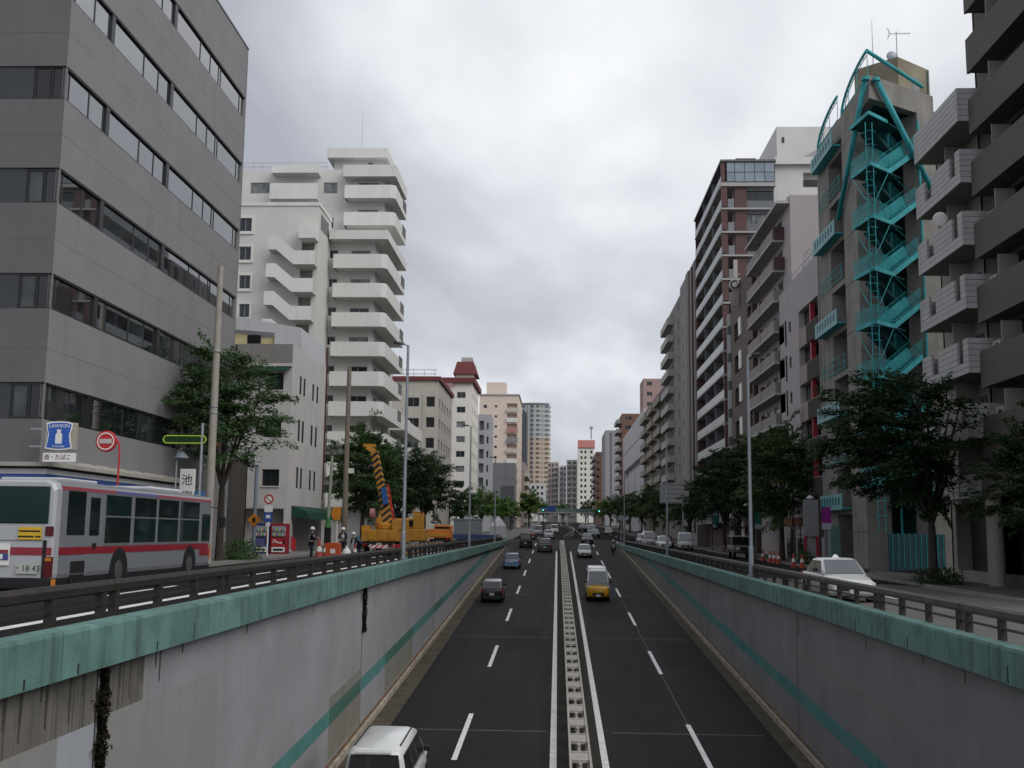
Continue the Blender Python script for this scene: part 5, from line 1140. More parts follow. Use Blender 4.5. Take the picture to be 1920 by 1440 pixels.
# round-fronted residential tower
tw = thing('round_front_tower', 'far beige residential tower with a curved face and pale upper floors', 'tower', (-15.1, 706, 7.9))
M_TWB = mat('tower_beige', (.46,.385,.30), rough=.8, var=.05, rnd=.03); M_TWG = mat('tower_grey', (.40,.42,.41), rough=.8, var=.05, rnd=.03)
arc = [(-9.6,0)]+[(-9.6+19.2*i/10, -3.2*math.sin(math.pi*i/10)) for i in range(1,10)]+[(9.6,0)]
NFL = 25
for k in range(NFL):
    z0 = k*3.05; m = M_TWB if k < 18 else M_TWG
    poly = arc+[(9.6,16),(-9.6,16)]
    link('floor_band', cached(('twb', m.name), lambda: MB().prism(poly, 'z', 0, 1.35).mesh('floor_band')), m, tw, (0,0,z0))
    link('floor_band', cached(('twi', m.name), lambda: MB().prism([(p[0]*.985, p[1]*.985+.25) for p in arc]+[(9.3,15.8),(-9.3,15.8)], 'z', 1.35, 3.05).mesh('recess')), M_BLUEG if k > 17 else mat('tower_recess', (.15,.13,.115), var=.1), tw, (0,0,z0))
    for i in (0, 2, 3, 5, 7, 8, 10): link('pier', cached(('twp', m.name), lambda: MB().box(-.75, .75, -.02, 1.2, 1.351, 3.049).mesh('pier', False)), m, tw, (arc[i][0], arc[i][1], z0))
for i in (4, 5): x, y = arc[i if i == 5 else 4]; MB().box(x-.25+(.9 if i == 5 else 0), x+.25+(.9 if i == 5 else 0), y-.2, y+.2, 8, 75).build('dark_seam', M_BLUEG, tw) if i == 4 else None
MB().prism([(p[0]*.97, p[1]*.97) for p in arc]+[(9,15),(-9,15)], 'z', NFL*3.05, NFL*3.05+1.6).build('crown', M_BLUEG, tw)
# street-end cluster: some wall colours lightened, distance haze put into them
def farb(name, label, x0, x1, y, d, zt, m, fh=2.9, cols=None, balc=None, top=None):
    b = Bld(name, label, x0, x1, y, y+d, 7.2, zt, m, 'px' if x0 < 0 else 'nx')
    z = zt-1.0
    while z > 11:
        for a, w_ in (cols or []): b.cam.window(a, a+w_, z-1.4, z, G_DARK, M_ALU, depth=.3)
        if balc: b.lbox('balcony', x0+balc[0], x0+balc[1], y-1.1, y-.003, z-2.3, z-1.3, M_PALES)
        z -= fh
    b.finish()
    if top: b.lbox('roof_box', *top)
    return b
farb('brown_white_far_block', 'far brown and white block left of the pink-topped building', -5.6, .6, 600, 16, 40.5, mat('hazed_far_brown', (.36,.29,.27), var=.08), cols=[(.6,1.0),(2.3,1.2),(4.4,1.0)], balc=(3.2,5.8))
farb('pale_far_block', 'far pale block with grey balconies left of the pink-topped building', .8, 4.6, 590, 14, 38, mat('hazed_far_pale', (.50,.50,.50)), cols=[(.6,1.4),(2.6,1.0)], balc=(.2,1.9))
farb('grey_balcony_far_block', 'far grey block with many dark balconies touching the pink-topped building', 4.8, 10.2, 575, 14, 40.2, mat('hazed_far_warm_grey', (.42,.395,.38)), cols=[(.5,1.6),(3.2,1.6)], balc=(.2,5.0))
pk = farb('pink_topped_block', 'white block with regular small windows and a pink box on its roof', 10.4, 18.6, 560, 15, 45.0, mat('far_white', (.66,.64,.58), var=.04), cols=[(1.2,1.1),(3.2,1.1),(6.2,1.2)], top=(10.3, 19.0, 559.5, 566, 45.5, 49.4, mat('pink_rooftop', (.55,.23,.21), var=.06)))
pk.lmb('mast', MB().tube((17.2,561,50),(17.2,561,55.5),.35,n=8).tube((17.2,561,55.5),(17.2,561,56.5),.9,n=10), M_STEEL)
farb('low_grey_far_block', 'far low grey buildings below the round-fronted tower', -13, -5.8, 520, 14, 25, MATS['hazed_far_pale'], cols=[(.8,1.2),(3,1.2),(5,1.2)])
farb('left_end_far_block', 'far blue-grey block behind the street trees', -10.5, -2, 640, 14, 27, mat('far_bluegrey', (.25,.27,.30), var=.06), cols=[(1,1.2),(4,1.2)])
# footbridge over the avenue
fb = thing('footbridge', 'pale green steel footbridge spanning the far avenue', 'footbridge', (3.5, 420, roadz(420)))
MB().box(-11, 12, -1.2, 1.2, 4.5, 5.0).build('deck', M_PALES, fb); M_FBR = mat('footbridge_green', (.16,.22,.20), var=.1)
for s_ in (-1.2, 1.14): MB().box(-11, 12, s_, s_+.06, 5.0, 6.3).build('parapet', M_FBR, fb)
for x in (-10.6, .2, 7.3, 11.6): MB().box(x-.35, x+.35, -.5, .5, -.3, 4.5).build('pier', M_PALES, fb)
for x0, x1 in ((12, 18), (-11, -14.5)): MB().beam((x0, 0, 4.7), (x1, 0, .3), 2.0, .4).build('stair', M_PALES, fb)
MB().box(-9.4, -4.2, -1.5, -1.3, 5.2, 7.2).build('blue_sign', mat('blue_direction_sign', (.03,.07,.25), var=.05), fb)
# red crane boom far behind the peach block
tag(MB().beam((-16.6,345,45.8),(-14.6,345,37),.5,.5).beam((-14.6,345,37),(-14.4,345,34),.7,.7).build('crane_boom', mat('faded_red', (.40,.12,.10), var=.1)), 'thin red crane boom leaning behind the peach block', 'crane')
# ================================================================== vehicles
M_TYRE = M_BLACK; M_RIM = mat('wheel_rim', (.16,.165,.17), rough=.35, metal=.6, spec=.5)
G_CAR = glass('car_glass', col=(.012,.015,.018), alt=(.03,.035,.04), frac=.3, rough=.03, spec=.8)
G_CARL = glass('windscreen_glass', col=(.05,.065,.075), alt=(.06,.075,.085), frac=.5, rough=.03, spec=.9)
M_TAIL = mat('tail_light_red', (.30,.012,.012), rough=.2, spec=.6, var=.05); M_HEAD = mat('headlight_lens', (.55,.56,.57), rough=.12, spec=.8, var=.05); M_TRIM = mat('black_trim', (.015,.015,.016), rough=.55)
M_PLATE = mat('number_plate', (.42,.43,.41), rough=.5, var=.04)
def wheel(parent, x, y, r=.31, w=.2):
    s = 1 if x > 0 else -1
    t = link('wheel', cached(('tyre', r, w), lambda: MB().lathe([(r*.55,-w/2),(r*.93,-w/2),(r,-w/2+.03),(r,w/2-.03),(r*.93,w/2),(r*.55,w/2)], n=20, axis='x').mesh('wheel')), M_TYRE, parent, (x, y, r))
    h = link('rim', cached(('rim', r, w), lambda: MB().lathe([(.03,-w/2-.012),(r*.3,-w/2-.006),(r*.56,-w/2-.004),(r*.6,-w/2+.02),(r*.6,w/2-.02),(r*.56,w/2+.004),(r*.3,w/2+.006),(.03,w/2+.012)], n=16, axis='x').mesh('rim')), M_RIM); h.parent = t
    return t
CAR = {
 'minivan': dict(L=4.69, W=1.695, H=1.86, stat=[(-2.33,.78,.32,1.02),(-2.25,.83,.25,1.05),(-1.0,.845,.22,1.06),(.9,.845,.22,1.05),(1.55,.83,.22,1.02),(2.1,.78,.25,.93),(2.34,.66,.33,.78)], gb=(-2.26,1.62), gr=(-2.14,.62), gw=(.79,.64), rail=True),
 'hatch': dict(L=3.9, W=1.69, H=1.52, stat=[(-1.93,.70,.36,.90),(-1.83,.80,.25,.95),(-.9,.842,.2,.96),(.6,.842,.2,.94),(1.2,.83,.2,.90),(1.7,.76,.24,.80),(1.94,.6,.34,.66)], gb=(-1.78,1.05), gr=(-1.35,.15), gw=(.76,.58)),
 'kei': dict(L=3.5, W=1.60, H=1.56, stat=[(-1.73,.70,.34,.95),(-1.66,.76,.25,1.0),(-.8,.795,.2,1.0),(.7,.795,.2,.98),(1.3,.77,.22,.92),(1.73,.62,.32,.74)], gb=(-1.64,1.1), gr=(-1.42,.35), gw=(.73,.60)),
 'suv': dict(L=4.6, W=1.84, H=1.70, stat=[(-2.28,.76,.45,1.0),(-2.18,.88,.32,1.06),(-1.1,.92,.28,1.08),(.7,.92,.28,1.06),(1.4,.90,.28,1.03),(2.05,.85,.32,.95),(2.3,.70,.42,.78)], gb=(-2.1,1.1), gr=(-1.75,.3), gw=(.83,.66)),
 'sedan': dict(L=4.7, W=1.70, H=1.50, stat=[(-2.33,.66,.40,.86),(-2.2,.78,.28,.96),(-1.2,.845,.22,.98),(.6,.85,.22,.95),(1.4,.84,.22,.90),(2.1,.77,.25,.78),(2.34,.62,.35,.64)], gb=(-1.65,1.25), gr=(-.95,.35), gw=(.76,.60)),
 'van': dict(L=4.6, W=1.69, H=1.97, stat=[(-2.29,.80,.35,1.05),(-2.24,.835,.25,1.1),(-1.0,.845,.22,1.1),(1.2,.845,.22,1.1),(1.9,.83,.24,1.06),(2.28,.74,.33,.92)], gb=(-2.24,2.1), gr=(-2.16,1.15), gw=(.80,.70)),
}
def bilerp(a, b, c, d, u, v): return a.lerp(b, u).lerp(d.lerp(c, u), v)
def build_car(name, label, loc, rotz, style, pm, pitch=0., group=None, roofm=None, cat='car', glassm=None, taxi=False):
    S = CAR[style]; root = thing(name, label, cat, loc, 0, group); root.rotation_euler = (pitch, 0, rotz)
    def ring(y, w, zb, zt): return [(-w*.88,y,zb),(w*.88,y,zb),(w*.98,y,zb+.10),(w,y,(zb+zt)*.5),(w*.985,y,zt-.16),(w*.95,y,zt-.05),(w*.84,y,zt),(0,y,zt+.025),(-w*.84,y,zt),(-w*.95,y,zt-.05),(-w*.985,y,zt-.16),(-w,y,(zb+zt)*.5),(-w*.98,y,zb+.10)]
    def lower():
        st = S['stat']; fine = []
        for (a, b) in zip(st[:-1], st[1:]):
            for k in range(3): t = k/3; fine.append(tuple(a[i]+(b[i]-a[i])*t for i in range(4)))
        fine.append(st[-1]); return MB().loft([ring(*q) for q in fine]).mesh('body', True, True)
    body = link('body', cached(('cb', style, pm.name), lower), pm, root)
    gb, gr, gw, Hh = S['gb'], S['gr'], S['gw'], S['H']; belt = [q[3] for q in S['stat']][2]
    def plan(y0, y1, w, z, c): return [(-w+c,y0,z),(w-c,y0,z),(w,y0+c,z),(w,y1-c,z),(w-c,y1,z),(-w+c,y1,z),(-w,y1-c,z),(-w,y0+c,z)]
    def cabin():
        rs = []
        for t in (0, .35, .7, .9, .975, 1.0):
            e = t if t < .95 else t
            rnd_ = 0 if t < .9 else (t-.9)*1.2
            y0 = gb[0]+(gr[0]-gb[0])*t+rnd_; y1 = gb[1]+(gr[1]-gb[1])*t-rnd_; w = gw[0]+(gw[1]-gw[0])*(t**1.25)-rnd_*.6
            rs.append(plan(y0, y1, w, belt-.06+(Hh-belt+.06)*t, .10+.04*t))
        return MB().loft(rs).mesh('cabin', True, True)
    link('cabin', cached(('cc', style, (roofm or pm).name), cabin), roofm or pm, root)
    z0, z1 = belt-.02, Hh-.10
    def corner(t, sx, f): # t height fraction
        y = (gb[1]+(gr[1]-gb[1])*t) if f else (gb[0]+(gr[0]-gb[0])*t); w = gw[0]+(gw[1]-gw[0])*(t**1.25)
        return Vector((sx*w, y, belt-.06+(Hh-belt+.06)*t))
    def pane(A, B, C, D, u0, u1, v0, v1, off):
        n = (B-A).cross(D-A).normalized()*off
        q = [bilerp(A,B,C,D,u,v)+n for u, v in ((u0,v0),(u1,v0),(u1,v1),(u0,v1))]; q2 = [p-n*.9 for p in q]
        return MB().hexa(q2, q)
    gm = glassm or G_CAR
    def glz(nm, key, fn, m=gm): link(nm, cached(('cg', style, key, m.name), lambda: fn().mesh(nm)), m, root)
    tt = .88
    fA, fB, fC, fD = corner(.06,-1,True), corner(.06,1,True), corner(tt,1,True), corner(tt,-1,True)
    glz('windscreen', 'f', lambda: pane(fB, fA, fD, fC, .06, .94, .02, .98, .03), G_CARL if glassm is None else glassm)
    rA, rB, rC, rD = corner(.12,-1,False), corner(.12,1,False), corner(tt,1,False), corner(tt,-1,False)
    glz('rear_window', 'r', lambda: pane(rA, rB, rC, rD, .06, .94, .02, .98, .03))
    for sx in (1, -1):
        A, B, C, D = corner(.10,sx,False), corner(.10,sx,True), corner(.84,sx,True), corner(.84,sx,False)
        if sx < 0: A, B, C, D = B, A, D, C
        for ki, (u0, u1) in enumerate(((.06,.36),(.39,.62),(.65,.93)) if style in ('minivan','van','suv') else ((.10,.48),(.52,.92))):
            glz('side_window', ('s', sx, ki), lambda: pane(A, B, C, D, u0, u1, .06, .97, .022))
    L2 = S['L']/2; W2 = S['W']/2
    wr = .31 if style not in ('suv',) else .36
    for y in (-L2*.60, L2*.62):
        for sx in (1, -1):
            link('wheel_arch', cached(('wa', wr), lambda: MB().lathe([(.02,-.02),(wr*1.16,-.02),(wr*1.16,.02),(.02,.02)], n=20, axis='x').mesh('arch')), M_TRIM, root, (sx*(W2-.028), y, wr+.02))
            wheel(root, sx*(W2-.09), y, wr)
    zt = S['stat'][1][3]; zf = S['stat'][-2][3]
    tall = style in ('minivan','suv','kei','van')
    for sx in (1, -1):
        def tail(): return MB().box(-.07, .07, -.05, .06, -.18 if not tall else -.28, .12)
        link('tail_light', cached(('tl', tall), lambda: tail().mesh('tail')), M_TAIL, root, (sx*(S['stat'][1][1]-.07), -L2+.08, zt-.14), 0, .015)
        link('headlight', cached('hl', lambda: MB().box(-.16,.16,-.06,.07,-.07,.07).mesh('head')), M_HEAD, root, (sx*(S['stat'][-2][1]-.16), L2-.20, zf-.13), 0, .02)
        link('mirror', cached('mir', lambda: MB().box(-.09,.09,-.05,.05,-.06,.08).mesh('mirror')), pm if style != 'minivan' else M_TRIM, root, (sx*(W2+.06), gb[1]-.55, belt+.10), 0, .02)
    link('rear_bumper', cached(('rb', style), lambda: MB().box(-W2*.86,W2*.86,-.06,.06,0,.22).mesh('rb')), pm, root, (0, -L2+.05, S['stat'][0][2]-.08), 0, .03)
    link('front_grille', cached(('fg', style), lambda: MB().box(-W2*.5,W2*.5,-.04,.05,0,.16).mesh('fg')), M_TRIM, root, (0, L2-.02, S['stat'][-1][2]+.08), 0, .02)
    link('number_plate', cached('np', lambda: MB().box(-.17,.17,-.01,.01,-.08,.08).mesh('np')), M_PLATE, root, (0, -L2-.03, .62 if tall else .72)); link('number_plate', cached('np', None), M_PLATE, root, (0, L2+.05, .40))
    if S.get('rail'):
        for sx in (1, -1): link('roof_rail', cached(('rr', style), lambda: MB().beam((0,-1.75,0),(0,.45,0),.03,.03).mesh('rail')), M_TRIM, root, (sx*(gw[1]-.07), 0, Hh+.015))
        MB().box(-.42,.42,-.12,.05,-.04,.03).build('roof_spoiler', pm, root, loc=(0, gr[0]-.06, Hh-.04), bevel=.015)
    if taxi: MB().hexa([(-.13,-.06,0),(.13,-.06,0),(.13,.07,0),(-.13,.07,0)], [(-.04,-.02,.12),(.04,-.02,.12),(.04,.03,.12),(-.04,.03,.12)]).build('roof_lamp', M_WHITE, root, loc=(0,-.1,Hh))
    return root
PR = math.atan(RS)
def P_(n, c, **k): return paint('car_'+n, c, **k)
C_WHITE, C_SILVER, C_BLACK, C_BLUE, C_GREY = P_('white', (.62,.63,.62)), P_('silver', (.40,.42,.45), rough=.3), P_('black', (.006,.006,.008), coat=.3, rough=.5), P_('light_blue', (.12,.20,.33)), P_('charcoal', (.035,.037,.042))
C_TAUPE, C_RED, C_NAVY = P_('taupe', (.22,.20,.17)), P_('red', (.30,.03,.03)), P_('navy', (.03,.04,.09))
build_car('minivan', 'white minivan with roof rails on the underpass road', (-4.42, 29.6, roadz(29.6)), 0, 'minivan', C_WHITE, PR)
build_car('hatchback', 'black compact car with a grey-white roof driving up the underpass ramp', (-4.65, 80.6, roadz(80.6)), 0, 'kei', C_BLACK, PR, roofm=P_('pale_roof', (.30,.30,.31)))
build_car('hatchback', 'light blue hatchback driving up the underpass ramp', (-4.6, 113, roadz(113)), 0, 'hatch', C_BLUE, PR)
build_car('van', 'black boxy van at the top of the underpass ramp', (-4.3, 151.5, roadz(151.5)), 0, 'van', C_BLACK, PR*.8)
build_car('suv', 'charcoal car beside the median at the top of the ramp', (-1.55, 142, roadz(142)), 0, 'suv', C_GREY, PR*.9)
build_car('sedan', 'silver sedan coming down the right carriageway', (3.25, 132, roadz(132)), math.pi, 'sedan', C_SILVER, -PR)
build_car('taxi', 'white taxi with a roof lamp on the right side street', (10.1, 40.4, gR(40)-.02), math.pi, 'sedan', C_WHITE, 0, cat='taxi', taxi=True)
fl_ = [(-4.4,176,0,'sedan',C_RED,'red car with a beige roof among the far traffic','hatchback',P_('beige_roof',(.42,.36,.28))),(-1.4,180,0,'sedan',C_WHITE,'white sedan in the far traffic left of the median','sedan',None),(-3.6,205,0,'van',C_SILVER,'silver van in the far traffic left of the median','van',None),
       (-.6,228,0,'van',C_WHITE,'white van far ahead on the avenue','van',None),(-5.4,246,0,'hatch',C_BLUE,'blue hatchback far ahead in the left lanes','hatchback',None),(-2.2,262,0,'sedan',C_GREY,'dark sedan far ahead in the left lanes','sedan',None),
       (4.4,162,1,'sedan',C_GREY,'dark grey sedan following the silver sedan','sedan',None),(6.7,196,1,'sedan',C_NAVY,'navy car in the far right lanes','sedan',None),(6.9,222,1,'van',C_SILVER,'silver van in the far right lanes','van',None),(5.9,262,1,'suv',C_BLACK,'black car far away in the right lanes','suv',None),(7.4,300,1,'van',C_WHITE,'white van far away in the right lanes','van',None),(10.2,218,1,'hatch',C_TAUPE,'grey-green car with its headlights on beside the right kerb','hatchback',None)]
for x, y, d, s_, m_, lab, nm, rf in fl_: build_car(nm, lab, (x, y, roadz(y)+.036), math.pi*d, s_, m_, math.atan(.017)*(1 if not d else -1), roofm=rf)
build_car('estate_car', 'white car parked behind the tall lamp post on the right side street', (12.3, 128, gR(128)), math.pi, 'hatch', C_WHITE)
build_car('van', 'white van parked beside the large sign board', (14.3, 124, gR(124)), math.pi-.1, 'van', C_WHITE)
build_car('van', 'white van waiting behind the parked white car', (11.9, 144, gR(144)), math.pi, 'van', P_('offwhite', (.52,.52,.50)))
build_car('hatchback', 'red car parked beside the white vans', (13.9, 141, gR(141)), math.pi, 'hatch', C_RED)
for i, (x, y) in enumerate(((12.0,156),(13.9,163))): build_car('hatchback', ['pale silver car at the far end of the right side street', 'white small car at the far end of the right side street'][i], (x, y, gR(y)), math.pi, 'hatch', [C_SILVER, C_WHITE][i])

# yellow-nosed delivery van coming down the ramp
yt = build_car('delivery_van', 'delivery van with a yellow lower body and white roof in the right carriageway', (3.0, 83, roadz(83)), math.pi, 'van', P_('yellow', (.60,.32,.015)), -PR, roofm=C_WHITE)
yt.scale = (1, 1, 1.14)
MB().box(-.66,.66,-2.0,.55,1.95,2.03).build('roof_rack_cover', C_WHITE, yt, bevel=.03)
# beige off-road car
jp = thing('offroad_car', 'beige open off-road car with a white roof parked on the right side street', 'car', (15.2, 92, gR(92)), math.pi)
M_OLIVE = P_('olive_beige', (.16,.14,.105))
MB().loft([[(-.8,y,zb),(.8,y,zb),(.84,y,(zb+zt)/2),(.8,y,zt),(-.8,y,zt),(-.84,y,(zb+zt)/2)] for y, zb, zt in ((-1.9,.55,1.12),(.55,.55,1.12),(.6,.55,1.10),(1.6,.55,1.04),(1.75,.6,.98))]).build('body', M_OLIVE, jp)
MB().box(-.78,.78,-1.85,.5,1.78,1.88).build('roof', mat('cream_roof', (.42,.41,.36)), jp, bevel=.04)
for x in (-.76, .76):
    for y in (-1.8, -.6, .52): MB().beam((x,y,1.1),(x*.97,y-.1*(y>0),1.8),.07,.07).build('pillar', M_TRIM, jp)
MB().hexa([(-.72,.52,1.12),(.72,.52,1.12),(.72,.56,1.12),(-.72,.56,1.12)],[(-.68,.40,1.76),(.68,.40,1.76),(.68,.44,1.76),(-.68,.44,1.76)]).build('windscreen', G_CAR, jp)
for x in (-.52,.52): MB().lathe([(.02,0),(.13,.0),(.13,.05),(.02,.06)], (x,1.74,.84), 12, 'y').build('headlight', M_HEAD, jp)
MB().box(-.3,.3,1.74,1.78,.66,.98).build('front_grille', M_TRIM, jp); MB().box(-.85,.85,1.76,1.9,.48,.62).build('bumper', M_TRIM, jp)
for x in (-.72,.72):
    for y in (-1.2,1.1): wheel(jp, x, y, .38, .24)
    MB().box(x-.13,x+.13,.7,1.55,.9,.96).build('mudguard', M_TRIM, jp)

# ------------------------------------------------------------------ city bus
BX = -12.2
def bp(px, py): p = onX(px, py, BX); return p[1], p[2]
by0, by1 = bp(101, 1000)[0], bp(396, 1000)[0]
gz0 = gL(32)+.004
bus = thing('city_bus', 'silver city bus with red stripes stopped on the left side street', 'bus', (BX-1.245, by0, gz0))
BL = by1-by0; W2 = 1.245
M_BUSW = paint('bus_white', (.40,.41,.43)); M_BUSS = paint('bus_silver', (.19,.20,.22), rough=.35); M_BUSR = paint('bus_red', (.25,.014,.028)); M_BUSB = paint('bus_blue', (.05,.06,.22)); M_BUSK = mat('bus_black', (.016,.016,.018), rough=.5)
G_BUS = glass('bus_glass', col=(.010,.016,.017), alt=(.010,.028,.026), frac=.4, rough=.04, spec=.5); G_BUSR = glass('bus_rear_glass', col=(.003,.022,.018), alt=(.003,.022,.018), rough=.05, spec=.3, ior=1.45)
Zt = bp(101, 899)[1]-gz0
def bring(y, w, z1, r): return [(-w+r*.2,y,.32),(w-r*.2,y,.32),(w,y,.5),(w,y,z1-r),(w-r*.3,y,z1-r*.3),(w-r,y,z1),(-w+r,y,z1),(-w+r*.3,y,z1-r*.3),(-w,y,z1-r),(-w,y,.5)]
MB().loft([bring(0,W2-.06,Zt-.06,.22), bring(.06,W2,Zt,.22), bring(BL-.12,W2,Zt,.22), bring(BL,W2-.1,Zt-.1,.25)]).build('body', M_BUSS, bus)
MB().loft([bring(-.012,W2-.055,Zt-.055,.22), bring(.07,W2+.006,Zt+.006,.22), bring(.30,W2+.006,Zt+.006,.22)]).build('rear_shell', M_BUSW, bus)
MB().box(-W2+.25, W2-.25, .5, BL-.6, Zt+.001, Zt+.02).build('roof_skin', M_BUSW, bus)
MB().box(-.8, .8, 1.2, 3.4, Zt+.02, Zt+.12).build('roof_unit', M_BUSW, bus, bevel=.04); MB().box(-.85, .85, BL*.60, BL*.82, Zt+.02, Zt+.16).build('roof_unit', M_BUSW, bus, bevel=.08)
def side(nm, px0, py0, px1, py1, m, out=.008, th=.012, bevel=0, ref=None):
    """panel on the street side given by the photograph's pixel corners"""
    ya, za = bp(px0, py0); yb, zb_ = bp(px1, py1)
    z_top = za-gz0; z_bot = bp(px0, ref if ref else py1)[1]-gz0
    return MB().box(W2+out-th, W2+out, ya-by0, yb-by0, min(z_bot, z_top), max(z_bot, z_top)).build(nm, m, bus, bevel=bevel)
zR0, zR1 = bp(110, 1041)[1]-gz0, bp(110, 1028)[1]-gz0
MB().box(W2-.002, W2+.010, .31, BL-.35, zR0, zR1+.02).build('red_stripe', M_BUSR, bus); MB().box(W2-.002, W2+.012, BL-1.2, BL-.2, zR0-.22, zR0-.004).build('red_stripe', M_BUSR, bus)
zS = Zt-.20
segs = [(.31, bp(218,950)[0]-by0, M_BUSR), (bp(218,950)[0]-by0, bp(296,950)[0]-by0, M_BUSB), (bp(296,950)[0]-by0, BL-.15, M_BUSR)]
for a, b_, m in segs: MB().hexa([(W2-.05,a,zS-.02),(W2+.008,a,zS-.02),(W2+.008,b_-.003,zS-.02),(W2-.05,b_-.003,zS-.02)], [(W2-.16,a,zS+.09),(W2-.02,a,zS+.07),(W2-.02,b_-.003,zS+.07),(W2-.16,b_-.003,zS+.09)]).build('eave_stripe', m, bus)
zw0 = bp(200, 1018)[1]-gz0; zwm = bp(200, 968)[1]-gz0; zw1 = bp(200, 928)[1]-gz0
for a, b_ in ((198,245),(252,292),(297,334),(338,373)):
    ya, yb = bp(a, 970)[0]-by0, bp(b_, 970)[0]-by0
    fr = MB().box(W2-.01, W2+.006, ya-.07, yb+.07, zw0-.07, zw1+.06).build('window_frame', M_ALU, bus)
    MB().box(W2, W2+.012, ya, yb, zw0, zwm-.025).build('window', G_BUS, bus); MB().box(W2, W2+.012, ya, yb, zwm+.025, zw1).build('window', G_BUS, bus)
ya, yb = bp(127,960)[0]-by0, bp(160,960)[0]-by0; MB().box(W2, W2+.012, ya, yb, bp(140,1003)[1]-gz0, bp(140,921)[1]-gz0).build('window', G_BUS, bus)
ya2, yb2 = bp(169,960)[0]-by0, bp(187,960)[0]-by0; dr = MB().box(W2-.004, W2+.006, bp(164,960)[0]-by0, bp(192,960)[0]-by0, .62, zS-.05).build('emergency_door', M_BUSS, bus); MB().box(W2, W2+.013, ya2, yb2, bp(178,1004)[1]-gz0, bp(178,933)[1]-gz0).build('window', G_BUS, bus)
h = MB().box(W2+.013, W2+.05, bp(172,1022)[0]-by0, bp(177,1022)[0]-by0, bp(174,1027)[1]-gz0, bp(174,1018)[1]-gz0).build('door_handle', M_BUSK, bus)
MB().box(W2, W2+.012, bp(378,990)[0]-by0, BL-.2, zw0, zwm+.2).build('window', G_BUS, bus)
for za_, zb_ in ((1052,1074),(1077,1103)): MB().box(W2, W2+.014, bp(130,1080)[0]-by0, bp(156,1080)[0]-by0, bp(143,zb_)[1]-gz0, bp(143,za_)[1]-gz0).build('engine_grille', M_BUSK, bus)
for px in (221, 353):
    yc = bp(px, 1080)[0]-by0
    MB().lathe([(.02,-.02),(.62,-.02),(.62,.008),(.02,.010)], (W2+.002, yc, .48), 24, 'x').build('wheel_arch', M_BUSK, bus)
    for sx in (1,-1):
        t = wheel(bus, sx*(W2-.13), yc, .48, .28)
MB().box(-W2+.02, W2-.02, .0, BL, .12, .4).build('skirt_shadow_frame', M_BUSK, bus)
# rear face
def rear(nm, px0, py0, px1, py1, m, out=.02, bevel=0):
    p, q = onY(px0, py0, by0), onY(px1, py1, by0); cx = BX-1.245
    return MB().box(p[0]-cx, q[0]-cx, -out-.012, -out+.012, q[2]-gz0, p[2]-gz0).build(nm, m, bus, bevel=bevel)
r_ = lambda x, z: (x, z)
MB().box(-1.12, 1.0+.1, -.045, .0, 1.72, Zt-.16).build('rear_window', G_BUSR, bus, bevel=.05)
MB().box(-W2, W2, -.06, .28, .14, .42).build('rear_bumper', M_BUSK, bus, bevel=.03)
rear('yellow_notice', 37, 988, 78, 1012, mat('yellow_sticker', (.62,.40,.03)), .035); 
p = onY(57, 1000, by0); text('▬▬▬▬\n▬▬▬ ▬', .13, M_BUSK, bus, (p[0]-BX+1.245, -.05, p[2]-gz0), FACE_CAM, depth=.002)
rear('number_plate', 32, 1056, 72, 1076, M_PLATE, .05); p = onY(52, 1066, by0); text('・18 43', .20, mat('plate_green', (.03,.06,.04)), bus, (p[0]-BX+1.245, -.066, p[2]-gz0), FACE_CAM, depth=.002)
rear('advert_board', -40, 1018, 18, 1060, M_WHITE, .04); rear('advert_stripe', -36, 1030, 17, 1037, M_BUSR, .056); rear('advert_field', -36, 1037, 17, 1050, M_BUSB, .055); rear('advert_can', 2, 1039, 7, 1048, M_WHITE, .066)
MB().box(-W2+.05, W2-.02, -.022, -.014, zR0, zR1+.02).build('red_stripe', M_BUSR, bus)
rear('upper_lamp', 87, 987, 101, 1005, mat('dark_red_lens', (.09,.01,.012), rough=.2), .03); rear('lamp_cluster', 85, 1044, 98, 1083, MATS['dark_red_lens'], .03); rear('indicator', 86, 1046, 97, 1052, mat('amber_lens', (.55,.18,.02), rough=.2), .04); rear('indicator', 99, 1086, 106, 1098, MATS['amber_lens'], .09)
rear('engine_hatch_line', 0, 1012, 83, 1013.5, M_BUSK, .02); rear('engine_hatch_line', 82, 1013, 83.5, 1085, M_BUSK, .02)
MB().tube((W2+.02,BL-.15,2.4),(W2+.30,BL+.25,2.35),.02,n=6).tube((W2+.30,BL+.25,2.35),(W2+.30,BL+.25,2.05),.015,n=6).build('mirror_arm', M_BUSK, bus); MB().box(W2+.2,W2+.42,BL+.2,BL+.3,1.7,2.08).build('mirror', M_BUSK, bus, bevel=.03)
MB().box(W2-.03, W2+.016, BL-.14, BL-.06, .6, 1.1).build('indicator', MATS['amber_lens'], bus)

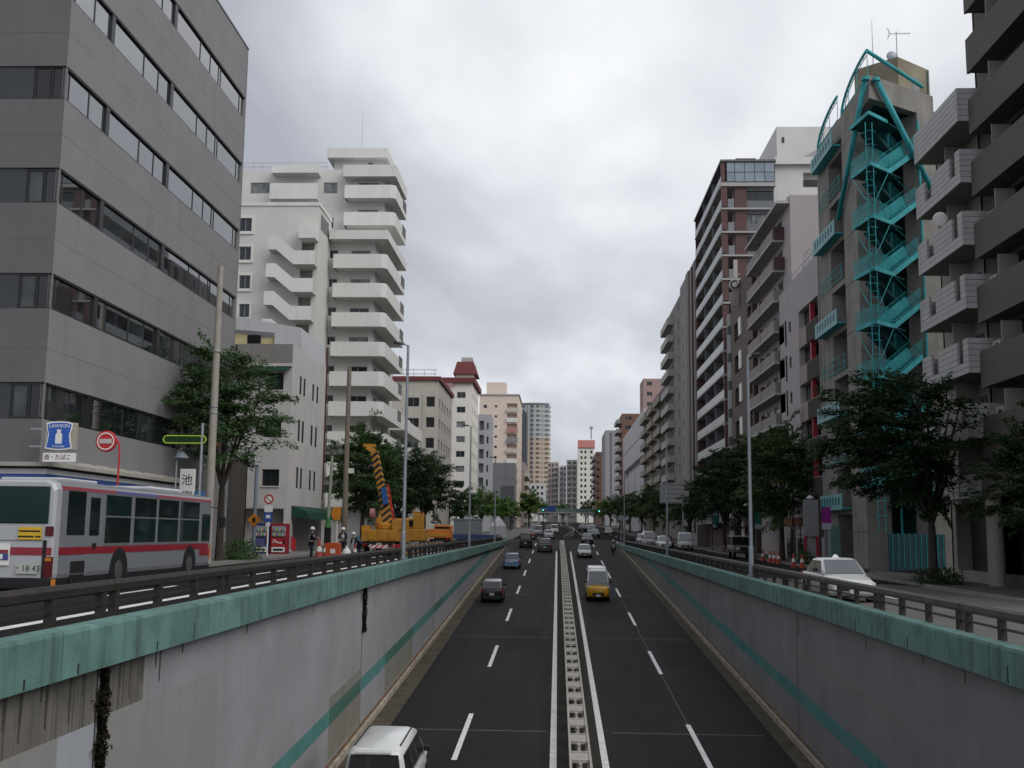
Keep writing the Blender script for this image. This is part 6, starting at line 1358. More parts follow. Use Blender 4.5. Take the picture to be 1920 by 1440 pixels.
# ------------------------------------------------------------------ construction vehicles
M_CRY = mat('crane_yellow', (.47,.22,.03), rough=.5, var=.12, scale=2); 
def hazard(name, a, b, s=1.6):
    m = bpy.data.materials.new(name); m.use_nodes = True; t = m.node_tree; n = t.nodes.new; l = t.links.new; bs = t.nodes['Principled BSDF']; bs.inputs['Roughness'].default_value = .5
    c = n('ShaderNodeTexCoord'); mp = n('ShaderNodeMapping'); mp.inputs['Rotation'].default_value = (R(20), R(38), 0); l(c.outputs['Object'], mp.inputs[0]); w = n('ShaderNodeTexWave'); w.inputs['Scale'].default_value = s; w.bands_direction = 'Z'; l(mp.outputs[0], w.inputs[0])
    g_ = n('ShaderNodeMath'); g_.operation = 'GREATER_THAN'; l(w.outputs[1], g_.inputs[0]); g_.inputs[1].default_value = .5; mx = n('ShaderNodeMix'); mx.data_type = 'RGBA'; l(g_.outputs[0], mx.inputs[0]); mx.inputs[6].default_value = (*a,1); mx.inputs[7].default_value = (*b,1); l(mx.outputs[2], bs.inputs['Base Color']); return m
M_HAZ = hazard('hazard_stripes', (.46,.22,.03), (.02,.018,.015), .9); M_HAZR = hazard('red_white_stripes', (.55,.05,.04), (.6,.6,.58), 1.6)
ct_ = thing('crane_truck', 'yellow truck-mounted crane with a black-striped raised boom at the roadworks', 'crane truck', (-11.6, 74.5, gL(74)))
MB().box(-1.0,1.0,-3.2,3.2,.55,.85).build('chassis', M_TRIM, ct_); MB().box(-1.2,1.2,-3.2,1.0,.9,1.65).build('bed', M_CRY, ct_, bevel=.03)
for x in (-.78,-.1,.58): MB().box(x,x+.5,-3.24,-3.2,1.0,1.55).build('bed_panel', M_CRY, ct_, bevel=.01)
MB().box(.75,1.25,-2.9,-1.2,1.66,2.3).build('tool_box', M_CRY, ct_, bevel=.03); MB().box(-1.25,-.85,-3.0,-1.6,.7,1.9).build('outrigger_box', M_CRY, ct_, bevel=.03)
MB().hexa([(-1.1,1.3,.75),(1.1,1.3,.75),(1.1,3.3,.75),(-1.1,3.3,.75)], [(-1.05,1.35,2.45),(1.05,1.35,2.45),(1.05,3.1,2.45),(-1.05,3.1,2.45)]).build('cab', M_CRY, ct_, bevel=.06); MB().box(-.9,.9,1.24,1.29,1.6,2.2).build('cab_rear_window', G_CAR, ct_)
for y in (-2.1,2.4):
    for x in (-.95,.95): wheel(ct_, x, y, .42, .3)
MB().lathe([(.55,0),(.6,.1),(.6,.35),(.45,.5)], (.05,-1.2,1.65), 14).build('turret', M_CRY, ct_); MB().hexa([(-.45,-1.6,2.1),(.55,-1.6,2.1),(.55,-.8,2.1),(-.45,-.8,2.1)], [(-.30,-1.5,3.0),(.35,-1.5,3.0),(.35,-.9,3.0),(-.30,-.9,3.0)]).build('mast_base', M_CRY, ct_)
b0, b1, b2 = Vector((.25,-1.3,2.1)), Vector((-.22,-1.2,4.6)), Vector((-.85,-1.1,6.9))
MB().beam(b0, b1, .62, .62).build('boom', M_HAZ, ct_); MB().beam(b1-Vector((0,0,.3)), b2, .46, .46).build('boom_extension', M_HAZ, ct_); MB().beam(b2, b2+Vector((-.5,-.1,.35)), .36, .36).build('boom_head', M_CRY, ct_); MB().beam(b2+Vector((-.75,-.1,.42)), b2+Vector((.1,-.1,.40)), .25, .2).build('boom_tip', M_CRY, ct_)
MB().beam((.62,-1.0,2.0),(.1,-1.0,4.7),.16,.16).build('boom_cylinder', M_RED, ct_); MB().beam((-.05,-1.75,4.45),(.12,-1.7,3.35),.42,.3).build('blue_tarp', mat('blue_tarp', (.03,.11,.33), rough=.6, var=.2, scale=4), ct_)
MB().tube((-1.25,-1.1,7.2),(-1.25,-1.1,5.6),.02,n=4).build('hoist_cable', M_TRIM, ct_)
MB().lathe([(.02,-.15),(.3,-.15),(.3,.15),(.02,.15)], (-.75,-1.7,2.75), 12, 'x').build('cable_drum', mat('faded_pink_drum', (.42,.20,.22)), ct_)
for x in (-1.35,1.35): MB().tube((x,-2.6,.02),(x,-2.6,.9),.09,n=8).build('outrigger_leg', M_STEEL, ct_); 
MB().box(-.2,.15,-3.27,-3.24,.62,.8).build('number_plate', M_PLATE, ct_)
for x in (-.95,.95): MB().box(x-.12,x+.12,-3.26,-3.21,.6,.75).build('tail_light', M_TAIL, ct_)
ex = thing('drilling_rig', 'orange tracked drilling rig with a cab behind the yellow crane truck', 'construction machine', (-11.6, 88.5, gL(88)))
for x in (-.85,.85): MB().loft([[(x-.22,y,z0),(x+.22,y,z0),(x+.22,y,z1),(x-.22,y,z1)] for y, z0, z1 in ((-1.7,.35,.5),(-1.5,.05,.75),(1.5,.05,.75),(1.7,.35,.5))]).build('track', M_TRIM, ex)
MB().box(-1.0,1.0,-1.5,1.3,.8,1.75).build('upper_body', M_CRY, ex, bevel=.06); MB().box(-.95,-.05,.1,1.35,1.76,2.6).build('cab', M_CRY, ex, bevel=.05); MB().box(-.9,-.1,.05,.09,1.95,2.45).build('cab_window', G_CAR, ex)
mb = MB().beam((.4,1.2,1.5),(.5,1.6,3.0),.25,.3).beam((.5,1.6,3.0),(-.3,1.9,3.1),.22,.25); mb.build('arm', M_CRY, ex); MB().box(.1,.9,-1.45,-.5,1.76,2.9).build('power_pack', M_CRY, ex, bevel=.05); MB().tube((.75,-1.2,2.9),(.75,-1.2,3.3),.06,n=8).build('exhaust', M_TRIM, ex)
tr_ = thing('orange_truck', 'small orange tipper truck parked beyond the drilling rig', 'truck', (-11.0, 104, gL(104)))
MB().box(-1.0,1.0,-2.4,.9,.95,1.75).build('tipper_bed', mat('tipper_orange', (.55,.17,.03), rough=.6, var=.12), tr_, bevel=.03); MB().box(-.75,.75,-2.43,-2.405,1.1,1.35).build('tail_panel', M_CRY, tr_); MB().box(-.85,.85,1.0,2.5,.6,2.15).build('cab', MATS['tipper_orange'], tr_, bevel=.08); MB().box(-.7,.7,.96,.99,1.5,2.0).build('cab_rear_window', G_CAR, tr_); MB().box(-.8,.8,-2.3,2.4,.5,.85).build('chassis', M_TRIM, tr_)
for y in (-1.6,1.7):
    for x in (-.82,.82): wheel(tr_, x, y, .38, .25)
for x in (-.8,.8): MB().box(x-.1,x+.1,-2.42,-2.36,.75,.88).build('tail_light', M_TAIL, tr_)
# motorbike and rider are built with the people
# ================================================================== trees and plants
def leaf_mat(name, dark, light):
    m = bpy.data.materials.new(name); m.use_nodes = True; t = m.node_tree; n = t.nodes.new; l = t.links.new; b = t.nodes['Principled BSDF']; o = t.nodes['Material Output']
    ge = n('ShaderNodeNewGeometry'); cr = n('ShaderNodeValToRGB'); l(ge.outputs['Random Per Island'], cr.inputs[0])
    cr.color_ramp.elements[0].color = (*dark, 1); cr.color_ramp.elements[1].color = (*light, 1); cr.color_ramp.elements[0].position = .1
    l(cr.outputs[0], b.inputs['Base Color']); b.inputs['Roughness'].default_value = .6; b.inputs['Specular IOR Level'].default_value = .25
    tr = n('ShaderNodeBsdfTranslucent'); l(cr.outputs[0], tr.inputs[0]); mx = n('ShaderNodeMixShader'); mx.inputs[0].default_value = .3; l(b.outputs[0], mx.inputs[1]); l(tr.outputs[0], mx.inputs[2]); l(mx.outputs[0], o.inputs[0])
    MATS[name] = m; return m
LF_DARK = leaf_mat('zelkova_leaf', (.016,.036,.015), (.046,.088,.028)); LF_MID = leaf_mat('green_leaf', (.036,.078,.032), (.105,.180,.060)); LF_LIGHT = leaf_mat('bright_leaf', (.06,.13,.028), (.16,.27,.055)); LF_VINE = leaf_mat('dry_vine_leaf', (.010,.010,.006), (.035,.026,.016))
M_BARK = mat('bark', (.055,.045,.036), rough=.95, var=.35, scale=4, streak=.4)
def leaves_mesh(name, cen, direc, lsize, seed):
    """cen (n,3) leaf centres, direc (n,3) leaf axes"""
    rs = np.random.RandomState(seed); n = len(cen)
    d = direc/np.linalg.norm(direc, axis=1, keepdims=True); up = rs.normal(0, .45, (n,3)); up[:,2] += 1
    bvec = np.cross(d, up); bvec /= np.linalg.norm(bvec, axis=1, keepdims=True)+1e-9
    L = lsize*rs.uniform(.65, 1.35, (n,1)); W = L*rs.uniform(.36, .52, (n,1))
    v = np.stack([cen-d*L*.5, cen+bvec*W*.5, cen+d*L*.5, cen-bvec*W*.5], 1).reshape(-1,3)
    me = bpy.data.meshes.new(name); me.vertices.add(4*n); me.vertices.foreach_set('co', v.astype(np.float32).ravel())
    me.loops.add(4*n); me.loops.foreach_set('vertex_index', np.arange(4*n, dtype=np.int32)); me.polygons.add(n); me.polygons.foreach_set('loop_start', np.arange(0, 4*n, 4, dtype=np.int32)); me.update(calc_edges=True); return me
def tree_meshes(seed, h, th, rx, rz, zc, nclump=90, lpc=110, lsize=.20, spray=1.0, trunk_r=.16, lean=(0,0), cull=.12, off=(0,0)):
    rs = np.random.RandomState(seed); r2_ = random.Random(seed)
    cl = []
    ph = rs.uniform(0, 6.28, 6)
    while len(cl) < nclump:
        u = rs.normal(0, 1, 3); u /= np.linalg.norm(u); r = rs.uniform(.18, 1)**.55
        # lobed, uneven outline
        az = math.atan2(u[1], u[0]); el = u[2]
        lob = .80+.20*math.sin(3*az+ph[0])*math.cos(2.3*el+ph[1])+.16*math.sin(5*az+ph[2]+3*el)+.08*rs.normal()
        if rs.rand() < cull: continue
        p = np.array([u[0]*rx*r*lob, u[1]*rx*r*lob, zc+u[2]*rz*r*(lob*.6+.4)])
        if u[2] < -.55 and rs.rand() < .6: continue
        cl.append(p+np.array([off[0], off[1], 0]))
    cl = np.array(cl); cen = []; dr = []
    for p in cl:
        k = int(lpc*rs.uniform(.5, 1.5))
        out_ = np.array([p[0], p[1], (p[2]-zc)*.5]); no = np.linalg.norm(out_); out_ = out_/no if no > .05 else np.array([1.,0,.2])
        ang = rs.normal(0, .45); ca, sa = math.cos(ang), math.sin(ang); out_ = np.array([out_[0]*ca-out_[1]*sa, out_[0]*sa+out_[1]*ca, out_[2]*.6+.12])
        sd = np.cross(out_, [0,0,1.]); sd /= np.linalg.norm(sd)+1e-9
        Ls = rs.uniform(.9, 1.9)*spray; t_ = rs.uniform(0, 1, (k,1))**.8; wd = (.16+.34*np.sin(np.clip(t_*2.6,0,3.0)))*spray
        q = out_*(t_-.35)*Ls+sd*rs.normal(0, .62, (k,1))*wd+np.array([0,0,1.])*(rs.normal(0,.09,(k,1))*spray-.30*Ls*np.clip(t_-.35,0,1)**2)
        cen.append(p+q); dd = out_*rs.uniform(.25, 1, (k,1))+sd*rs.normal(0,.7,(k,1))+rs.normal(0,.22,(k,3)); dd[:,2] -= rs.uniform(.0, .45, k); dr.append(dd)
    leaf = leaves_mesh('crown', np.concatenate(cen), np.concatenate(dr), lsize, seed+1)
    wood = MB(); top = Vector((lean[0], lean[1], th))
    pts = [Vector((0,0,-.2)), Vector((lean[0]*.3, lean[1]*.2, th*.45)), top]
    wood.tube(pts[0], pts[1], trunk_r*1.25, trunk_r, 9); wood.tube(pts[1], pts[2], trunk_r, trunk_r*.82, 9)
    limbs = []
    for i in range(7):
        a = 2*math.pi*i/7+r2_.uniform(-.3,.3); e = Vector((math.cos(a)*rx*.5, math.sin(a)*rx*.5, zc+rz*r2_.uniform(-.1,.5))); mid = top.lerp(e, .5)+Vector((0,0,.25))
        wood.tube(top, mid, trunk_r*.55, trunk_r*.36, 6); wood.tube(mid, e, trunk_r*.36, trunk_r*.16, 6); limbs += [mid, e, mid.lerp(e,.5)]
    e = Vector((0,0,zc+rz*.7)); wood.tube(top, e, trunk_r*.6, trunk_r*.15, 6); limbs += [top.lerp(e,.4), top.lerp(e,.75), e]
    for p in cl[::2]:
        P = Vector(p); q = min(limbs, key=lambda w_: (w_-P).length); wood.tube(q, P, .035, .012, 4, caps=False)
    return leaf, wood.mesh('trunk', False)
def plant_tree(name, label, loc, meshes, lm, rotz=0, scale=1., cat='tree', group=None):
    t = thing(name, label, cat, loc, rotz, group); t.scale = (scale,)*3
    link('crown', meshes[0] if not meshes[0].materials else meshes[0], lm, t); link('trunk', meshes[1], M_BARK, t); return t
TA = tree_meshes(11, 10.6, 3.4, 3.25, 3.8, 6.9, nclump=165, lpc=125, lsize=.20, trunk_r=.17, off=(-.1,-.2))
TB = tree_meshes(23, 9.4, 2.6, 3.5, 4.0, 5.6, nclump=235, lpc=120, lsize=.22, trunk_r=.18)
TC = tree_meshes(37, 10.0, 2.6, 3.3, 4.3, 5.6, nclump=240, lpc=120, lsize=.22, trunk_r=.18)
TD = tree_meshes(51, 9.0, 2.6, 3.2, 3.5, 5.3, nclump=95, lpc=85, lsize=.36, trunk_r=.17, spray=1.25)
TE = tree_meshes(71, 9.6, 2.6, 3.5, 4.2, 6.3, nclump=260, lpc=130, lsize=.21, trunk_r=.19, off=(-1.5,-.2))
def gp(x, y): return gL(y)+.13 if x < 0 else gR(y)+.13
G_ST = 'street trees on the pavements'
plant_tree('street_tree', 'feathery street tree behind the concrete pole beside the grey office', (-16.0, 51.5, gp(-1,51.5)), TA, leaf_mat('fresh_zelkova_leaf', (.040,.085,.040), (.125,.205,.078)), .0, 1.0, group=G_ST)
plant_tree('street_tree', 'dense street tree right behind the yellow crane truck', (-15.2, 85, gp(-1,85)), TC, LF_MID, 1.0, 1.03, group=G_ST)
plant_tree('street_tree', 'dense dark street tree between the drilling rig and the beige block', (-15.1, 124, gp(-1,124)), TB, LF_DARK, 2.0, 1.15, group=G_ST)
plant_tree('street_tree', 'broad street tree between the crane truck tree and the drilling rig', (-15.3, 104, gp(-1,104)), TB, LF_DARK, 2.9, 1.08, group=G_ST)
TD2 = (TD[0].copy(), TD[1]); TD2[0].materials.clear(); TD2[0].materials.append(LF_LIGHT)
for i, (x, y, s_, lab) in enumerate(((-15.0,172,.95,'small bright street tree in front of the cream red-roofed block'),(-13.6,196,1.0,'bright street tree past the cream red-roofed block'),(-12.4,232,.95,'bright street tree in front of the grey stairwell block'),(-11.2,262,.9,'bright street tree in front of the grey clad block'),(-8.6,330,1.35,'broad bright tree under the round-fronted tower'),(-9.4,372,1.2,'far tree behind the broad bright tree'))):
    plant_tree('street_tree', lab, (x, y, gp(-1,y)), TD2 if i not in (0,) else TD, LF_LIGHT if i else LF_MID, i*1.3, s_, group=G_ST)
plant_tree('street_tree', 'very dark street tree in front of the turquoise stairs', (17.2, 51.2, gp(1,51.2)), TE, LF_DARK, 0., 1.0, group=G_ST)
plant_tree('street_tree', 'dark street tree in front of the taupe apartment block', (18.7, 42.0, gp(1,42.0)), TB, LF_DARK, 3.0, .78, group=G_ST)
plant_tree('street_tree', 'street tree in front of the mauve apartment block', (16.9, 83.5, gp(1,83.5)), TC, LF_DARK, 2.2, 1.10, group=G_ST)
plant_tree('street_tree', 'street tree behind the off-road car', (16.9, 97, gp(1,97)), TB, LF_DARK, 5.0, 1.12, group=G_ST)
plant_tree('street_tree', 'dark street tree in front of the dark red tower', (16.9, 112, gp(1,112)), TB, LF_DARK, 3.3, 1.1, group=G_ST)
for i, (x, y, s_, lab) in enumerate(((17.0,142,.95,'dark street tree behind the large sign board'),(17.2,172,1.05,'dark street tree in front of the warm grey tower'),(17.2,196,1.1,'dark street tree in front of the olive balcony block'),(17.0,222,1.05,'dark street tree past the olive balcony block'),(16.8,255,1.1,'dark street tree before the windowless block'),(16.4,290,1.1,'dark street tree in the middle of the windowless block'),(15.8,330,1.1,'bright street tree near the far signal'),(15.2,370,1.1,'bright street tree before the footbridge'),(12.6,452,1.2,'tree beyond the footbridge on the right'),(2.4,470,1.1,'tree beyond the footbridge above the median'),(-6,462,1.1,'tree beyond the footbridge on the left'))):
    plant_tree('street_tree', lab, (x, y, gp(1,y)), TD if i < 6 else TD2, LF_MID, i*1.7, s_, group=G_ST)
def bush(name, label, loc, sx, sy, sz, seed, lm, n=1500, ls=.13):
    rs = np.random.RandomState(seed); u = rs.normal(0,1,(n,3)); u /= np.linalg.norm(u,axis=1,keepdims=True); r = rs.uniform(.2,1,(n,1))**.4
    lob = 1+.22*np.sin(4*np.arctan2(u[:,1:2],u[:,0:1])+seed)+.12*rs.normal(0,1,(n,1)); c = u*r*lob*np.array([sx,sy,sz]); c[:,2] = np.abs(c[:,2]+sz*.5); d = u+rs.normal(0,.6,(n,3))
    t = thing(name, label, 'bush', loc); link('foliage', leaves_mesh('foliage', c, d, ls, seed), lm, t); w_ = MB()
    for i in range(6): a = i*1.05; w_.tube((0,0,-.05),(math.cos(a)*sx*.5,math.sin(a)*sy*.5,sz*.9),.025,.01,5)
    w_.build('stem', M_BARK, t); return t
bush('hedge_bush', 'low green hedge bush in front of the stopped bus', (-15.75, 54.0, gp(-1,54)), .95, 1.6, .62, 5, LF_MID, 2600)
bush('hedge_bush', 'low shrub at the foot of the tree before the turquoise stairs', (17.2, 50.6, gp(1,50)), 1.1, 1.6, .45, 6, LF_DARK, 2000)
bush('hedge_bush', 'green shrub beside the red column on the right pavement', (16.9, 76, gp(1,76)), .6, .9, .6, 8, LF_MID, 1200)
def vine(label, y, z0, z1, seed, n, w):
    rs = np.random.RandomState(seed); t_ = rs.uniform(0,1,n); zz = z0+(z1-z0)*t_; ww = w*(1-.55*t_)*(0.6+.4*np.sin(t_*17+seed)); yy = y+rs.normal(0,1,n)*ww*.5+.05; xx = np.array([wallL(q) for q in yy])+rs.uniform(.01,.12,n)
    t = thing('wall_vine', label, 'vine', (wallL(y), y, z1)); c = np.stack([xx-wallL(y), yy-y, zz-z1], 1); d = rs.normal(0,1,(n,3)); d[:,2] -= .8
    link('foliage', leaves_mesh('foliage', c, d, .085, seed), LF_VINE, t); MB().tube((.02,.05,0),(.02,.08,z0-z1),.012,n=4).build('stem', M_BARK, t)
vine('long dark vine hanging from the wall joint under the bus street', 15.85, -.30, -2.05, 3, 1300, .26); vine('short dark vine hanging from the second wall joint', 38.0, -.2, -1.75, 4, 1200, .42)

# ================================================================== poles, lamps, signs
up = thing('utility_pole', 'tapered concrete utility pole in front of the grey office', 'pole', (-15.45, 48, gp(-1,48)))
MB().lathe([(.19,0),(.185,3),(.15,9),(.125,13.4),(.02,13.42)], n=14).build('shaft', M_POLE, up, smooth=False)
for z in (6.6, 6.9, 9.4): MB().lathe([(.175,0),(.19,.02),(.19,.07),(.175,.09)], (0,0,z), 14).build('band', M_STEEL, up)
up2 = thing('utility_pole', 'weathered brownish utility pole near the crane truck', 'pole', (-14.75, 75.5, gp(-1,75)))
MB().lathe([(.21,0),(.19,4),(.15,12.9),(.02,12.92)], n=14).build('shaft', mat('brown_pole', (.20,.175,.14), rough=.9, var=.15, streak=.4), up2); MB().box(.05,.55,-.08,.08,5.4,5.75).build('small_sign', M_WHITE, up2)
gp_ = thing('sign_pole', 'pale green pole with a green cone base beside the workers', 'pole', (-13.9, 66, gL(66)))
MB().tube((0,0,2.0),(.12,0,6.1),.10,.085,10).build('shaft', mat('pale_green_pole', (.28,.30,.23), var=.1), gp_); MB().lathe([(.24,0),(.16,.25),(.13,.6)], (0,0,1.75), 12).build('cone_base', mat('green_cone', (.06,.16,.05)), gp_); MB().box(-.18,.18,-.15,.15,0,1.75).build('dark_base', M_TRIM, gp_)
def street_lamp(label, x, y, z, h, arm, m=M_STEEL):
    t = thing('street_lamp', label, 'street lamp', (x, y, z), 0, 'tall street lamps on the copings')
    MB().lathe([(.12,0),(.11,1.2),(.085,1.3),(.06,h),(.02,h+.01)], n=12).build('pole', m, t); MB().box(-.16,.16,-.16,.16,0,.05).build('base_plate', m, t)
    MB().beam((0,0,h-.03),(arm*.35,0,h+.06),.07,.06).build('arm', m, t); MB().loft([[(arm*q,-w,h+.02+e),(arm*q,w,h+.02+e),(arm*q,w*.7,h+.13+e),(arm*q,-w*.7,h+.13+e)] for q, w, e in ((.3,.07,0),(.5,.15,.02),(1.0,.15,.05),(1.15,.06,.06))]).build('lamp_head', M_DARKFRAME, t, bevel=.01); return t
for i, (y, lab) in enumerate(((50,'grey street lamp post on the left coping near the crane truck'),(90,'grey street lamp post on the left coping in front of the cream block'),(130,'grey street lamp post on the left coping near the ramp top'))): street_lamp(lab, wallL(y)-.28, y, gL(y)+.34, 9.9, -.62)
for i, (y, lab) in enumerate(((48,'grey street lamp post on the right coping near the taxi'),(87,'grey street lamp post on the right coping before the large sign board'),(150,'grey street lamp post on the right coping near the ramp top'))): street_lamp(lab, wallR(y)+.28, y, -.20+.0035*y, 9.6, .5)
# no-entry style round sign on a red bent post
ns = thing('round_red_sign', 'round red and white sign on a bent red post by the bus', 'sign', (-15.55, 38, gp(-1,38)))
MB().path([(0,0,0),(0,0,4.1),(-.03,0,4.45),(-.12,0,4.6),(-.2,0,4.62)], .035, 7).build('post', M_RED, ns); MB().lathe([(.02,-.06),(.36,-.06),(.38,-.03),(.38,.03),(.36,.06),(.02,.06)], (-.5,0,4.55), 24, 'y').build('disc', M_RED, ns)
def ringm(c, r0, r1, y0, y1, n=28):
    mb = MB()
    for i in range(n):
        a, b_ = 2*math.pi*i/n, 2*math.pi*(i+1)/n; q = [(c[0]+r*math.cos(t), c[1]+r*math.sin(t)) for r, t in ((r0,a),(r1,a),(r1,b_),(r0,b_))]
        mb.hexa([(p[0],y0,p[1]) for p in q], [(p[0],y1,p[1]) for p in q])
    return mb
ringm((-.5,4.55), .27, .31, -.072, -.062).build('white_ring', M_WHITE, ns); MB().box(-.72,-.28,-.072,-.062,4.47,4.63).build('white_bar', mat('dull_white', (.45,.43,.42)), ns)
# green board with yellow-green rim, small dome lamp, vertical white sign
gb_ = thing('rimmed_green_sign', 'long dark green sign with a bright yellow-green rim', 'sign', (-14.93, 45.0, gp(-1,45)))
MB().tube((0,0,0),(0,0,5.9),.06,n=8).build('post', M_STEEL, gb_)
def pill(cx, cz, L, r, n=8): return [(cx-L/2+r*math.cos(a), cz+r*math.sin(a)) for a in [math.pi/2+math.pi*i/n for i in range(n+1)]]+[(cx+L/2+r*math.cos(a), cz+r*math.sin(a)) for a in [-math.pi/2+math.pi*i/n for i in range(n+1)]]
pl = pill(-.73, 5.2, 1.5, .155); MB().prism(pl, 'y', -.03, .03).build('board', mat('dark_green_board', (.012,.04,.012)), gb_)
mb = MB(); 
for i in range(len(pl)): a, b_ = pl[i], pl[(i+1)%len(pl)]; mb.tube((a[0],-.03,a[1]),(b_[0],-.03,b_[1]),.03,n=6)
mb.build('rim', mat('yellow_green_rim', (.38,.55,.06), rough=.4), gb_)
dl = thing('dome_lamp', 'small grey dome lamp under the rimmed green sign', 'lamp', (-16.1, 45.4, gp(-1,45)))
MB().path([(0,0,0),(0,0,4.5),(.05,0,4.75),(.2,0,4.85)], .035, 6).build('post', M_STEEL, dl); MB().lathe([(.04,.28),(.1,.24),(.3,.04),(.31,0),(.26,.02),(.04,.16)], (.2,0,4.45), 16).build('shade', mat('grey_blue_dome', (.18,.21,.25), rough=.4), dl)
vs_ = thing('vertical_white_sign', 'white vertical sign with two black brush characters beside the concrete pole', 'sign', (-16.0, 46.6, gp(-1,46.6)))
MB().box(-.32,.32,-.08,.08,2.0,4.05).build('board', M_WHITE, vs_, bevel=.01); text('池', .50, M_TRIM, vs_, (0,-.088,3.55), FACE_CAM, depth=.002); text('宮', .50, M_TRIM, vs_, (.03,-.088,2.85), FACE_CAM, depth=.002); MB().box(-.3,.3,-.05,.05,0,2.0).build('stand', M_STEEL, vs_); MB().box(.36,.75,-.06,.06,2.4,3.1).build('blue_side_board', mat('blue_side', (.05,.14,.33)), vs_)
# slim blue-grey pole with orange sign; pole with parking signs; second orange sign
op = thing('warning_sign_pole', 'blue-grey pole with an orange roadworks sign near the vending machines', 'sign', (-17.15, 61.5, gp(-1,61)))
MB().tube((0,0,0),(0,0,5.1),.11,.10,10).build('pole', mat('blue_grey_pole', (.19,.23,.28), rough=.5), op); MB().prism([(-.38,2.0),(0,2.38),(.38,2.0),(0,1.62)], 'y', -.15,-.12).build('sign_plate', mat('orange_sign', (.55,.20,.02)), op); MB().box(-.09,.09,-.157,-.151,1.86,2.12).build('sign_symbol', M_TRIM, op)
op2 = thing('warning_sign_pole', 'orange roadworks sign plate beside the brownish utility pole', 'sign', (-13.75, 68.0, gL(68)))
MB().tube((0,0,0),(0,0,2.4),.04,n=8).build('pole', M_WHITE, op2); MB().prism([(-.40,2.6),(-.25,3.02),(.2,3.05),(.25,2.6),(.18,2.2),(-.22,2.22)], 'y', -.06,-.03).build('sign_plate', MATS['orange_sign'], op2)
ps = thing('parking_sign_pole', 'white pole with a round red-rimmed sign above a blue plate by the vending machines', 'sign', (-16.1, 60.5, gp(-1,60)))
MB().tube((0,0,0),(0,0,3.3),.045,n=10).build('pole', M_WHITE, ps); MB().lathe([(.02,-.06),(.27,-.06),(.27,-.03),(.02,-.03)], (0,0,3.15), 20, 'y').build('round_plate', M_WHITE, ps); ringm((0,3.15), .19, .27, -.072, -.062, 20).build('red_rim', M_RED, ps); MB().beam((-.14,-.068,3.29),(.14,-.068,3.01),.012,.05,(0,1,0)).build('red_slash', M_RED, ps)
MB().box(-.23,.23,-.06,-.03,2.45,2.8).build('white_plate', M_WHITE, ps); MB().box(-.23,.23,-.06,-.03,1.9,2.4).build('blue_plate', mat('sign_blue', (.03,.08,.30)), ps); MB().box(-.12,.12,-.066,-.061,2.1,2.28).build('plate_symbol', M_WHITE, ps); MB().box(-.12,.12,-.06,-.03,1.65,1.85).build('small_plate', M_WHITE, ps)
# large sign board seen from behind
lb = thing('large_sign_board', 'large grey sign board with horizontal ribs on two posts on the right side', 'sign', (14.6, 134, gR(134)))
p0_, p1_ = onY(1237, 906, 134), onY(1292, 944, 134)
x0_, x1_, zb0, zt0 = p0_[0]-14.6, p1_[0]-14.6, p1_[2]-gR(134), p0_[2]-gR(134)
M_SB = mat('sign_back_grey', (.42,.41,.40), rough=.5, metal=.2, var=.08); MB().box(x0_,x1_,-.04,.04,zb0,zt0).build('panel', M_SB, lb)
for k in range(5): z = zb0+.15+k*(zt0-zb0-.3)/4; MB().box(x0_+.1,x1_-.1,-.10,-.045,z-.05,z+.05).build('rib', M_STEEL, lb)
for x in (x0_+.9, x1_-.7): MB().tube((x,.15,0),(x,.15,zt0),.11,n=10).build('post', M_STEEL, lb)
# signals
def signal(label, x, y, armx, z, hx):
    t = thing('traffic_signal', label, 'traffic light', (x, y, roadz(y)+.03), 0, 'traffic signals over the far avenue'); s = 1 if armx > 0 else -1
    MB().tube((0,0,0),(0,0,z+.5),.11,n=8).build('pole', M_STEEL, t); MB().tube((0,0,z+.3),(armx,0,z+.3),.06,n=6).build('arm', M_STEEL, t); MB().box(hx-.65,hx+.65,-.15,.15,z-.22,z+.22).build('housing', mat('signal_grey', (.25,.26,.27)), t, bevel=.05)
    for k, m in enumerate((emit('signal_green', (.05,.9,.55), 3.0), M_TRIM, M_TRIM)): MB().lathe([(.02,-.19),(.15,-.19),(.15,-.151),(.02,-.151)], (hx-.42+k*.42,0,z), 14, 'y').build('lens', m, t)
    return t
signal('traffic light on a long arm over the far right lanes', 16.0, 300, -5.4, 5.0, -4.2); signal('traffic light on a short arm over the far left lanes', -9.4, 340, 6.2, 5.3, 5.4)
rs_ = thing('round_road_sign', 'small round road sign on a pole at the right end of the ramp', 'sign', (9.35, 162, gR(162)))
MB().tube((0,0,0),(0,0,4.6),.06,n=8).build('pole', M_STEEL, rs_); MB().lathe([(.02,-.05),(.42,-.05),(.42,-.02),(.02,-.02)], (0,0,3.7), 18, 'y').build('plate', mat('grey_plate', (.35,.37,.38)), rs_)
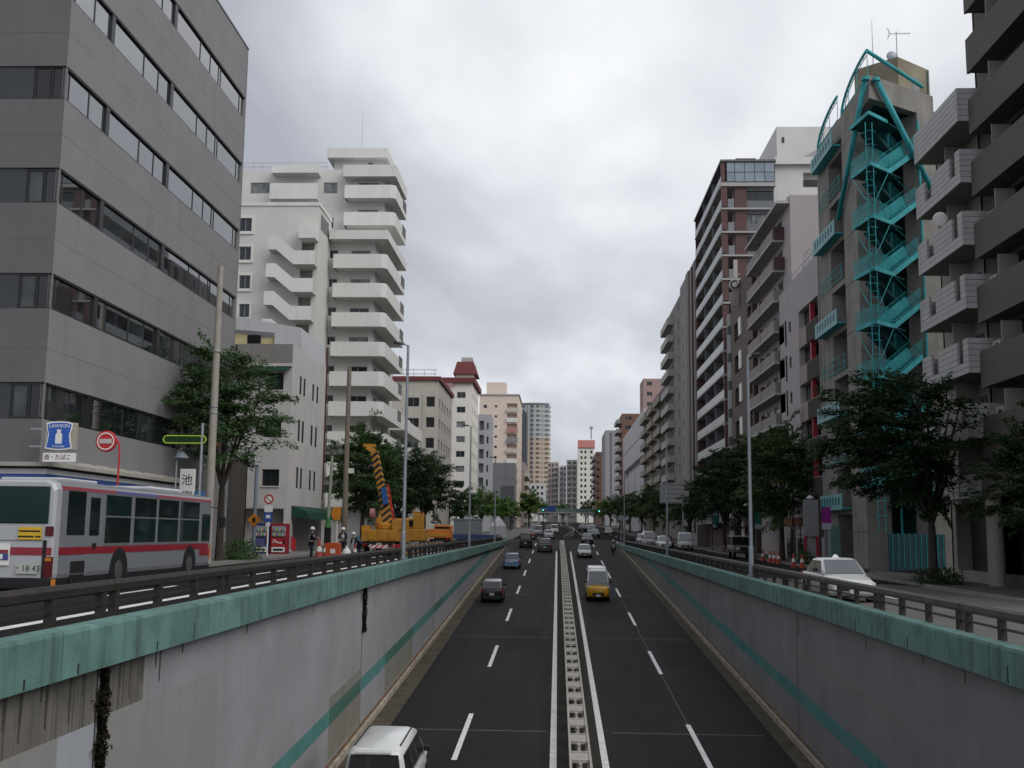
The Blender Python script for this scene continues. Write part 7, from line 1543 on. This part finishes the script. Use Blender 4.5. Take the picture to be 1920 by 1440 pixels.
# ornamental lamps with banners on the right pavement
def banner_lamp(label, x, y, col, cn):
    t = thing('banner_lamp', label, 'street lamp', (x, y, gR(y)+.13), 0, 'banner lamps on the right pavement'); m = mat('dark_lamp_iron', (.03,.035,.035), rough=.5)
    MB().path([(0,0,0),(0,0,4.2),(-.08,0,4.5),(-.35,0,4.62),(-.6,0,4.5)], .06, 8).build('post', m, t); MB().lathe([(.05,.18),(.22,.06),(.26,0),(.2,-.06),(.05,-.08)], (-.6,0,4.32), 14).build('lamp_shade', mat('pale_lamp', (.5,.5,.48)), t)
    MB().box(.09,.69,-.01,.01,2.75,3.75).build('banner', mat('banner_'+cn, col, rough=.7, var=.1), t); MB().box(.09,.69,-.011,.011,2.35,2.748).build('banner_foot', mat('banner_lilac', (.42,.40,.50)), t); MB().tube((0,0,3.78),(.72,0,3.78),.02,n=5).tube((0,0,2.33),(.72,0,2.33),.02,n=5).build('banner_rod', m, t)
banner_lamp('iron lamp post with a purple banner before the mauve building', 16.7, 70.5, (.24,.02,.22), 'purple'); banner_lamp('iron lamp post with a green banner before the mauve block', 16.75, 94.5, (.01,.16,.12), 'green'); banner_lamp('iron lamp post with a dark teal banner farther along', 16.8, 120, (.01,.14,.13), 'teal')
# pavement-side shop boards on the right
bd = thing('shop_board', 'tall grey shop board beside a red post on the right pavement', 'sign', (17.6, 77.0, gR(77)+.13)); MB().box(-.5,.5,-.1,.1,1.9,4.4).build('board', mat('grey_board', (.25,.25,.26)), bd); MB().box(-.3,.4,-.06,.06,.5,1.7).build('lower_board', MATS['grey_board'], bd); MB().box(.3,.5,-.15,.1,-.1,1.9).box(-.5,-.35,-.1,.05,-.1,1.9).build('posts', M_REDC, bd)
pq_ = thing('phone_box', 'pale teal slim kiosk standing before the turquoise building', 'kiosk', (18.2, 73.0, gR(73)+.13)); MB().box(-.35,.35,-.3,.3,0,2.6).build('cabinet', mat('pale_teal_cabinet', (.14,.26,.23), var=.12), pq_, bevel=.03); MB().box(-.3,.3,-.31,-.302,.3,2.3).build('door', MATS['pale_teal_cabinet'], pq_)
# ground-floor shop fronts of the mauve and brown buildings
for rt, x, ys_, z in ((r3l, 18.79, (79.5,83.5,87.5), gR(84)), (r4, 18.98, (), 0)):
    for y in ys_: rt.lbox('shop_front', x-.06, x-.003, y, y+3.2, z+.2, z+2.7, G_DARK); rt.lbox('shop_sign', x-.25, x-.003, y, y+3.2, z+2.75, z+3.4, mat('brown_sign', (.16,.07,.04)))

# ================================================================== vending machines, roadworks, people
def vending(label, x, y, body, accent):
    t = thing('vending_machine', label, 'vending machine', (x, y, gp(-1,y)), 0, 'drink machines at the beige building'); MB().box(-.5,.5,-.35,.35,0,1.83).build('cabinet', body, t, bevel=.02)
    MB().box(-.42,.42,-.372,-.352,1.02,1.68).build('display_window', mat('display_glass', (.30,.36,.38), rough=.1, spec=.6), t)
    cols = [(.5,.06,.05),(.1,.2,.5),(.55,.45,.1),(.1,.35,.15),(.5,.5,.5)]
    for r_ in range(2):
        MB().box(-.42,.42,-.378,-.373,1.30-r_*.27,1.335-r_*.27).build('shelf_strip', M_TRIM, t)
        for k in range(8): MB().lathe([(.03,0),(.034,.01),(.034,.14),(.02,.17)], (-.36+k*.103,-.385,1.34-r_*.27), 8).build('drink_sample', mat('drink_%d' % ((k+r_*3) % 5), cols[(k+r_*3) % 5], rough=.3), t)
    MB().box(-.42,.42,-.372,-.352,.46,.92).build('front_panel', accent, t); MB().box(-.40,.40,-.374,-.352,.12,.42).build('lower_panel', M_WHITE if accent != M_WHITE else body, t); MB().box(-.3,.3,-.385,-.375,.2,.32).build('dispensing_slot', M_TRIM, t); MB().box(.28,.4,-.385,-.373,.6,.88).build('coin_panel', M_TRIM, t)
    return t
v1 = vending('blue drinks vending machine at the beige building', -17.95, 66.2, mat('vend_blue', (.035,.04,.16), rough=.4), mat('vend_violet', (.10,.11,.26), rough=.4)); v2 = vending('red drinks vending machine at the beige building', -16.85, 66.2, mat('vend_red', (.30,.02,.035), rough=.4), mat('vend_bright_red', (.42,.03,.04), rough=.4))
mb = MB(); pts = [(-.34,.6),(-.28,.8),(-.2,.78),(-.16,.62),(-.05,.7),(.02,.58),(.12,.66),(.22,.56)]
for a, b_ in zip(pts[:-1], pts[1:]): mb.tube((a[0],-.376,a[1]+.05),(b_[0],-.376,b_[1]+.05),.028,n=5)
mb.build('white_swash', M_WHITE, v2)
for i, (x, y, lab) in enumerate(((-16.15,66.1,'red flag-like pennant post beside the red vending machine'),)):
    t = thing('pennant_post', lab, 'pennant', (x, y, gp(-1,y))); MB().tube((0,0,0),(0,0,1.5),.02,n=6).build('post', M_STEEL, t); MB().prism([(-.05,.3),(.3,.2),(.32,.9),(-.05,1.1)], 'y', -.01,.01).build('pennant', M_RED, t)
def cone_mesh(): return MB().lathe([(.02,.0),(.19,.0),(.19,.03),(.14,.035),(.035,.70),(.02,.71)], n=12)
M_CONER = mat('faded_red_cone', (.40,.07,.05), rough=.6, var=.1)
def cone(label, x, y, z, s=1., grp='traffic cones at the roadworks'):
    t = thing('traffic_cone', label, 'cone', (x,y,z), 0, grp); t.scale = (s,)*3
    link('cone_body', cached('cone', lambda: cone_mesh().mesh('cone', True)), M_CONER, t); link('white_sleeve', cached('conew', lambda: MB().lathe([(.108,.28),(.078,.46)], n=12).mesh('sl')), M_WHITE, t)
cone('tall orange cone beside the worker in navy', -13.15, 60.3, gL(60), 1.55); cone('orange cone between the striped barrier and the crane truck', -12.2, 66, gL(66), 1.1); cone('orange cone behind the tall orange cone', -13.5, 63.5, gL(63), 1.2)
ob = thing('orange_water_barrier', 'orange plastic barrier with a white label beside the workers', 'barrier', (-12.75, 62.3, gL(62)))
MB().loft([[(-.5*w,-.22,z),(.5*w,-.22,z),(.5*w,.22,z),(-.5*w,.22,z)] for z, w in ((0,1.05),(.25,1.0),(.3,.85),(.85,.78),(.9,.6))]).build('shell', mat('barrier_orange', (.50,.085,.025), rough=.6, var=.1), ob, bevel=.02); MB().box(-.14,.14,-.24,-.225,.3,.55).build('white_label', M_WHITE, ob)
sb = thing('sandbag', 'white sandbag at the feet of the worker with a reflective vest', 'bag', (-12.25, 63.6, gL(63))); MB().lathe([(.02,0),(.28,.05),(.3,.25),(.18,.5),(.06,.62),(.1,.7)], n=12).build('bag', M_WHITE, sb, smooth=True)
def barricade(label, x, y, z, m, grp, rot=0, w=1.2):
    t = thing('barricade', label, 'barricade', (x,y,z), rot, grp)
    link('plank', cached(('bk',w,m.name), lambda: MB().box(-w/2,w/2,-.02,.02,.62,.8).mesh('p')), m, t); link('plank', cached(('bk2',w,m.name), lambda: MB().box(-w/2,w/2,-.02,.02,.3,.45).mesh('p')), m, t)
    for sx in (-w/2+.1, w/2-.1):
        link('leg', cached('bkl', lambda: MB().beam((0,-.25,0),(0,0,.85),.04,.04).beam((0,.25,0),(0,0,.85),.04,.04).mesh('l')), M_STEEL, t, (sx,0,0))
for i in range(9): barricade('yellow and black barricade along the roadworks edge', -8.5-.1*i, 63+i*3.1, gL(63+i*3), M_HAZ, 'yellow and black barricades along the roadworks edge', R(86), 1.4)
barricade('red and white barricade in front of the crane truck', -10.2, 62.5, gL(62), M_HAZR, None, .2, 1.1); barricade('red barricade standing next to the red and white barricade', -9.4, 65.5, gL(65), M_RED, None, -.3, 1.0)
for i in range(6): barricade('pinkish barricade on the right pavement edge before the dark red tower', 16.0, 104+i*2.4, gR(104+i*2.4), mat('pink_barricade', (.42,.14,.13), var=.1), 'pinkish barricades on the right pavement edge', R(82), 1.3)
for i, (x, y, l_) in enumerate(((16.0,86.5,'red and white cone before the brown sign'),(15.9,81.5,'red cone near the green shrub'),(15.95,80.2,'red cone behind the green shrub'),(15.9,83.0,'orange cone between the two red cones'),(15.9,72.3,'red cone near the purple banner lamp'),(15.5,73.0,'second red cone near the purple banner lamp'))): cone(l_, x, y, gR(y), 1.25, 'cones on the right pavement edge')
for i in range(3): cone('orange cone by the end of the left ramp wall', -8.2-.3*i, 158+i*5, gL(158+i*5), 1.3, 'cones at the end of the left ramp wall')
# site office and white tent at the far end of the left street
so = thing('site_hut', 'grey glazed site hut with a blue skirt at the far end of the left street', 'hut', (-13.2, 168, gL(168))); MB().box(-2.6,1.6,-1.5,1.5,0,3.0).build('walls', mat('hut_grey', (.20,.23,.24), rough=.3, spec=.5), so); MB().box(-2.0,1.0,-1.55,-1.51,.9,2.6).build('window', mat('hut_glazing', (.22,.26,.27), rough=.1, spec=.6), so); MB().box(-2.8,4.2,-1.9,-1.7,0,.75).build('blue_skirt', mat('hoarding_blue', (.05,.08,.20)), so); MB().box(-2.8,1.8,-1.6,1.6,3.0,3.15).build('roof', M_STEEL, so)
tn = thing('white_tent', 'white peaked tent beside the site hut', 'tent', (-9.6, 178, gL(178))); MB().loft([[(-1.3*w,-1.3*w,z),(1.3*w,-1.3*w,z),(1.3*w,1.3*w,z),(-1.3*w,1.3*w,z)] for z, w in ((0,1),(2.0,.95),(3.4,.2),(3.6,.05))]).build('canvas', mat('tent_white', (.5,.5,.52)), tn)

def skin_mesh(name, verts, edges, radii, root=0, sub=1):
    me = bpy.data.meshes.new(name); me.from_pydata([Vector(v) for v in verts], edges, []); o = bpy.data.objects.new(name, me)
    sk = o.modifiers.new('skin', 'SKIN'); sk.use_smooth_shade = True
    if not me.skin_vertices: 
        bm = bmesh.new(); bm.from_mesh(me); bm.verts.layers.skin.verify(); bm.to_mesh(me); bm.free()
    for i, r in enumerate(radii):
        q = me.skin_vertices[0].data[i]; q.radius = (r, r) if not isinstance(r, tuple) else r; q.use_root = (i == root)
    s_ = o.modifiers.new('sub', 'SUBSURF'); s_.levels = sub; s_.render_levels = sub
    m2 = bake(o); m2.materials.clear(); return m2
M_SKIN = mat('skin', (.36,.22,.16), rough=.6, var=.04); M_NAVYC = mat('navy_cloth', (.018,.022,.042), rough=.9, var=.15, scale=6); M_TEALC = mat('teal_cloth', (.035,.09,.12), rough=.9, var=.15, scale=6); M_VEST = mat('silver_vest', (.42,.44,.48), rough=.6, var=.1); M_HELM = mat('white_helmet', (.68,.68,.66), rough=.3, spec=.5)
def person(label, loc, rotz, J, top_m, vest=None, helmet=True, name='person'):
    """J: joint dictionary in metres"""
    t = thing(name, label, 'person', loc, rotz); v = [J[k] for k in ('pel','chest','neck','head','lsh','lel','lwr','lhand','rsh','rel','rwr','rhand','lhip','lkn','lan','ltoe','rhip','rkn','ran','rtoe')]
    ed = [(0,1),(1,2),(2,3),(1,4),(4,5),(5,6),(6,7),(1,8),(8,9),(9,10),(10,11),(0,12),(12,13),(13,14),(14,15),(0,16),(16,17),(17,18),(18,19)]
    rd = [.13,.14,.055,.095,.06,.045,.032,.04,.06,.045,.032,.04,.09,.06,.04,.04,.09,.06,.04,.04]
    link('body', skin_mesh('body', v, ed, rd), M_SKIN, t)
    ix = lambda *k: [J[q] for q in k]
    link('jacket', skin_mesh('jacket', ix('pel','chest','neck2','lsh','lel','lwr','rsh','rel','rwr'), [(0,1),(1,2),(1,3),(3,4),(4,5),(1,6),(6,7),(7,8)], [.165,.175,.07,.085,.068,.052,.085,.068,.052]), top_m, t)
    link('trousers', skin_mesh('trousers', ix('pel','lhip','lkn','lan','rhip','rkn','ran'), [(0,1),(1,2),(2,3),(0,4),(4,5),(5,6)], [.155,.115,.085,.065,.115,.085,.065]), M_NAVYC, t)
    for s_ in ('l','r'):
        a, b_ = Vector(J[s_+'an']), Vector(J[s_+'toe']); link('shoe', skin_mesh('shoe', [a-Vector((0,0,.02)), a.lerp(b_,.6), b_], [(0,1),(1,2)], [.06,.055,.045]), M_TRIM, t)
    hd = Vector(J['head']); nk = Vector(J['neck'])
    if helmet:
        MB().lathe([(.145,-.01),(.15,0),(.135,.02),(.128,.06),(.10,.11),(.05,.14),(.01,.145)], n=16).build('helmet', M_HELM, t, smooth=True, loc=hd+Vector((0,0,.05)))
        MB().prism([(-.09,.0),(.09,0),(.07,.09),(-.07,.09)], 'z', 0,.015).build('helmet_peak', M_HELM, t, loc=hd+Vector((0,.11,.045)))
    f = Vector((0,.09,0))
    MB().lathe([(.005,0),(.014,.0),(.016,.02),(.006,.035)], n=6).build('nose', M_SKIN, t, loc=hd+f+Vector((0,.005,-.035)))
    for sx in (-.032,.032): MB().lathe([(.002,-.008),(.011,0),(.002,.008)], n=6).build('eye', M_TRIM, t, loc=hd+f+Vector((sx,-.006,.01)))
    MB().box(-.025,.025,-.004,.004,-.004,.004).build('mouth', mat('lip', (.22,.08,.07)), t, loc=hd+f+Vector((0,-.002,-.062)))
    for sx in (-.095,.095): MB().lathe([(.005,-.025),(.015,0),(.005,.028)], n=6).build('ear', M_SKIN, t, loc=hd+Vector((sx,0,-.01)))
    if vest: link('vest', skin_mesh('vest', [Vector(J['pel'])+Vector((0,0,.1)), J['chest'], Vector(J['neck2'])-Vector((0,0,.03))], [(0,1),(1,2)], [.185,.198,.12]), vest, t)
    for s_ in ('l','r'):
        h, w_ = Vector(J[s_+'hand']), Vector(J[s_+'wr']); d = (h-w_).normalized()
        for k in range(4): o = Vector((.022*(k-1.5),0,0)); link('finger', skin_mesh('finger', [h+o, h+o+d*.045, h+o+d*.075+Vector((0,.02,0))], [(0,1),(1,2)], [.011,.010,.008]), M_SKIN, t)
        link('thumb', skin_mesh('thumb', [w_.lerp(h,.6), w_.lerp(h,.8)+Vector((0,.04,0)), h+Vector((0,.06,0))], [(0,1),(1,2)], [.013,.012,.01]), M_SKIN, t)
    return t
J0 = dict(pel=(0,0,.93), chest=(0,.02,1.26), neck=(0,.02,1.46), neck2=(0,.02,1.44), head=(0,.04,1.60), lsh=(-.19,.02,1.38), lel=(-.25,.03,1.10), lwr=(-.22,.14,.88), lhand=(-.21,.17,.80), rsh=(.19,.02,1.38), rel=(.25,.03,1.10), rwr=(.22,.14,.88), rhand=(.21,.17,.80), lhip=(-.10,0,.86), lkn=(-.11,.03,.47), lan=(-.11,0,.07), ltoe=(-.12,.17,.035), rhip=(.10,0,.86), rkn=(.11,.03,.47), ran=(.12,0,.07), rtoe=(.14,.17,.035))
J1 = dict(J0, rel=(.27,.1,1.14), rwr=(.16,.30,1.16), rhand=(.10,.34,1.20), lel=(-.27,.06,1.12), lwr=(-.16,.26,1.05), lhand=(-.10,.30,1.06))
J2 = dict(J0, rel=(.24,.13,1.12), rwr=(.08,.22,1.26), rhand=(.02,.22,1.32), lel=(-.25,.10,1.10), lwr=(-.10,.22,1.05), lhand=(-.02,.24,1.05))
J3 = dict(J0, pel=(0,-.12,.88), chest=(0,.22,1.12), neck=(0,.36,1.24), neck2=(0,.34,1.22), head=(0,.46,1.32), lsh=(-.19,.28,1.20), lel=(-.23,.42,.95), lwr=(-.18,.50,.72), lhand=(-.17,.53,.65), rsh=(.19,.28,1.20), rel=(.23,.42,.95), rwr=(.18,.50,.72), rhand=(.17,.53,.65), lhip=(-.10,-.10,.82), lkn=(-.12,.06,.46), rhip=(.10,-.10,.82), rkn=(.12,.06,.46))
person('worker with a silver vest and white helmet facing the road beside the tall cone', (-13.75, 61.0, gL(61)), R(-75), J1, M_NAVYC, M_VEST); person('worker with a silver vest and white helmet holding a hand to the chest', (-12.75, 65.0, gL(65)), R(170), J2, M_NAVYC, M_VEST); person('worker in a teal jacket and white helmet bending over behind the crane truck', (-12.75, 70.2, gL(70)), R(60), J3, M_TEALC)
# motorbike and its rider
mk = thing('motorbike', 'dark motorbike coming down the right edge of the ramp', 'motorbike', (7.0, 138, roadz(138)), math.pi)
for y in (-.62,.66):
    t_ = link('wheel', cached('mbw', lambda: MB().lathe([(.2,-.05),(.29,-.05),(.3,0),(.29,.05),(.2,.05)], n=18, axis='x').mesh('w')), M_TYRE, mk, (0,y,.3)); h_ = link('rim', cached('mbr', lambda: MB().lathe([(.02,-.03),(.2,-.03),(.2,.03),(.02,.03)], n=12, axis='x').mesh('r')), M_RIM); h_.parent = t_
MB().loft([[(-w,y,z0),(w,y,z0),(w*.8,y,z1),(-w*.8,y,z1)] for y, w, z0, z1 in ((-.8,.08,.65,.85),(-.3,.16,.4,.8),(.1,.18,.35,.82),(.45,.14,.5,.98),(.62,.1,.75,1.05))]).build('frame_and_tank', C_BLACK, mk); MB().box(-.13,.13,-.75,-.05,.8,.9).build('saddle', M_TRIM, mk, bevel=.02); MB().tube((-.34,.42,1.08),(.34,.42,1.08),.018,n=6).build('handlebar', M_TRIM, mk); MB().beam((0,.45,1.05),(0,.66,.32),.08,.06).build('fork', M_STEEL, mk); MB().lathe([(.02,0),(.09,0),(.09,.06),(.02,.08)], (0,.62,.9), 12, 'y').build('headlight', M_HEAD, mk); MB().hexa([(-.2,.5,.95),(.2,.5,.95),(.2,.55,.95),(-.2,.55,.95)],[(-.14,.4,1.3),(.14,.4,1.3),(.14,.44,1.3),(-.14,.44,1.3)]).build('windshield', G_CAR, mk)
J4 = dict(J0, pel=(0,-.38,.98), chest=(0,-.22,1.28), neck=(0,-.12,1.45), neck2=(0,-.13,1.43), head=(0,-.06,1.58), lsh=(-.19,-.16,1.38), lel=(-.30,.08,1.18), lwr=(-.31,.32,1.12), lhand=(-.31,.40,1.11), rsh=(.19,-.16,1.38), rel=(.30,.08,1.18), rwr=(.31,.32,1.12), rhand=(.31,.40,1.11), lhip=(-.12,-.32,.92), lkn=(-.24,.06,.72), lan=(-.20,-.18,.36), ltoe=(-.21,-.02,.30), rhip=(.12,-.32,.92), rkn=(.24,.06,.72), ran=(.20,-.18,.36), rtoe=(.21,-.02,.30))
person('motorbike rider in dark clothes and a pale helmet', (7.0, 138, roadz(138)), math.pi, J4, mat('brown_jacket', (.10,.055,.03), rough=.9))
